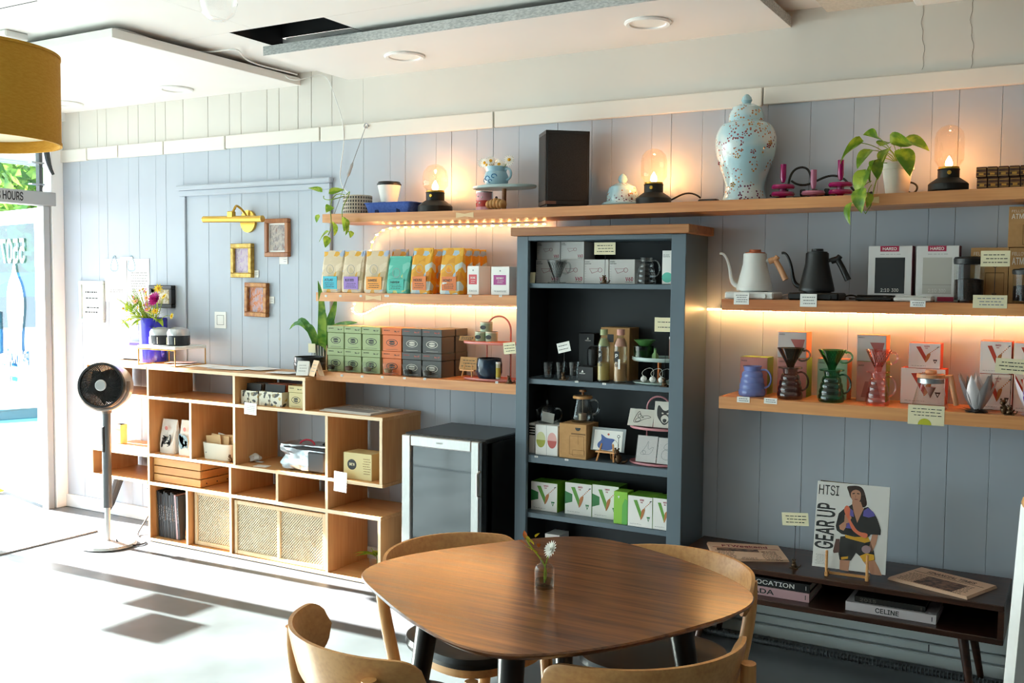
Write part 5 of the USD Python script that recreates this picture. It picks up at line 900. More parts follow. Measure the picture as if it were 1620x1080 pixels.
artcard(1006, 1037, 691, 729, 4.12, zc_+.0138, 'film-wrapped card with a bird line drawing on the rose stand lower tray, left one', lambda w, h: lines([[(-.3*w, .3*h), (-.1*w, .55*h), (.05*w, .8*h), (.1*w, .5*h), (.3*w, .6*h), (.2*w, .35*h), (0, .3*h)], [(-.2*w, .42*h), (-.05*w, .4*h), (-.1*w, .3*h)]]), M('pink_paper', '#d4c0bf', .7), ink, -14, 0, True)
artcard(1039, 1070, 695, 734, 4.115, zc_+.0138, 'film-wrapped card on the rose stand lower tray, right one', lambda w, h: lines([[(-.3*w, .3*h), (-.1*w, .55*h), (.1*w, .5*h), (.3*w, .6*h), (.2*w, .25*h)], [(-.2*w, .6*h), (0, .8*h), (.1*w, .65*h)]]), M('pink_paper', '#d4c0bf', .7), ink, -14, 0, True)
for k, (px, py) in enumerate(((848.5, 722), (896.5, 727))): price('tiny white price tag on the cabinet third shelf edge, '+('left', 'right')[k]+' one', px, py, KS, .018, .008, seed=50+k)
# ---------------------------------------------------------------- fourth shelf: green filter boxes
def vbox(lb, p0, p1, pt, Y, Z, d, stripe, top, leafc, name='filter_box', cup=True, rz=0):
    """white box with a diagonal band and a splash of coffee making a letter V"""
    t, w, h, yf = carton(lb, p0, p1, pt, Y, Z, d, wb, name=name, b=.0008)
    part(t, 'side_print', cat([span(w/2-.0002, w/2+.0006, -d/2+.001, d/2, 0, h), span(-w/2-.0006, -w/2+.0002, -d/2+.001, d/2, 0, h), span(-w/2, w/2, -d/2+.001, d/2, h-.0002, h+.0006)]), top)
    on(t, 'band', ext([(-w*.27, h*.86), (-w*.13, h*.87), (w*.10, h*.38), (w*.04, h*.24)], .0006), yf, stripe)
    on(t, 'coffee_splash', cat([ext(smoothpath([(w*.03, h*.24), (w*.16, h*.44), (w*.17, h*.62), (w*.10, h*.58), (w*.05, h*.45)], 24, True), .0006)]+[blob(w*(.19+.05*k), h*(.64+.045*k), w*.022, h*.015, .0006, 8, 30) for k in range(5)]), yf-.0004, M('splash', '#b9733a', .5)); on(t, 'spout_mark', ext([(w*.40, h*.84), (w*.47, h*.87), (w*.46, h*.89), (w*.39, h*.87)], .0006), yf-.0004, ink)
    on(t, 'lettering', mv(text('HARIO', h*.05, w*.18, True), -w*.02, h*.86), yf, red); on(t, 'lettering', mv(text('V60', h*.04, w*.09, True), .01*w, h*.79), yf, red); on(t, 'badge', ext(affinity.scale(Polygon([(-1, 1), (1, 1), (0, -1)]), w*.07, h*.08).difference(affinity.scale(Polygon([(-1, 1), (1, 1), (0, -1)]), w*.03, h*.035)), .0006).apply_translation((w*.34, h*.28, 0)), yf, leafc); on(t, 'small_print', mv(scribble(-w*.42, -.004, w*.1, .004, 1, .0015, 3), 0, h*.09), yf, grey_ink)
    if cup: on(t, 'side_band', ext([(-w*.5, h*.32), (-w*.5, h*.72), (-w*.22, h*.64), (-w*.22, h*.4)], .0006), yf-.0003, leafc)
    return t
zd = KZ[3]+.001; vg, vgt, vgl = M('v_green', '#5f9a34', .5), noisy('v_green_top', '#5d9a1f', '#86b92f', 9., .5), M('v_leaf_green', '#2f7a3f', .5)
vbox('green and white filter box at the left of the cabinet bottom row', 840, 881, 763, 4.14, zd, .10, vg, vgt, vgl); vbox('green and white filter box, second in the cabinet bottom row', 893.5, 935.5, 764.5, 4.15, zd, .10, vg, vgt, vgl); vbox('green and white filter box, third in the cabinet bottom row', 936.5, 978, 768, 4.15, zd, .10, vg, vgt, vgl)
vbox('bright green and white filter box turned to show its green side', 993, 1031.5, 785, 4.09, zd, .12, vg, vgt, vgl, cup=False); vbox('green and white filter box at the right of the cabinet bottom row', 1032.3, 1066, 789, 4.092, zd, .10, vg, vgt, vgl, cup=False)
x, w, h = spot(969.5, 992.3, 778, 4.09, zd); t = thing('filter_box', 'bright lime green filter box standing end-on in the cabinet bottom row', 'box', (x-.001, 4.13, zd)); part(t, 'body', bx(w-.004, .07, h, 0, 0, 0, .001), M('lime_print', '#8cc63a', .45)); part(t, 'shade_print', front(ext([(0.1*w, 0), (.48*w, 0), (.48*w, .75*h), (.3*w, .8*h), (.12*w, .6*h)], .0006), -.035), M('lime_deep', '#5fb04a', .45)); part(t, 'badge', front(ext([(-.004, .006), (.006, .006), (.001, -.006)], .0006), -.035, -w*.15, h*.82), card)
t, w, h, yf = carton('plain white carton on the lowest cabinet shelf behind the table', 861, 884, 845, 4.14, KZ[4]+.001, .1, wb); on(t, 'lettering', mv(text('FILTERS', .01, w*.6, cx=0), 0, h*.5), yf, grey_ink)
# ================================================================ right: kettle shelf
zk = S2+.001
def kettle(lb, b0, b1, k0, k1, pt, mat, matb_, hmat, capm, pad_):
    """gooseneck electric kettle on its square base: b = base columns, k = body columns"""
    xb_, wb_, _ = spot(b0, b1, 470, 4.10, zk); t = thing('gooseneck_kettle', lb, 'kettle', (xb_, 4.10+.075, zk)); hb = .034
    part(t, 'base', bx(wb_, .15, hb-.004, 0, 0, 0, .006), matb_); part(t, 'base_plate', cyl(.055, .004, z=hb-.004), matb_); part(t, 'dial', rot(cyl(.008, .006, n=16), 90, (1, 0, 0)).apply_translation((wb_*.32, -.076, .012)), matb_)
    x, w, _ = spot(k0, k1, 461, 4.115, zk+hb); h = zat(pt, x, 4.17)-zk-hb; R = w/2; ox = x-xb_; o = lambda m: mv(m, ox, 0, hb+.0005)
    part(t, 'body', o(lathe([(0, 0), (R*.97, 0), (R, .006), (R*.98, h*.1), (R*.66, h*.72), (R*.64, h*.97), (R*.62, h), (0, h)], 48)), mat); part(t, 'lid', o(lathe([(0, h), (R*.56, h), (R*.56, h+.004), (R*.34, h+.006), (R*.32, h+.016), (0, h+.016)], 36)), capm)
    part(t, 'spout', o(tube([(-R*.86, 0, h*.12), (-R*1.22, 0, h*.2), (-R*1.42, 0, h*.5), (-R*1.62, 0, h*.84), (-R*1.9, 0, h*1.0), (-R*2.05, 0, h*1.0)], [.011, .0085, .0065, .0055, .005], 12, 30)), mat)
    part(t, 'handle_mount', o(tube([(R*.6, 0, h*.80), (R*.86, 0, h*.82)], .008, 10)), pad_); part(t, 'handle', o(cat([tube([(R*.8, 0, h*.79), (R*1.15, 0, h*.84), (R*1.28, 0, h*.92)], [.013, .013, .011], 12), tube([(R*1.12, 0, h*.84), (R*1.4, 0, h*.62), (R*1.75, 0, h*.30)], [.012, .012, .013], 12)])), hmat)
    part(t, 'cord', tube([(wb_*.45, .06, .008), (wb_*.62, .08, .02), (wb_*.68, .11, .012), (wb_*.5, .13, .006)], .003, 6, 20), matb_); return t
wk = M('kettle_white', '#e4e3de', .4); bkk = M('kettle_black', '#141415', .38); peach = wood('kettle_maple', '#c88858', '#dba377', 'z', 2., .4)
kettle('matt white gooseneck kettle with a maple handle on its charging base', 1146, 1223, 1159, 1215, 401, wk, wk, peach, M('copper_lid', '#b5603c', .35, .3), wk)
kettle('matt black gooseneck kettle on its black base', 1246, 1326, 1258, 1314.5, 400, bkk, bkk, bkk, bkk, bkk)
hw_ = M('scale_board', '#d9d5d2', .5); mar = M('maroon_print', '#6d1f38', .5)
for a, b, pt, scr, lb in ((1372, 1441, 389, '#252527', 'a black'), (1447.5, 1515, 388.5, '#b5b1a8', 'a grey')):
    t, w, h, yf = carton('large white carton with a crimson tab and %s kitchen scale printed on it' % lb, a, b, pt, 4.20, zk, .07, hw_)
    q = on(t, 'brand_tab', rect(-w*.23, h*.90, w*.2, h), yf, red); part(q, 'lettering', front(text('HARIO', h*.05, w*.32, True, cx=-.0), yf-.0007, -w*.015, h*.925), card)
    q = on(t, 'scale_print', rect(-w*.34, h*.14, w*.34, h*.79), yf, M('scr_'+scr[1:], scr, .4)); on(t, 'subtitle', mv(scribble(-w*.3, -.004, w*.3, .004, 1, .002, 6), 0, h*.85), yf, grey_ink)
    part(q, 'display_digits', front(cat([mv(text('2:10', h*.06, w*.2, True), -w*.2, h*.17), mv(text('300', h*.06, w*.16, True), w*.05, h*.17)]), yf-.0007), M('digits', '#d8d4cf', .5) if 'black' in lb else M('digits_pale', '#cfccc6', .5)); part(t, 'side_print', span(w/2-.0002, w/2+.0006, -.034, .035, 0, h), mar)
    if 'grey' in lb: part(q, 'pan_edge', front(rect(-w*.34, h*.30, w*.34, h*.31), yf-.0007), M('pan_edge', '#96928a', .5)); on(t, 'foot_tab', rect(w*.02, h*.01, w*.4, h*.09), yf, red)
def scale_(lb, a, b, mat):
    x, w, _ = spot(a, b, 465, 4.105, zk); t = thing('coffee_scale', lb, 'scale', (x, 4.105+.05, zk)); part(t, 'body', bx(w, .1, .016, 0, 0, .001, .005), mat); part(t, 'pan', bx(w*.96, .072, .006, 0, .012, .0175, .003), mat); part(t, 'button', bx(.01, .006, .002, w*.3, -.04, .0168), grey_ink)
    for s in (-1, 1): part(t, 'foot', bx(.012, .08, .003, s*w*.38, 0, -.0005), black)
scale_('flat black coffee scale lying in front of the black-scale carton', 1351.5, 1411, bkk); scale_('flat white coffee scale lying in front of the grey-scale carton', 1413, 1474, wk)
beans = noisy('coffee_beans', '#150c07', '#341f13', 160., .85, .25)
def canister(lb, a, b, pt, Y):
    x, w, h = spot(a, b, pt, Y, zk); R = w/2; t = thing('vacuum_canister', lb, 'canister', (x, Y+R, zk)); part(t, 'glass', lathe([(0, 0), (R*.94, 0), (R, .008), (R, h*.86)], 44), pane('canister_glass', '#f0f2f1', 1.5, 0, .018, .75)); part(t, 'beans', lathe([(0, .008), (R*.95, .01), (R*.95, h*.5), (R*.5, h*.53), (0, h*.52)], 36), beans); part(t, 'lid', lathe([(0, h*.84), (R*.96, h*.84), (R*1.03, h*.85), (R*1.05, h*.9), (R*1.05, h*.96), (R*.97, h), (0, h*.99)], 44), black); part(t, 'dial', cyl(R*.55, .004, z=h*.99, n=30), black); return t
canister('tall glass canister of coffee beans with a black lid on the kettle shelf', 1505, 1554, 406, 4.11); canister('shorter glass canister with a black lid cut off by the right edge', 1599, 1646, 425, 4.10)
def atmos(lb, a, b, pt, z, Y=4.22):
    x, w, h = spot(a, b, pt, Y, z); t = thing('kraft_carton', lb, 'box', (x, Y+.065, z)); part(t, 'body', bx(w, .12, h, 0, 0, 0, .001), kraft); yf = -.06
    [on(t, 'lettering', mv(text(*a_), -w*.42, h*z_), yf, M('atmos_white', '#e9dfcf', .6)) for a_, z_ in ((('FELLOW', h*.06, w*.42), .86), (('ATMOS', h*.12, w*.55, True), .70))]; on(t, 'outline', ext(sbox(-w*.1, h*.06, w*.4, h*.55).difference(sbox(-w*.085, h*.075, w*.385, h*.535)), .0005), yf, M('brown_line', '#7a5528', .6)); return h
hA = atmos('kraft canister carton behind the bean jar, lower left of three', 1533, 1593, 391.5, zk); atmos('kraft canister carton at the right edge, lower right of three', 1594, 1650, 391.5, zk); atmos('kraft canister carton stacked on top at the right edge', 1594, 1652, 326, zk+hA+.001)
x = xat(1580, 4.10, zk); sign('cream handwritten card on a wire clip between the two bean canisters', xat(1572, 4.095, zk), 4.095, zk, .098, .058, zat(409, x, 4.1), seed=21)
for lb, px, py, w, h, mt, rw in (('white handwritten price sign hung under the white kettle', 1173, 472, .064, .050, card, 4), ('white handwritten price sign hung under the black kettle', 1279, 475, .066, .052, card, 3), ('small white price sign on the kettle shelf edge below the white scale', 1452, 480.5, .055, .024, card, 2), ('cream handwritten sign stuck on the kettle shelf edge under the canister', 1566, 477, .115, .048, creamc, 3)): price(lb, px, py, 4.08, w, h, mt, rw, 60)
# ================================================================ right: coffee server shelf
zs = S3+.009
blu = M('blue_glass', '#7f8fd0', .12, transmission_weight=.15)
def tinted(n, c): return pane(n, c, 1.5, 0, .06, .6)
smoke, grn, pin = tinted('smoke_tint', '#b9aaa2'), tinted('green_tint', '#8fcfb0'), tinted('pink_tint', '#fbdfdc')
def tallbox(lb, a, b, pt, Y, z, d, fm, sm, dec=None):
    t, w, h, yf = carton(lb, a, b, pt, Y, z, d, fm); part(t, 'side_print', cat([span(w/2-.0002, w/2+.0006, -d/2+.001, d/2, 0, h), span(-w/2, w/2, -d/2+.001, d/2, h-.0002, h+.0006)]), sm)
    on(t, 'lettering', mv(text('HARIO', h*.04, w*.2), -w*.45, h*.88), yf, ink)
    if dec: on(t, 'photo_print', dec(w, h), yf, M('photo_'+fm.GetPath().name, '#a8605a', .5))
    return h
pb, gb = noisy('pink_board', '#c9807a', '#d69a8c', 6., .5), noisy('green_board', '#8fb59a', '#b0c8a8', 6., .5); lime = M('lime_board', '#8fae4a', .5); org = M('orange_board', '#e0875a', .5); whb = M('grey_board', '#cfc9c6', .5)
cup = lambda w, h: ext([(-.05*w, .72*h), (.45*w, .72*h), (.38*w, .4*h), (.15*w, .34*h)], .0006); srv = lambda w, h: ext([(-.2*w, .5*h), (.2*w, .5*h), (.34*w, .1*h), (-.34*w, .1*h)], .0006)
tallbox('pink carton with green sides behind the blue server', 1170, 1213, 565, 4.248, zs, .09, pb, lime, srv)
h1 = tallbox('pink and lime carton behind the smoky dripper, lower of two', 1229, 1275, 566, 4.24, zs, .09, pb, lime, srv); tallbox('white carton with an orange side stacked behind the smoky dripper', 1230, 1275, 525, 4.24, zs+h1+.0015, .09, whb, org, cup)
tallbox('pale green carton with an orange side behind the green dripper', 1292, 1339, 568, 4.24, zs, .09, gb, org, srv)
h2 = tallbox('pink and white carton behind the pink dripper, lower of two', 1354, 1400, 572, 4.24, zs, .09, pb, lime, srv); tallbox('white carton with a pink cup print stacked behind the pink dripper', 1355, 1401, 530, 4.24, zs+h2+.0015, .09, whb, org, cup)
carafe('periwinkle blue wavy coffee server at the left of the lower right shelf', 1163, 1204, 580, 4.12, zs, blu, 4, neck=.66)
def combo(lb1, lb2, p0, p1, ptj, ptd, Y, mat, dm=None):
    """a server with a cone dripper resting in its mouth"""
    t = carafe(lb1, p0, p1, ptj, Y, zs, mat, 4, neck=.6); x, w, h = spot(p0, p1, ptj, Y, zs); R = w/2
    zt = h+.001; hd_ = zat(ptd, x, Y+R)-zs-zt; q = thing('coffee_dripper', lb2, 'coffee dripper', (x, Y+R, zs+zt)); dripper(q, R*1.02, 0, hd_, dm or mat); return t
combo('smoky brown wavy coffee server below its dripper', 'smoky glass cone dripper with ribs on the brown server', 1224.5, 1264, 584, 550, 4.11, smoke, tinted('smoke_tint2', '#b5b0a4'))
combo('dark green wavy coffee server below its dripper', 'green glass cone dripper with ribs on the dark green server', 1289.5, 1331, 588, 553, 4.10, tinted('deep_green_tint', '#6fae92'), grn)
combo('pink wavy coffee server below its dripper', 'pink glass cone dripper with ribs on the pink server', 1365, 1404, 591, 553, 4.095, pin)
vr, vrt = M('v_red', '#b8402c', .5), M('v_red_top', '#c8452e', .5); dkp = M('dark_print', '#3a3533', .5)
def redbox(lb, a, b, pt, z, Y=4.225, d=.11):
    t = vbox(lb, a, b, pt, Y, z, d, vr, vrt, dkp, 'dripper_carton', False); x, w, h = spot(a, b, pt, Y, z); return h
hb1 = redbox('wide white and red dripper carton under a smaller one on the right shelf', 1424, 1494, 583, zs, 4.262, .09); redbox('small white and red dripper carton stacked on the wide one', 1437, 1487, 543, zs+hb1+.002, 4.262, .085)
hb2 = redbox('white and red dripper carton behind the grey lotus, lower of its stack', 1548, 1600, 592, zs); redbox('white and red dripper carton stacked behind the grey lotus', 1549.5, 1599, 540, zs+hb2+.002); hb3 = redbox('white and red dripper carton at the right edge, lower one', 1602, 1650, 592, zs); redbox('white and red dripper carton at the right edge, upper one', 1603, 1652, 543, zs+hb3+.002)
# glass server with a wooden collar and handle
x, w, h = spot(1438, 1497, 592, 4.084, zs); R = w/2; t = thing('coffee_server', 'clear glass server with a wooden collar, lid and slanted wooden handle', 'coffee server', (x, 4.084+R, zs))
part(t, 'glass', lathe([(0, 0), (R*.96, 0), (R, h*.06), (R*.72, h*.62), (R*.68, h)], 44), cupg); part(t, 'steel_band', lathe([(R*.70, h*.72), (R*.735, h*.72), (R*.72, h*.85), (R*.68, h*.85), (R*.70, h*.72)], 40), steel); part(t, 'collar', lathe([(R*.66, h*.87), (R*.78, h*.87), (R*.78, h*.97), (R*.64, h*.97), (R*.66, h*.87)], 40), peach); part(t, 'lid', lathe([(0, h*.98), (R*.3, h*.98), (R*.33, h*1.02), (R*.3, h*1.09), (0, h*1.1)], 30), peach)
part(t, 'handle', tube([(R*.74, 0, h*.9), (R*1.05, 0, h*.94), (R*1.2, 0, h*.6), (R*1.42, 0, h*.12)], [.008, .011, .011, .010], 12), peach); part(t, 'cone', lathe([(0, h*.28), (R*.3, h*.6), (R*.28, h*.6), (0, h*.3)], 20), M('rose_ceramic', '#b98a80', .4))
def lotus(lb, px, Y, R, h, mats, foot):
    x = xat(px, Y, zs+.02); t = thing('lotus_holder', lb, 'candle holder', (x, Y, zs)); part(t, 'foot', cat([lathe([(0, 0), (R*.45, 0), (R*.4, .006), (R*.2, .012), (0, .012)], 8)]+[aim(leaf(R*.85, R*.26, .0, .0, 5, False), (0, 0, .004), k*math.pi/4, .05) for k in range(8)]), foot)
    for ring, (n, el, s) in enumerate(((7, .95, 1.0), (6, 1.15, .9))):
        for k in range(n):
            a = 2*math.pi*(k+.5*ring)/n; part(t, 'petal', aim(leaf(h*s*1.05, h*.36, -.25, .4, 8, False), (R*.2*math.cos(a), R*.2*math.sin(a), .008), a, el), mats[(k+ring) % len(mats)], smooth=True)
lotus('grey petalled lotus candle holder on a dark foot', 1545, 4.125, .090, .135, (M('petal_grey', '#a9a3a3', .25), M('petal_smoke', '#6d686a', .25), M('petal_pale', '#c4bfc0', .25)), matb); lotus('white, purple and amber lotus candle holder at the right edge', 1634, 4.125, .085, .135, (M('petal_white2', '#e0d8de', .25), M('petal_purple', '#6a3f9a', .25), M('petal_amber', '#c98a2c', .25), M('petal_red', '#a83434', .25)), M('lilac_foot', '#d9cbe0', .3))
x = xat(1606, 4.095, zs); sign('cream handwritten card on a tall clip in front of the right-edge cartons', xat(1597, 4.095, zs), 4.088, zs, .105, .055, zat(579.5, x, 4.09), seed=22, tilt=2)
t = squirrel(xat(1588, 4.10, zs), 4.10, zs, 1.3, 'dark seated figure between the grey lotus and the right edge', 'animal_figure')
for lb, px, py, w, h, mt, rw in (('white price label on the server shelf edge, left one', 1176, 632, .054, .024, card, 2), ('white price label on the server shelf edge, second one', 1219, 634, .054, .024, card, 2)): price(lb, px, py, 4.08, w, h, mt, rw, 61)
p = ony(1465.5, 641, 4.08); t = thing('price_tag', 'large cream sign with a yellow-green seal hanging from the server shelf edge', 'price tag', (p[0], 4.08, p[2])); c = part(t, 'card', bx(.13, .0012, .075, 0, -.0008, -.075), creamc); part(c, 'handwriting', front(scribble(-.055, -.045, .055, -.008, 3, .0025, 9), -.0016), ink); part(c, 'seal', front(ext(Point(-.004, -.075).buffer(.024).intersection(sbox(-1, -.075, 1, 1)), .0006), -.0016), M('seal_lime', '#b5b52a', .5))
# ================================================================ pictures and papers on the wall
WF = WY-.001
def wallrect(p0, p1, pt, pb, Y=WF):
    a, b = ony(p0, (pt+pb)/2, Y)[0], ony(p1, (pt+pb)/2, Y)[0]; return a, b, zat(pb, (a+b)/2, Y), zat(pt, (a+b)/2, Y)
def frame(lb, p0, p1, pt, pb, mat, bw, dep, fill, art_=None, tilt=0, name='framed_painting', cat_='picture', mount=None):
    a, b, z0, z1 = wallrect(p0, p1, pt, pb, WF-dep); w, h = b-a, z1-z0; t = thing(name, lb, cat_, ((a+b)/2, WF, z0), 0, ry=tilt); o = sbox(-w/2, 0, w/2, h)
    for n, s in (('rail', (-w/2, w/2, h-bw, h)), ('rail', (-w/2, w/2, 0, bw)), ('stile', (-w/2, -w/2+bw, bw, h-bw)), ('stile', (w/2-bw, w/2, bw, h-bw))): part(t, n, span(s[0], s[1], -dep, 0, s[2], s[3], bw*.12), mat)
    part(t, 'inner_lip', front(ext(sbox(-w/2+bw*.8, bw*.8, w/2-bw*.8, h-bw*.8).difference(sbox(-w/2+bw*1.1, bw*1.1, w/2-bw*1.1, h-bw*1.1)), .003), -dep*.75), mat)
    part(t, 'picture', span(-w/2+bw, w/2-bw, -dep*.45, -dep*.35, bw, h-bw), fill)
    if mount: part(t, 'mount', front(ext(sbox(-w/2+bw, bw, w/2-bw, h-bw).difference(sbox(-w/2+bw*1.35, bw*1.5, w/2-bw*1.35, h-bw*1.5)), .001), -dep*.46), card)
    if art_: part(t, 'notice_print', front(art_(w-2*bw, h-2*bw), -dep*.46, 0, bw), ink, kind='stuff')
    return t
def paint(n, cols): 
    if n not in LOOK:
        nd = {'t': ('texture_coordinate', {}), 'm': ('mapping', {'scale': (1.6, 1, 1)}), 'n': ('noise_texture', {'scale': 26., 'detail': 3, 'distortion': 1.2}), 'r': ('rgb_ramp', {'ramp': [(.25+.5*i/(len(cols)-1), lin(c)) for i, c in enumerate(cols)]}), 'p': ('principled_bsdf', {'roughness': .5})}
        LOOK[n] = usdkit.material(stage, '/World/Looks/'+n, nd, [('t.object', 'm.vector'), ('m.vector', 'n.vector'), ('n.fac', 'r.fac'), ('r.color', 'p.base_color')], surface='p.BSDF')
    return LOOK[n]
giltf, copf = noisy('gilt_frame', '#a5812f', '#c9a650', 50., .4, .2, metallic=.35), noisy('copper_frame', '#8a4f26', '#b07a3e', 50., .4, .2, metallic=.25); woodf = wood('frame_wood', '#8a4f2a', '#b07444', 'z', 3., .4)
frame('small gilt frame with a pale violet abstract painting, left of the three', 364, 397, 385, 439, giltf, .026, .03, paint('violet_paint', ['#7f5f8c', '#b79fbd', '#c9bcc2', '#94698a']))
frame('small copper-toned frame with an orange and violet painting, lowest of the three', 385.5, 420.5, 447, 501, copf, .026, .03, paint('orange_paint', ['#4a4f76', '#b79fa4', '#c9743a', '#9c4a30']), tilt=1)
frame('small brown wooden frame with a red and grey painting, highest of the three', 417.5, 455, 345.5, 406, woodf, .024, .028, paint('red_paint', ['#a54f3e', '#85807f', '#bfb0a4', '#5d5a62']), mount=True)
for k, (px, py, lb) in enumerate(((403.5, 433, 'small white caption card beside the gilt frame'), (449, 412, 'small white caption card under the brown frame'), (428, 474.5, 'small white caption card beside the copper-toned frame'))):
    p = ony(px, py, WF); t = thing('caption_card', lb, 'card', (p[0], WF, p[2])); part(t, 'card', bx(.062, .003, .042, 0, -.002, -.021), card); part(t, 'print', front(scribble(0, -.012, .026, .012, 2, .002, k), -.0037), grey_ink)
frame('pale silver frame with a printed notice, left of the papers on the wall', 124.5, 163, 444, 510, M('silver_frame', '#cfd9d6', .35, .3), .022, .016, M('notice_paper', '#e3eae6', .6), lambda w, h: cat([scribble(-w*.36, h*q, w*.36, h*(q+.1), 1, .008, int(q*10)) for q in (.15, .28, .55, .72)]), name='notice_frame', cat_='frame')
for k, (a, b, lb) in enumerate(((166, 201, 'white paper notice with a grey emblem on the wall, left sheet of two'), (201.5, 237, 'white paper notice with lines of print on the wall, right sheet of two'))):
    x0, x1, z0, z1 = wallrect(a, b, 409, 477); w, h = x1-x0, z1-z0; t = thing('paper_notice', lb, 'notice', ((x0+x1)/2, WF, z0), 0); part(t, 'sheet', bx(w-.003, .0015, h, 0, -.001, 0), M('bright_paper', '#f4f4f1', .6))
    part(t, 'emblem', front(ext(Polygon(smoothpath([(-.03, 0), (.03, 0), (.022, .06), (0, .09), (-.022, .06)], 24, True)).buffer(.003).difference(Polygon(smoothpath([(-.03, 0), (.03, 0), (.022, .06), (0, .09), (-.022, .06)], 24, True)).buffer(-.003)), .0006), -.0018, -w*.05 if k == 0 else -w*.3, h*.74), M('teal_ink', '#8aa9b4', .6))
    part(t, 'print', front(scribble(-w*.35, h*.2, w*.4, h*(.3 if k == 0 else .7), 2 if k == 0 else 8, .006, 70+k), -.0018), grey_ink)
    if k == 0: part(t, 'tape', bx(w*.55, .0015, .022, w*.5, -.0034, h-.012), M('clear_tape', '#e3e7e8', .3))
frame('black frame with a gold picture behind the magenta flower', 235, 271, 451, 487, M('black_frame', '#1f1f20', .4), .024, .035, paint('gold_paint', ['#6a5a2c', '#b59a4a', '#e9e2cf', '#8a7434']))
x0, x1, z0, z1 = wallrect(340, 358, 493, 519); t = thing('code_card', 'small white card taped alone on the wall below the gilt frame', 'card', ((x0+x1)/2, WF, z0)); part(t, 'card', bx(x1-x0, .002, z1-z0, 0, -.0012, 0), card); part(t, 'border', front(ext(sbox(-.03, .02, .03, z1-z0-.02).difference(sbox(-.027, .023, .027, z1-z0-.023)), .0006), -.0022), grey_ink)
# brass picture light
YL = WY-.12; gbr = M('satin_brass', '#d0a748', .28, .75); a, b = ony(323, 347, YL), ony(415, 346, YL); bp = ony(393, 350, WY-.01)
t = thing('picture_light', 'satin brass picture light on the covered doorway above the three small frames', 'wall lamp', (bp[0], WY, bp[2])); oo = np.array([bp[0], WY, bp[2]])
part(t, 'backplate', rot(cyl(.062, .018, n=40), 90, (1, 0, 0)).apply_transform(np.diag([.95, 1, 1.05, 1])), gbr); part(t, 'tube_shade', tube([a-oo, b-oo], .019, 24), gbr); part(t, 'clamp', mv(bx(.045, .03, .045, 0, 0, -.02, .004), *(ony(366, 341, YL)-oo)), gbr)
m_ = ony(366, 338, YL)-oo; part(t, 'arm', tube([(-.01, -.02, .0), (-.01, -.045, .06), (-.02, -.08, .085), (m_[0]+.02, -.11, .075), (m_[0], m_[1], m_[2])], .007, 10, 24), gbr)
for q in (a, b): part(t, 'end_cap', tube([q-oo-(b-a)*.004, q-oo+(b-a)*.004], .0195, 20), M('polished_brass', '#e3c06a', .2, .8))
# steel stay and wires at the left end of the long shelf
h0 = ony(579, 199, WY-.03); h1 = np.array([-3.46, 4.12, 1.9035]); v = (h1-h0)
t = thing('cable_stay', 'steel cable stay with a turnbuckle from the trim down to the long shelf', 'cable stay', (0, 0, 0)); part(t, 'cable', tube([h0, h1], .0022, 6), steel); part(t, 'turnbuckle', tube([h0+v*.42, h0+v*.45, h0+v*.56, h0+v*.59], [.003, .008, .008, .003], 8), steel); part(t, 'eye_hook', tube([h0+np.array([.012*math.cos(q), -.0, .012*math.sin(q)]) for q in np.linspace(0, 6.28, 16)]+[h0+np.array([.012, .029, 0])], .003, 6), steel)
t = thing('white_wire', 'thin white wire drooping from the ceiling slab to the left end of the long shelf', 'wire'); part(t, 'wire', tube([ony(450, 118, 4.2), ony(490, 122, 4.28), ony(512, 120, WY-.02), ony(527, 145, WY-.015), ony(541, 190, WY-.026), ony(543, 235, WY-.02), ony(540, 290, WY-.02), ony(552, 306, WY-.02)], .0028, 6, 50), white)
one('ceiling_wire', 'white wire lying along the edge of the lowered ceiling slab', 'wire', tube([onz(180, 45, UZ-.015), onz(240, 62, UZ-.012), onz(330, 82, UZ-.016), onz(372, 78, UZ-.02), onz(385, 90, UZ-.02), onz(430, 108, UZ-.02), onz(470, 118, UZ-.02)], .004, 6, 50), white)
# ================================================================ on top of the shelving unit
zt = ZT+.0006
cob = M('cobalt_glaze', '#3533b8', .18, coat_weight=.4); x, w, h = spot(209, 240, 503, 4.17, zt); R = w/2
t = thing('flower_vase', 'tall cobalt blue vase with scalloped sides holding flowers on the shelving unit', 'vase', (x, 4.17+R, zt)); part(t, 'vase', lathe([(0, 0), (R*.9, 0), (R*.92, h*.3), (R*.98, h*.97), (R*.94, h), (R*.88, h*.97), (R*.84, h*.5), (0, h*.45)], 40), cob)
for s in (-1, 1):
    for k in range(4): part(t, 'scallop', ball(R*.36, s*R*.92, 0, h*(.22+.2*k), 2, (.55, .35, 1)).apply_translation((0, 0, 0)), cob)
vt = np.array([x, 4.17+R, zt]); g = random.Random(11); lg = leafy('stem_leaf', '#5d8a1c', '#a6bf2e', 22., .4); col = {'yellow': M('fl_yellow', '#f0cf2e', .6), 'white': petal, 'peach': M('fl_peach', '#f2b09a', .6), 'pink': M('fl_pink', '#e27ab0', .6)}
for k in range(64):
    px, py = g.gauss(222, 15), g.uniform(456, 508); p = ony(px, py, 4.19+g.uniform(-.06, .07))-vt; part(t, 'stem', stalks([(p[0]*.15, p[1]*.15, h*.5), (p[0]*.45, p[1]*.45, h*.98), p], .002), M('flower_stem_green', '#8fa62c', .5))
    if k < 26: daisy(t, p, (g.uniform(-.6, .6), -1, g.uniform(0, 1)), g.uniform(.9, 1.5), 9, col[('yellow', 'white', 'yellow', 'peach', 'white', 'pink')[k % 6]])
    else: part(t, 'leaf', aim(leaf(.085, .026, .2, .2, 6, False), p*.8, g.uniform(0, 6.28), g.uniform(.1, 1.2)), lg, smooth=True)
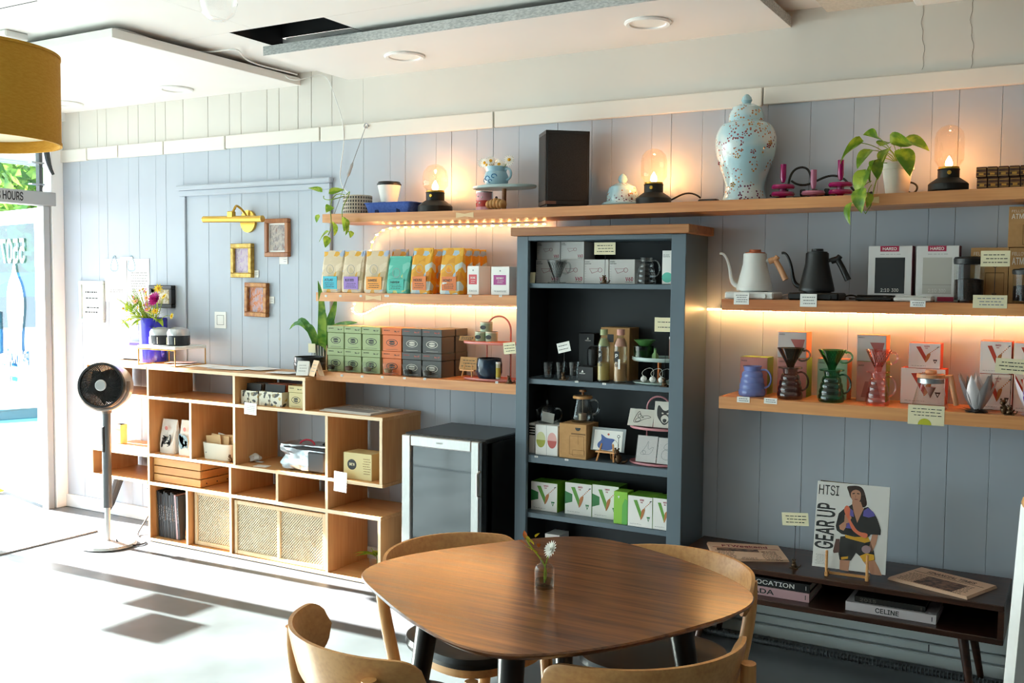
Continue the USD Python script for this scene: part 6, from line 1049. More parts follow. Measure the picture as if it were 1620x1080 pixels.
p = ony(247, 474, 4.10)-vt; mg = M('dahlia', '#c31a86', .55)
for ring, (n, el, s) in enumerate(((14, .15, 1), (12, .5, .85), (9, .9, .65), (5, 1.3, .5))):
    m = cat([aim(leaf(.05*s, .022*s, -.25, .35, 5, False), (0, 0, 0), 2*math.pi*(q_+.5*ring)/n, el) for q_ in range(n)]); m.apply_transform(TF.concatenate_matrices(TF.translation_matrix(p), TF.rotation_matrix(math.radians(70), (1, 0, 0)))); part(t, 'dahlia_petals', m, mg, smooth=True)
part(t, 'stem', stalks([(0, 0, h*.6), (p[0]*.5, p[1]*.4, h*1.05), p+np.array([0, .01, 0])], .0025), M('flower_stem_green', '#8fa62c', .5))
for s in (-1, 1, 0): part(t, 'leaf', aim(leaf(.11, .045, .6, .2, 8), (s*R*.9, -R*.5, h*.98), -1.57+s*1.2, .2), lg, smooth=True)
gw = M('gold_wire', '#b58a3a', .3, .8); a, b = xat(219, 4.06, zt+.1), xat(279, 4.06, zt+.1); zp = zat(547, (a+b)/2, 4.05)-zt
t = thing('display_riser', 'white display riser on gold wire legs carrying two candle jars', 'riser', ((a+b)/2, 4.16, zt)); w = b-a; part(t, 'plate', span(-w/2, w/2, -.11, .13, zp-.018, zp, .003), white)
for sx in (-1, 1):
    for sy in (-.105, .125): part(t, 'leg', cyl(.0035, zp-.018, sx*(w/2-.006), sy, 0, 8), gw)
    part(t, 'leg_frame', cat([tube([(sx*(w/2-.006), -.105, .004), (sx*(w/2-.006), .125, .004)], .0035, 6)]), gw)
part(t, 'front_frame', tube([(-w/2+.006, -.105, zp-.022), (w/2-.006, -.105, zp-.022)], .0035, 6), gw)
for k, (p0, p1, lb) in enumerate(((228.5, 253, 'silver-lidded dark candle jar with a cream label on the riser, left one'), (256, 281, 'silver-lidded dark candle jar with a cream label on the riser, right one'))):
    x, w, h = spot(p0, p1, 518, 4.10, zt+zp); R = w/2; t = thing('candle_jar', lb, 'candle jar', (x, 4.10+R, zt+zp+.0006)); part(t, 'jar', lathe([(0, 0), (R*.92, 0), (R, .006), (R, h*.55), (0, h*.55)], 36), M('smoked_jar', '#3a3a3d', .15)); part(t, 'lid', lathe([(0, h*.55), (R*1.0, h*.55), (R*1.0, h*.72), (R*.85, h*.9), (R*.3, h), (0, h)], 36), M('silver_lid', '#c9c9ca', .3, .6)); part(t, 'label', front(rect(-R*.55, h*.06, R*.55, h*.45, .0016), -R*.86), creamc); part(t, 'bow', cat([ball(.007, -.008, -R*.8, h*.72, 1), ball(.007, .008, -R*.8, h*.74, 1), ball(.004, 0, -R*.85, h*.70, 1)]), black)
for k, (px, py, w, d, rz, lb) in enumerate(((290, 577, .22, .15, 12, 'loose white sheet on the shelving unit in front of the riser'), (330, 578, .2, .14, -8, 'loose sheet at the middle of the shelving unit top, left of the pink flyer'), (368, 582, .24, .16, 6, 'white leaflet at the middle of the shelving unit top, nearest the front'), (410, 583, .22, .15, -14, 'grey-white leaflet on the shelving unit top left of the dark bowl'), (448, 590, .16, .1, 5, 'small white leaflet on the shelving unit top in front of the dark bowl'), (345, 569, .16, .12, 30, 'pinkish flyer near the wall on the shelving unit top'))):
    p = onz(px, py, zt+.004); one('paper_sheet', lb, 'paper', bx(w, d, .0012, 0, 0, 0), M('flyer_pink', '#e6cfd2', .6) if 'pinkish' in lb else M('sheet_white', '#f0efec', .6), (p[0], min(p[1], 4.26), zt+.0016*(k)), rz)
x, w, h = spot(455, 492, 568, 4.065, zt); R = w/2; t = thing('dark_bowl', 'low dark round bowl on the shelving unit beside the folded cards', 'bowl', (x, 4.065+R, zt+.009)); part(t, 'bowl', lathe([(0, 0), (R*.85, 0), (R, h*.3), (R, h), (R*.93, h), (R*.9, h*.3), (0, h*.2)], 40), M('bowl_black', '#202225', .3)); part(t, 'band', lathe([(R, h*.5), (R+.002, h*.52), (R+.002, h*.66), (R, h*.68)], 40), M('bowl_rim', '#3a3e42', .3))
def tent(lb, p0, p1, pt, Y, mat, rz):
    x, w, h = spot(p0, p1, pt, Y, zt); t = thing('tent_card', lb, 'card', (x, Y+.03, zt+.010), rz); part(t, 'front_leaf', rot(bx(w, .0015, h, 0, 0, 0), -20, (1, 0, 0)).apply_translation((0, -h*.34, 0)), mat); part(t, 'back_leaf', rot(bx(w, .0015, h, 0, 0, 0), 20, (1, 0, 0)).apply_translation((0, h*.34, 0)), mat); part(t, 'print', rot(front(scribble(-w*.35, h*.2, w*.35, h*.8, 3, .003, 4), -.001), -20, (1, 0, 0)).apply_translation((0, -h*.34, 0)), grey_ink)
tent('white folded tent card on the shelving unit next to the dark bowl', 467, 482, 573, 4.012, card, 20); tent('tan folded tent card on the shelving unit next to the tea shelf', 487, 503, 572, 4.012, M('tan_card', '#d9b48c', .6), -25)
# upright leafy plant in a ribbed pot between the shelving unit and the tea shelf
x, w, h = spot(488, 517, 545, 4.225, zt); R = w/2; t = thing('ribbed_pot_plant', 'strap-leaved green plant in a ribbed dark pot at the left end of the tea shelf', 'plant', (x-.005, 4.225+R, zt)); bp = np.array([x-.005, 4.225+R, zt])
part(t, 'pot', lathe([(0, 0), (R*.85, 0), (R, h), (R*.93, h), (R*.85, h*.8), (0, h*.8)], 36), M('pot_green', '#4a5347', .6)); part(t, 'rib', cat([tube([(R*.87*math.cos(a), R*.87*math.sin(a), .004), (R*1.01*math.cos(a), R*1.01*math.sin(a), h*.97)], .0035, 5) for a in np.linspace(0, 6.283, 26, endpoint=False)]), M('pot_rib', '#d5d6d2', .6), kind='stuff')
c_ = part(t, 'plant_tag', mv(bx(.05, .002, .05, 0, 0, 0), -.025, -R-.012, h*.72), creamc); sl = leafy('strap_leaf', '#3f7a2c', '#7fa83e', 16., .35)
def strap(pts, w_):
    P = smoothpath(pts, 14); V = []; Fc = []
    for i, q_ in enumerate(P):
        s = i/13; ww = w_/2*math.sin(math.pi*min(1, .12+.88*s)**.8)**.6 if s < 1 else .001
        tdir = np.gradient(P, axis=0)[i]; sd = np.cross(tdir, (0.45, -.9, .15)); sd /= np.linalg.norm(sd)+1e-9; up = np.cross(sd, tdir); up /= np.linalg.norm(up)+1e-9
        for v in (-1, 0, 1): V.append(q_+sd*v*ww+up*abs(v)*ww*.25)
    for i in range(13):
        for j in range(2): a = i*3+j; Fc += [(a, a+1, a+4), (a, a+4, a+3)]
    return trimesh.Trimesh(np.array(V), Fc, process=False)
for pts, w_ in (([(503, 545), (510, 515), (509, 480), (503, 444)], .05), ([(508, 545), (519, 520), (528, 490), (532, 470)], .05), ([(500, 545), (490, 522), (475, 511), (458, 521)], .035), ([(498, 545), (487, 515), (476, 505), (470, 510)], .04), ([(500, 545), (495, 525), (489, 515), (484, 520)], .045), ([(506, 545), (524, 522), (545, 512), (566, 510)], .035), ([(504, 545), (515, 530), (524, 518), (528, 505)], .045), ([(506, 545), (513, 525), (514, 505), (513, 490)], .045)):
    part(t, 'leaf', strap([ony(px, py, (4.22 if pts[-1][0] < 490 else 4.06+.1*(1-i/3)) if pts[-1][0] < 512 else 4.29)-bp if i else np.array([0, 0, h*.8]) for i, (px, py) in enumerate(pts)], w_), sl, smooth=True)
# ================================================================ inside the shelving unit
def inbag(lb, p0, p1, pt, ink_, seed):
    x, w, h = spot(p0, p1, pt, 4.06, Z2); t = thing('paper_bag', lb, 'coffee bag', (x, 4.10, Z2+.0006)); part(t, 'bag', pouch(w, .07, h, seed=seed), M('bag_white', '#e9e4dc', .6)); part(t, 'top_seam', bx(w*.92, .006, .014, 0, 0, h-.014, .001), M('bag_white', '#e9e4dc', .6)); r = random.Random(seed)
    part(t, 'drawing', front(cat([ext(Polygon(smoothpath([(r.uniform(-.3, .3)*w, r.uniform(.12, .62)*h) for _ in range(5)], 24, True)).buffer(.0012).difference(Polygon(smoothpath([(r.uniform(-.3, .3)*w, r.uniform(.12, .6)*h) for _ in range(5)], 24, True)).buffer(-.0005)), .0006) for k in range(4)]), -.037), ink_); part(t, 'rooster_mark', front(blob(.0, h*.75, w*.1, h*.06), -.032), M('coral_print', '#cf7a70', .6))
inbag('white paper coffee bag with a black drawing in the upper left cubby', 250, 274, 664, ink, 21); inbag('white paper coffee bag with a teal drawing behind the upright of the upper left cubby', 279.5, 302, 666, M('teal_ink', '#8aa9b4', .6), 22)
x, w, h = spot(316, 362, 702, 4.05, Z2); t = thing('felt_basket', 'small cream basket holding tan envelopes in the second cubby', 'basket', (x, 4.10, Z2+.0006)); cf = M('cream_felt', '#dcd6c6', .8)
rr = lambda rx, ry: np.array([(rx*np.sign(math.cos(q))*abs(math.cos(q))**.5, ry*np.sign(math.sin(q))*abs(math.sin(q))**.5) for q in np.linspace(0, 2*np.pi, 48, endpoint=False)])
part(t, 'basket', slabmesh(rr(w/2, .045), [(.012, 0), (.010, .002), (0, h), (.003, h), (.012, .006)]), cf); part(t, 'stud', front(blob(-w*.32, h*.4, .004, .004, .002), -.041), grey_ink)
for k in range(4): part(t, 'envelope', rot(bx(w*(.5+.1*k), .002, h*1.3, (-.1+.08*k)*w, -.02+.014*k, .018), (-6, 4, -3, 8)[k], (0, 1, 0)), M('tan_envelope', '#cfa877', .7) if k < 3 else card)
squirrel(xat(365, 4.05, Z2+.02), 4.05, Z2+.0006, 1.0, 'tiny bronze animal figure beside the cream basket', 'bronze_figure')
t = thing('wooden_crate', 'slatted pine crate lying in the left cubby of the third row', 'crate', (0, 0, Z3+.0006)); xa_, xb_ = xat(243.5, 4.035, .44), xat(317, 4.035, .44); pine = wood('pine', '#d08f4c', '#e3ab66', 'x', 1., .5); piney = wood('pine_y', '#d08f4c', '#e3ab66', 'y', 1., .5); ht = .142
for k in range(3):
    z0 = .002+k*.048; part(t, 'slat', span(xa_, xb_, 4.035, 4.047, z0, z0+.043, .0015), pine); part(t, 'side_slat', span(xb_-.012, xb_, 4.048, 4.30, z0, z0+.043, .0015), piney); part(t, 'side_slat', span(xa_, xa_+.012, 4.048, 4.30, z0, z0+.043, .0015), piney); part(t, 'slat', span(xa_, xb_, 4.301, 4.313, z0, z0+.043, .0015), pine)
part(t, 'bottom', span(xa_+.013, xb_-.013, 4.05, 4.30, .003, .010), pine)
for k in range(3): part(t, 'nail', rot(cyl(.004, .002, n=8), 90, (0, 1, 0)).apply_translation((xb_+.001, 4.08+.08*k, .02)), black)
# magazines standing in the bottom left cubby
zm = Z0+.0006; xm = -4.748
for k in range(12):
    th = .0115+.003*((k*7) % 3); hh = .275-.006*((k*5) % 4); pinkm = k == 10; cl = '#c9a9ae' if pinkm else ('#1f2327', '#2d3338', '#14171b', '#3a4046')[k % 4]
    t = thing('magazine', ('pink-spined magazine near the right of the row of magazines' if pinkm else ('dark-spined magazine in the bottom left cubby, %s in the row' % ('first', 'second', 'third', 'fourth', 'fifth', 'sixth', 'seventh', 'eighth', 'ninth', 'tenth', '', 'twelfth', 'last')[k])), 'magazine', (xm+th/2, 4.16, zm+.003), 0, ry=-4)
    part(t, 'cover', bx(th-.001, .215, hh, 0, 0, 0, .0012), M('mag_'+cl[1:], cl, .4)); part(t, 'spine_print', front(mv(scribble(-.05, -.002, .05, .002, 1, .0018, k), 0, 0).apply_transform(TF.rotation_matrix(math.pi/2, (0, 0, 1))), -.1079, 0, hh*.55), M('spine_tan', '#b98a5a', .5) if k % 4 == 0 else M('spine_white', '#c9cdd0', .5)); xm += th+.0005
t = thing('magazine', 'magazine with a black masthead facing out at the right of the row', 'magazine', (-4.522, 4.085, zm+.006), 0, rx=-6); w, h = .08, .27; part(t, 'cover', bx(w, .006, h, 0, 0, 0, .001), M('mag_cover', '#d8b98e', .4)); q_ = part(t, 'masthead', front(rect(-w*.5, h*.80, w*.5, h*.99), -.003), ink); part(q_, 'lettering', front(mv(text('MOJO', .033, .078, True), -w*.46, h*.835), -.0038), card); part(t, 'photo', front(ext(smoothpath([(-.032, .01), (.034, .01), (.037, .1), (.016, .17), (-.016, .15), (-.034, .08)], 30, True), .0006), -.003), noisy('mag_photo', '#c9702c', '#e0a060', 20., .5))
# top right cubby: card bins and a tea box
terr = art('terrazzo', '#ded8c4', ['#ded8c4', '#ded8c4', '#c9a85c', '#3b3a34', '#8a7a58'], 26.)
for k, (p0, p1, c1) in enumerate(((381.5, 407.5, '#6d6257'), (410, 446, '#c5602f'))):
    x, w, h = spot(p0, p1, 618+k*2, 4.05, Z1); t = thing('card_bin', 'terrazzo-patterned open bin of cards in the top right cubby, %s one' % ('left', 'right')[k], 'box', (x, 4.12, Z1+.0006)); hh = h
    for n, s in (('wall', (-w/2, w/2, -.07, -.066, 0, hh)), ('wall', (-w/2, w/2, .066, .07, 0, hh)), ('wall', (-w/2, -w/2+.004, -.066, .066, 0, hh)), ('wall', (w/2-.004, w/2, -.066, .066, 0, hh)), ('bottom', (-w/2+.004, w/2-.004, -.066, .066, 0, .003))): part(t, n, span(*s), terr)
    for q in range(6): part(t, 'card', rot(bx(w*.86, .004, hh*1.45, 0, -.045+.018*q, .004), -8, (1, 0, 0), (0, -.045+.018*q, 0)), M('bin_'+c1[1:], c1, .6) if q % 3 else M('bin_dark', '#1d1a18', .6))
x, w, h = spot(453.5, 479, 610, 4.05, Z1); teabox(x-.003, w*.92, .09, h*.98, 4.06, Z1+.0006, M('tea_cream', '#d2c48e', .55), 'cream tea box with a dark oval emblem in the top right cubby', ink, ink)
x, w, h = spot(543.5, 588, 717, 4.05, Z2); t = thing('tea_carton', 'wide cream tea carton with a dark oval emblem in the right-hand cubby', 'tea box', (x, 4.11, Z2+.0006)); part(t, 'body', bx(w, .12, h, 0, 0, 0, .001), M('tea_cream2', '#d4c28a', .5)); part(t, 'emblem', front(cat([ext(affinity.scale(Point(0, 0).buffer(1), w*.16, h*.2), .0006)]), -.06, -w*.2, h*.55), ink); part(t, 'emblem_print', front(text('SMITH', h*.1, w*.2, True, cx=0), -.0608, -w*.2, h*.51), creamc); part(t, 'side_print', front(scribble(w*.18, h*.2, w*.46, h*.85, 7, .003, 5), -.06), M('brown_line', '#7a5528', .6))
# insulated lunch bag
x, w, h = spot(444, 512, 708, 4.04, Z2); sv = M('foil', '#a9abae', .25, .9); t = thing('lunch_bag', 'crumpled silver and black insulated bag in the wide middle cubby', 'bag', (x, 4.12, Z2+.0006)); g = np.random.default_rng(3)
bm = trimesh.creation.box((w, .13, h)).subdivide().subdivide().subdivide().subdivide(); v = bm.vertices; v += (meshkit.noise(v*26+5)[:, None]-.5)*.024*np.array([1, 1, .4])+(meshkit.noise(v*60+9)[:, None]-.5)*.008*np.array([1, 1, .3]); bm.vertices = v; bm.apply_translation((0, 0, h/2+.011))
part(t, 'bag', bm, noisy('foil_bag', '#8d9093', '#c9cbcd', 12., .28, .3, metallic=.85), smooth=20); part(t, 'black_trim', cat([span(-w/2-.004, w/2+.004, -.072, .072, h*.88, h+.006, .008), ]), M('bag_black', '#141416', .7)); part(t, 'side_patch', span(w*.12, w*.505, -.078, -.06, .01, h*.85, .006), M('bag_grey', '#3a3d41', .6)); part(t, 'strap', tube([(w*.2, 0, h), (w*.34, .02, h+.05), (w*.44, .04, h+.12), (w*.48, .05, h+.135)], .016, 8, 20, .35), M('bag_black', '#141416', .7)); part(t, 'red_loop', tube([(-w*.22, -.02, h+.004), (-w*.18, -.02, h+.02), (w*.06, -.01, h+.022), (w*.1, -.01, h+.004)], .005, 6, 16), M('bag_red', '#b01f3a', .5))
p = onz(388, 730, Z2); t = thing('plastic_wrap', 'crumpled clear plastic wrap on the floor of the wide middle cubby', 'wrapper', (p[0]+.06, p[1]+.02, Z2+.0035)); wr = trimesh.creation.icosphere(3, .03); wr.vertices *= (1.3, .8, .7); wr.vertices += (meshkit.noise(wr.vertices*70)[:, None]-.5)*.02; wr.vertices[:, 2] -= wr.vertices[:, 2].min(); part(t, 'wrap', wr, M('wrap_white', '#d5d7d6', .25), smooth=15); part(t, 'tail', bx(.05, .02, .004, .03, 0, .0, .001), M('wrap_white', '#d5d7d6', .25))
one('receipt', 'small white paper slip lying at the front of the wide middle cubby', 'paper', bx(.085, .05, .002, 0, 0, 0), card, (onz(412, 738, Z2)[0], 4.06, Z2+.0006), 10)
for lb, px, py, w, h in (('blank white card hung on the shelving unit edge under the card bins', 396.5, 637, .09, .065), ('white handwritten card hung on the shelving unit edge beside the tea carton', 539, 746, .085, .105)):
    p = ony(px, py, CY-.002); t = thing('hanging_card', lb, 'card', (p[0], CY-.002, p[2])); part(t, 'card', rot(bx(w, .0012, h, 0, -.001, -h), 2, (0, 1, 0)), card); part(t, 'handwriting', front(scribble(-w*.35, -h*.8, w*.35, -h*.2, 4, .003, 77), -.0024), M('faint_ink', '#c9c6be', .6))
t = thing('newspaper', 'folded newspaper lying on the right end of the stepped shelving unit', 'newspaper', (-3.32, 4.17, Z1+.0006), -4)
for k in range(4): part(t, 'sheet', bx(.36-.01*k, .26-.006*k, .0025, .004*k, 0, .0028*k, .0008), M('newsprint', '#d8d2c9', .8))
part(t, 'print', mv(cat([rect(-.16, -.11, .15, -.02, .0004), mv(scribble(-.16, 0, .15, .1, 6, .004, 6), 0, 0)]), 0, 0, .0112), grey_ink)
one('small_carton', 'small cream and black carton behind the fan on the low left wing', 'box', cat([bx(.05, .05, .12, 0, 0, 0, .002), bx(.052, .052, .03, 0, 0, .09, .002)]), M('tea_cream2', '#d4c28a', .5), (xat(192, 4.2, .52), 4.2, Z2-.0075))
pa, pb_ = ony(140, 560, 4.30), ony(190, 560, 4.30); t = thing('brochure_rack', 'white brochure rack with a purple leaflet on the unit top behind the fan', 'brochure rack', (-5.22, 4.32, ZT+.0008)); w = .24; hh = .11; part(t, 'back', span(-w/2, w/2, .02, .026, 0, hh), white); part(t, 'pocket', span(-w/2, w/2, -.03, -.026, 0, hh*.4), white); part(t, 'bottom', span(-w/2, w/2, -.03, .02, 0, .004), white); lf = part(t, 'leaflet', rot(span(-w*.45, w*.05, -.008, -.004, .006, hh*1.0), -6, (1, 0, 0)), card); part(lf, 'heading', rot(front(mv(rect(-w*.42, hh*.8, w*.02, hh*.96), 0, 0), -.0082), -6, (1, 0, 0)), M('purple_print', '#6a5aa8', .5)); part(t, 'leaflet', rot(span(w*.08, w*.47, -.008, -.004, .006, hh*.92), -6, (1, 0, 0)), card)
x0 = onz(148, 826, 0); t = thing('folded_umbrella', 'dark folded umbrella leaning under the low left wing behind the fan', 'umbrella', (x0[0], x0[1]+.1, 0)); part(t, 'canopy', tube([(0, 0, .03), (.005, .03, .1), (.02, .08, .25), (.03, .1, .33)], [.006, .022, .03, .012], 10), M('umbrella_cloth', '#3d4145', .7)); part(t, 'shaft', tube([(0, 0, .0), (.002, .01, .05)], .004, 6), steel); part(t, 'grip', tube([(.03, .1, .33), (.034, .115, .37)], .010, 8), black)
x, w, h = spot(578, 594, 868, 4.10, Z0); t = thing('leaf_cutting', 'glass of water with trailing green leaves in the bottom right cubby', 'vase', (x, 4.14, Z0+.0006)); part(t, 'glass', lathe([(0, 0), (.03, 0), (.034, .10)], 28), cupg)
for a, l_ in ((3.5, .11), (3.9, .09), (-.2, .07), (2.2, .08)): part(t, 'leaf', aim(leaf(l_, .035, .5, .2, 8), (0, 0, .09), a, .5), lg, smooth=True)
part(t, 'stem', stalks([(0, 0, .01), (.01, 0, .08), (-.02, -.01, .13)], .002), stem)
# ================================================================ console: newspapers, books, magazine on an easel
zc = CTZ+.0006; salmon = noisy('salmon_paper', '#dcb395', '#e3bd9f', 4., .8); thw = M('salmon_ink', '#6a4f45', .7)
def paperfold(lb, corners, title, photo, tcol):
    P = [onz(px, py, zc+.008) for px, py in corners]; o = np.mean(P, 0); L = np.array([p-o for p in P])[:, :2]; t = thing('newspaper', lb, 'newspaper', (o[0], o[1], zc))
    for k in range(4): part(t, 'sheet', mv(ext(Polygon(L*(1-.008*k)), .0022), 0, 0, .0026*k), salmon)
    ex = (L[1]-L[0]); ey = (L[3]-L[0]); A = np.eye(4); A[:2, 0], A[:2, 1], A[:2, 3] = ex, ey, L[0]; A[2, 3] = .0102
    def lay(m): m = m.copy(); m.apply_transform(np.array(A)); return m
    part(t, 'masthead', lay(mv(text(title, .11, .62, True, .0005, .5).apply_transform(np.diag([1, -1, 1, 1])), 0, .25)), tcol); part(t, 'rule', lay(rect(.05, .30, .95, .315, .0005)), tcol); part(t, 'photo', lay(rect(*photo, .0005)), noisy('news_photo', '#3a322e', '#8f6a5a', 60., .7)); part(t, 'columns', lay(cat([scribble(.06+.3*q, .40 if q != 1 else .82, .32+.3*q, .95, 8 if q != 1 else 2, .018, q) for q in range(3)])), thw); return t
for t_ in (): pass
paperfold('folded salmon-pink newspaper at the left end of the console', ((1118, 857), (1231.7, 863), (1249, 886), (1130, 884)), 'FTWeekend', (.1, .35, .66, .5), M('claret_ink', '#8a2f38', .7))
paperfold('salmon-pink newspaper lying askew at the right end of the console', ((1457, 897), (1578, 926.7), (1530, 945), (1404, 913)), 'FINANCIAL TIMES', (.3, .42, .8, .92), thw)
# fashion magazine on a small easel
TL, TR, BR, BL = (1301.7, 764), (1412, 776.7), (1400, 907), (1285, 892); yb = 3.99; b0, b1 = ony(*BL, yb), ony(*BR, yb-.0); xc = (b0[0]+b1[0])/2; w = .315; zb_ = zc+.022; hM = .368
ang = math.degrees(math.atan2(b1[2]-b0[2], b1[0]-b0[0]))
t = thing('magazine_easel', 'low beech easel on the console holding up a fashion magazine', 'easel', (xc, yb, zc), 4)
for s in (-1, 1): part(t, 'leg', bx(.013, .05, .018, s*.075, -.02, 0, .002), beech); part(t, 'peg', bx(.010, .008, .085, s*.075, -.042, .018, .002), beech)
part(t, 'rail', span(-.075, .075, -.026, -.016, .006, .016, .001), beech); part(t, 'back_strut', tube([(0, .13, 0), (0, .055, .13)], .006, 8), beech)
w, hM = .272, .334
t = thing('fashion_magazine', 'large fashion magazine with a woman on its cover propped on the beech easel', 'magazine', (xc+.006, yb-.026, zc+.030), 4, rx=-16); mgp = M('cover_white', '#dbd8d3', .35); part(t, 'cover', bx(w, .004, hM, 0, 0, 0, .0008), mgp); part(t, 'pages', bx(w-.004, .006, hM-.003, .002, .0055, .001, .001), M('page_edge', '#cfc6ba', .6))
def mg(px, py):
    xl = 185-(py-148)*.1217; u = (px-xl)/677; return (u-.5)*w, (1-(py-148-67*u)/778)*hM
def S(*polys): return unary_union([Polygon(smoothpath([mg(*p) for p in q], 8*len(q), True)).buffer(0) for q in polys])
def P_(*polys): return unary_union([Polygon([mg(*p) for p in q]).buffer(.0012).buffer(-.0006) for q in polys])
F_ = lambda n, sh, m, k=0: part(t, n, front(sh if hasattr(sh, 'vertices') else ext(sh, .0004), -.0021-.0003*k), m)
F_('masthead', mv(text('HTSI', hM*.115, w*.28), -w*.475, hM*.845), ink); gu = text('GEAR UP', w*.24, hM*.53, True); gu.apply_transform(TF.rotation_matrix(math.pi/2, (0, 0, 1))); gu.apply_translation((-w*.235, hM*.215, 0)); F_('headline', gu, ink); F_('small_print', scribble(-w*.46, hM*.03, -w*.31, hM*.15, 7, .0018, 3), grey_ink)
skin, hair, jk = M('print_skin', '#b98468', .5), M('print_hair', '#33211a', .5), M('print_black', '#262524', .5); pur, orp, yel = M('print_purple', '#5f56a0', .5), M('print_orange', '#d9704f', .5), M('print_yellow', '#cf9a22', .5)
F_('figure_hair', S([(460, 205), (500, 198), (545, 198), (592, 215), (616, 260), (628, 330), (620, 385), (590, 395), (560, 360), (510, 330), (482, 300), (468, 250)]), hair)
F_('figure_neck', P_([(500, 335), (575, 345), (590, 400), (606, 410), (560, 490), (532, 540), (505, 440), (495, 380)]), skin, 1); F_('figure_face', S([(495, 255), (540, 235), (576, 255), (580, 300), (568, 335), (540, 352), (510, 343), (492, 310)]), skin, 2)
for n_, q in (('brow', ((505, 268), (525, 264))), ('brow', ((548, 266), (568, 270))), ('nose', ((533, 285), (531, 300))), ('mouth', ((522, 318), (548, 320)))): F_(n_, Polygon([mg(q[0][0], q[0][1]), mg(q[1][0], q[1][1]), mg(q[1][0], q[1][1]+6), mg(q[0][0], q[0][1]+6)]).buffer(.0006), hair if n_ == 'brow' else M('print_lip', '#8f5546', .5), 3)
F_('figure_leg', P_([(355, 855), (450, 845), (437, 900), (426, 966), (348, 955), (352, 900)]), skin); F_('figure_leg', P_([(560, 865), (662, 855), (702, 930), (726, 998), (632, 988), (600, 920)]), skin)
F_('figure_jacket', P_([(468, 385), (495, 368), (505, 440), (532, 540), (562, 480), (606, 400), (640, 393), (692, 450), (716, 500), (742, 600), (736, 640), (650, 636), (622, 662), (500, 660), (420, 640), (385, 636), (340, 602), (334, 560), (368, 450), (420, 408)]), jk, 2)
for q in ([(600, 425), (640, 400), (686, 440), (696, 472), (640, 486), (590, 472)], [(430, 540), (482, 530), (500, 590), (425, 580)], [(468, 400), (500, 425), (503, 480), (468, 470)]): F_('jacket_panel', P_(q), pur, 3)
F_('figure_arm', P_([(365, 560), (415, 525), (422, 462), (470, 455), (482, 490), (445, 545), (402, 605), (370, 592)]), skin, 3); F_('figure_arm', P_([(664, 640), (714, 640), (692, 720), (652, 795), (612, 802), (630, 750)]), skin, 1)
F_('figure_shorts', P_([(372, 660), (430, 655), (510, 690), (640, 700), (668, 790), (672, 862), (580, 882), (540, 830), (505, 800), (455, 872), (353, 866), (345, 800)]), jk, 1)
F_('figure_rope', S([(425, 395), (446, 378), (468, 395), (466, 470), (500, 560), (560, 618), (622, 640), (612, 664), (545, 648), (480, 592), (448, 500), (425, 450)]), orp, 4); F_('figure_belt', P_([(413, 643), (500, 662), (622, 660), (640, 700), (590, 712), (500, 690), (420, 668)]), yel, 3)
F_('shorts_trim', P_([(540, 830), (600, 806), (666, 818), (668, 860), (575, 882)]), yel, 3); F_('shorts_trim', P_([(365, 845), (432, 836), (426, 856), (370, 863)]), yel, 3); F_('figure_bag', P_([(296, 790), (328, 682), (362, 682), (350, 800), (300, 806)]), M('print_brown', '#5d3f38', .5), 2); F_('figure_pouch', S([(560, 762), (600, 735), (642, 760), (622, 802), (572, 796)]), M('print_mauve', '#a08488', .5), 4)
part(t, 'second_issue', rot(bx(w*.96, .005, hM*1.005, -.004, .012, .001, .001), 1.2, (0, 1, 0)), noisy('mag_dark_art', '#2a2420', '#7a6a4a', 30., .5))
x = xat(1256, 3.99, zc); sign('cream handwritten card on a black clip figure beside the salmon newspaper on the console', x, 3.99, zc, .105, .052, zat(821, x, 3.99), seed=33, tilt=-5)
def book(lb, x0, x1, y0, d, z, h, col, tx, tcol, tw):
    t = thing('art_book', lb, 'book', ((x0+x1)/2, y0+d/2, z)); w = x1-x0; cv = M('book_'+col[1:], col, .45); part(t, 'cover', cat([span(-w/2, w/2, -d/2, d/2, 0, .003), span(-w/2, w/2, -d/2, d/2, h-.003, h), span(-w/2, w/2, -d/2, -d/2+.003, .003, h-.003)]), cv); part(t, 'pages', span(-w/2+.004, w/2-.004, -d/2+.003, d/2-.004, .0032, h-.0032), M('book_pages', '#d9d2c8', .7)); part(t, 'spine_lettering', front(mv(text(tx, h*.5, tw, True), -w*.5+tcol[1], h*.25), -d/2), tcol[0]); part(t, 'publisher_mark', front(rect(w*.5-.016, h*.25, w*.5-.013, h*.75), -d/2), tcol[0])
bz = .2988; xr = xat(1281, 3.97, bz+.02); wht = M('print_white', '#dcdad6', .5)
book('thick pink art book at the bottom of the left stack in the console', xr-.31, xr, 3.96, .24, bz, .036, '#c49a9d', 'PRADA', (ink, .03), .14); book('thick black art book on top of the pink one in the console', xr-.31, xr, 3.965, .24, bz+.0365, .034, '#141416', 'ON LOCATION', (wht, .02), .23)
xa_ = xat(1338, 3.955, bz+.02); xb_ = xat(1481, 3.955, bz); book('white art book at the bottom of the right stack in the console', xa_, xb_, 3.95, .24, bz, .034, '#cdc3c4', 'CELINE', (ink, .11), .085); book('black art book on top of the white one in the console', xa_+.03, xb_-.04, 3.965, .2, bz+.0345, .022, '#191614', '2015', (M('dull_print', '#6a625a', .5), .02), .06)
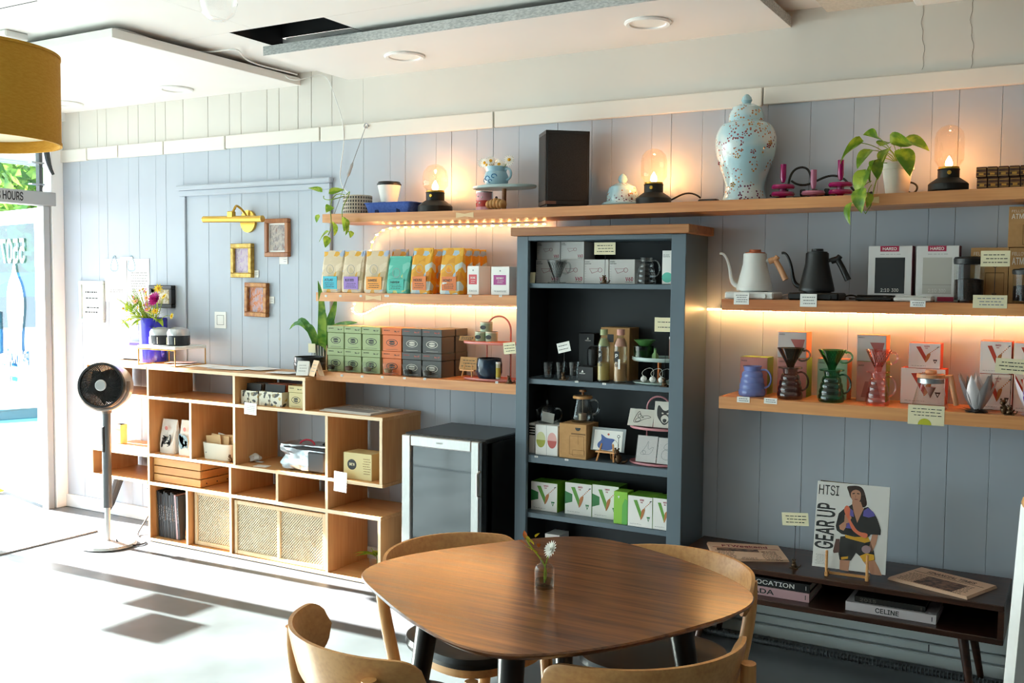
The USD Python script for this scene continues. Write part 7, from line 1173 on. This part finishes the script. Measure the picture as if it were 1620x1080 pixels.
# conduit along the wall foot and the white A-frame at the right edge
t = thing('conduit', 'ribbed flexible conduit running along the foot of the wall under the console', 'conduit'); P = np.array([(-1.46, 4.20, .026), (-.9, 4.19, .026), (-.3, 4.2, .026), (.6, 4.2, .026)]); part(t, 'core', tube(P, .012, 10, 60), M('conduit_grey', '#3b3e40', .5))
part(t, 'rib', cat([rot(lathe([(.0115, -.003), (.016, 0), (.0115, .003)], 12), 90, (0, 1, 0)).apply_translation((xx, float(np.interp(xx, P[:, 0], P[:, 1])), .026)) for xx in np.arange(-1.45, .4, .014)]), M('conduit_rib', '#54585a', .45), kind='stuff')
q0, q1 = ony(1632, 800, 3.1), ony(1604, 1085, 3.1); q1 = q0+(q1-q0)*((q0[2])/(q0[2]-q1[2])); mm = (q0-q1)
t = thing('a_frame_stand', 'white wooden A-frame stand leg at the right edge of the picture', 'stand', (q1[0], 3.1, 0)); part(t, 'front_leg', tube([(0, 0, .0), mm], .027, 4).apply_transform(np.eye(4)), white); part(t, 'rear_leg', tube([(.02, .38, 0), mm+(.0, .03, 0)], .024, 4), white); part(t, 'cross_bar', tube([mm*.35+(0, .0, 0), mm*.35+(.25, .0, 0)], .015, 4), white); part(t, 'tip', ball(.026, *(mm+(0, 0, .008)), 1), beech)
# bud vase on the table
p = onz(861, 929, ZTAB); x, w, h = spot(848, 876, 885, p[1]-.02, ZTAB); R = w/2; t = thing('bud_vase', 'small clear glass bottle vase with a white and a yellow bloom on the dining table', 'vase', (p[0], p[1], ZTAB+.0004))
part(t, 'glass', lathe([(0, 0), (R*.95, 0), (R, .006), (R, h*.62), (R*.85, h*.72), (R*.42, h*.8), (R*.4, h*.93), (R*.6, h)], 36), cupg); part(t, 'water', cyl(R*.9, h*.16, z=.009, n=28), pane('water', '#e6ece6', 1.33, 0, .03, .3))
vb = np.array([p[0], p[1], ZTAB]); fw = ony(872, 869, p[1]-.02)-vb; part(t, 'stem', stalks([(0, 0, .012), (.004, 0, h*.8), fw+np.array([0, .008, -.004])], .0018), M('flower_stem_green', '#8fa62c', .5))
for ring, (n, el, s) in enumerate(((16, .05, 1), (14, .4, .85), (10, .8, .6))):
    m = cat([aim(leaf(.024*s, .008*s, -.1, .2, 5, False), (0, 0, 0), 2*math.pi*(k+.5*ring)/n, el) for k in range(n)]); m.apply_transform(TF.concatenate_matrices(TF.translation_matrix(fw), TF.rotation_matrix(-.5, (0, 0, 1)), TF.rotation_matrix(math.radians(62), (1, 0, 0)))); part(t, 'petals', m, petal, smooth=True)
yl = leafy('yellow_bract', '#9aa020', '#d9c02e', 60., .5)
for k, (px, py) in enumerate(((831, 853), (838, 858), (845, 862), (834, 864), (842, 871), (849, 876), (852, 866), (847, 850))):
    p_ = ony(px, py, p[1]-.01)-vb; part(t, 'bloom_spray', aim(leaf(.03, .012, .2, .3, 6, False), p_, 2.2+.5*k, .8), yl if k % 3 else M('rust_bloom', '#c8641e', .6), smooth=True)
part(t, 'stem', stalks([(0, 0, .012), (-.004, 0, h*.8), ony(846, 872, p[1]-.01)-vb, ony(833, 853, p[1]-.01)-vb], .0022), M('flower_stem_green', '#8fa62c', .5))
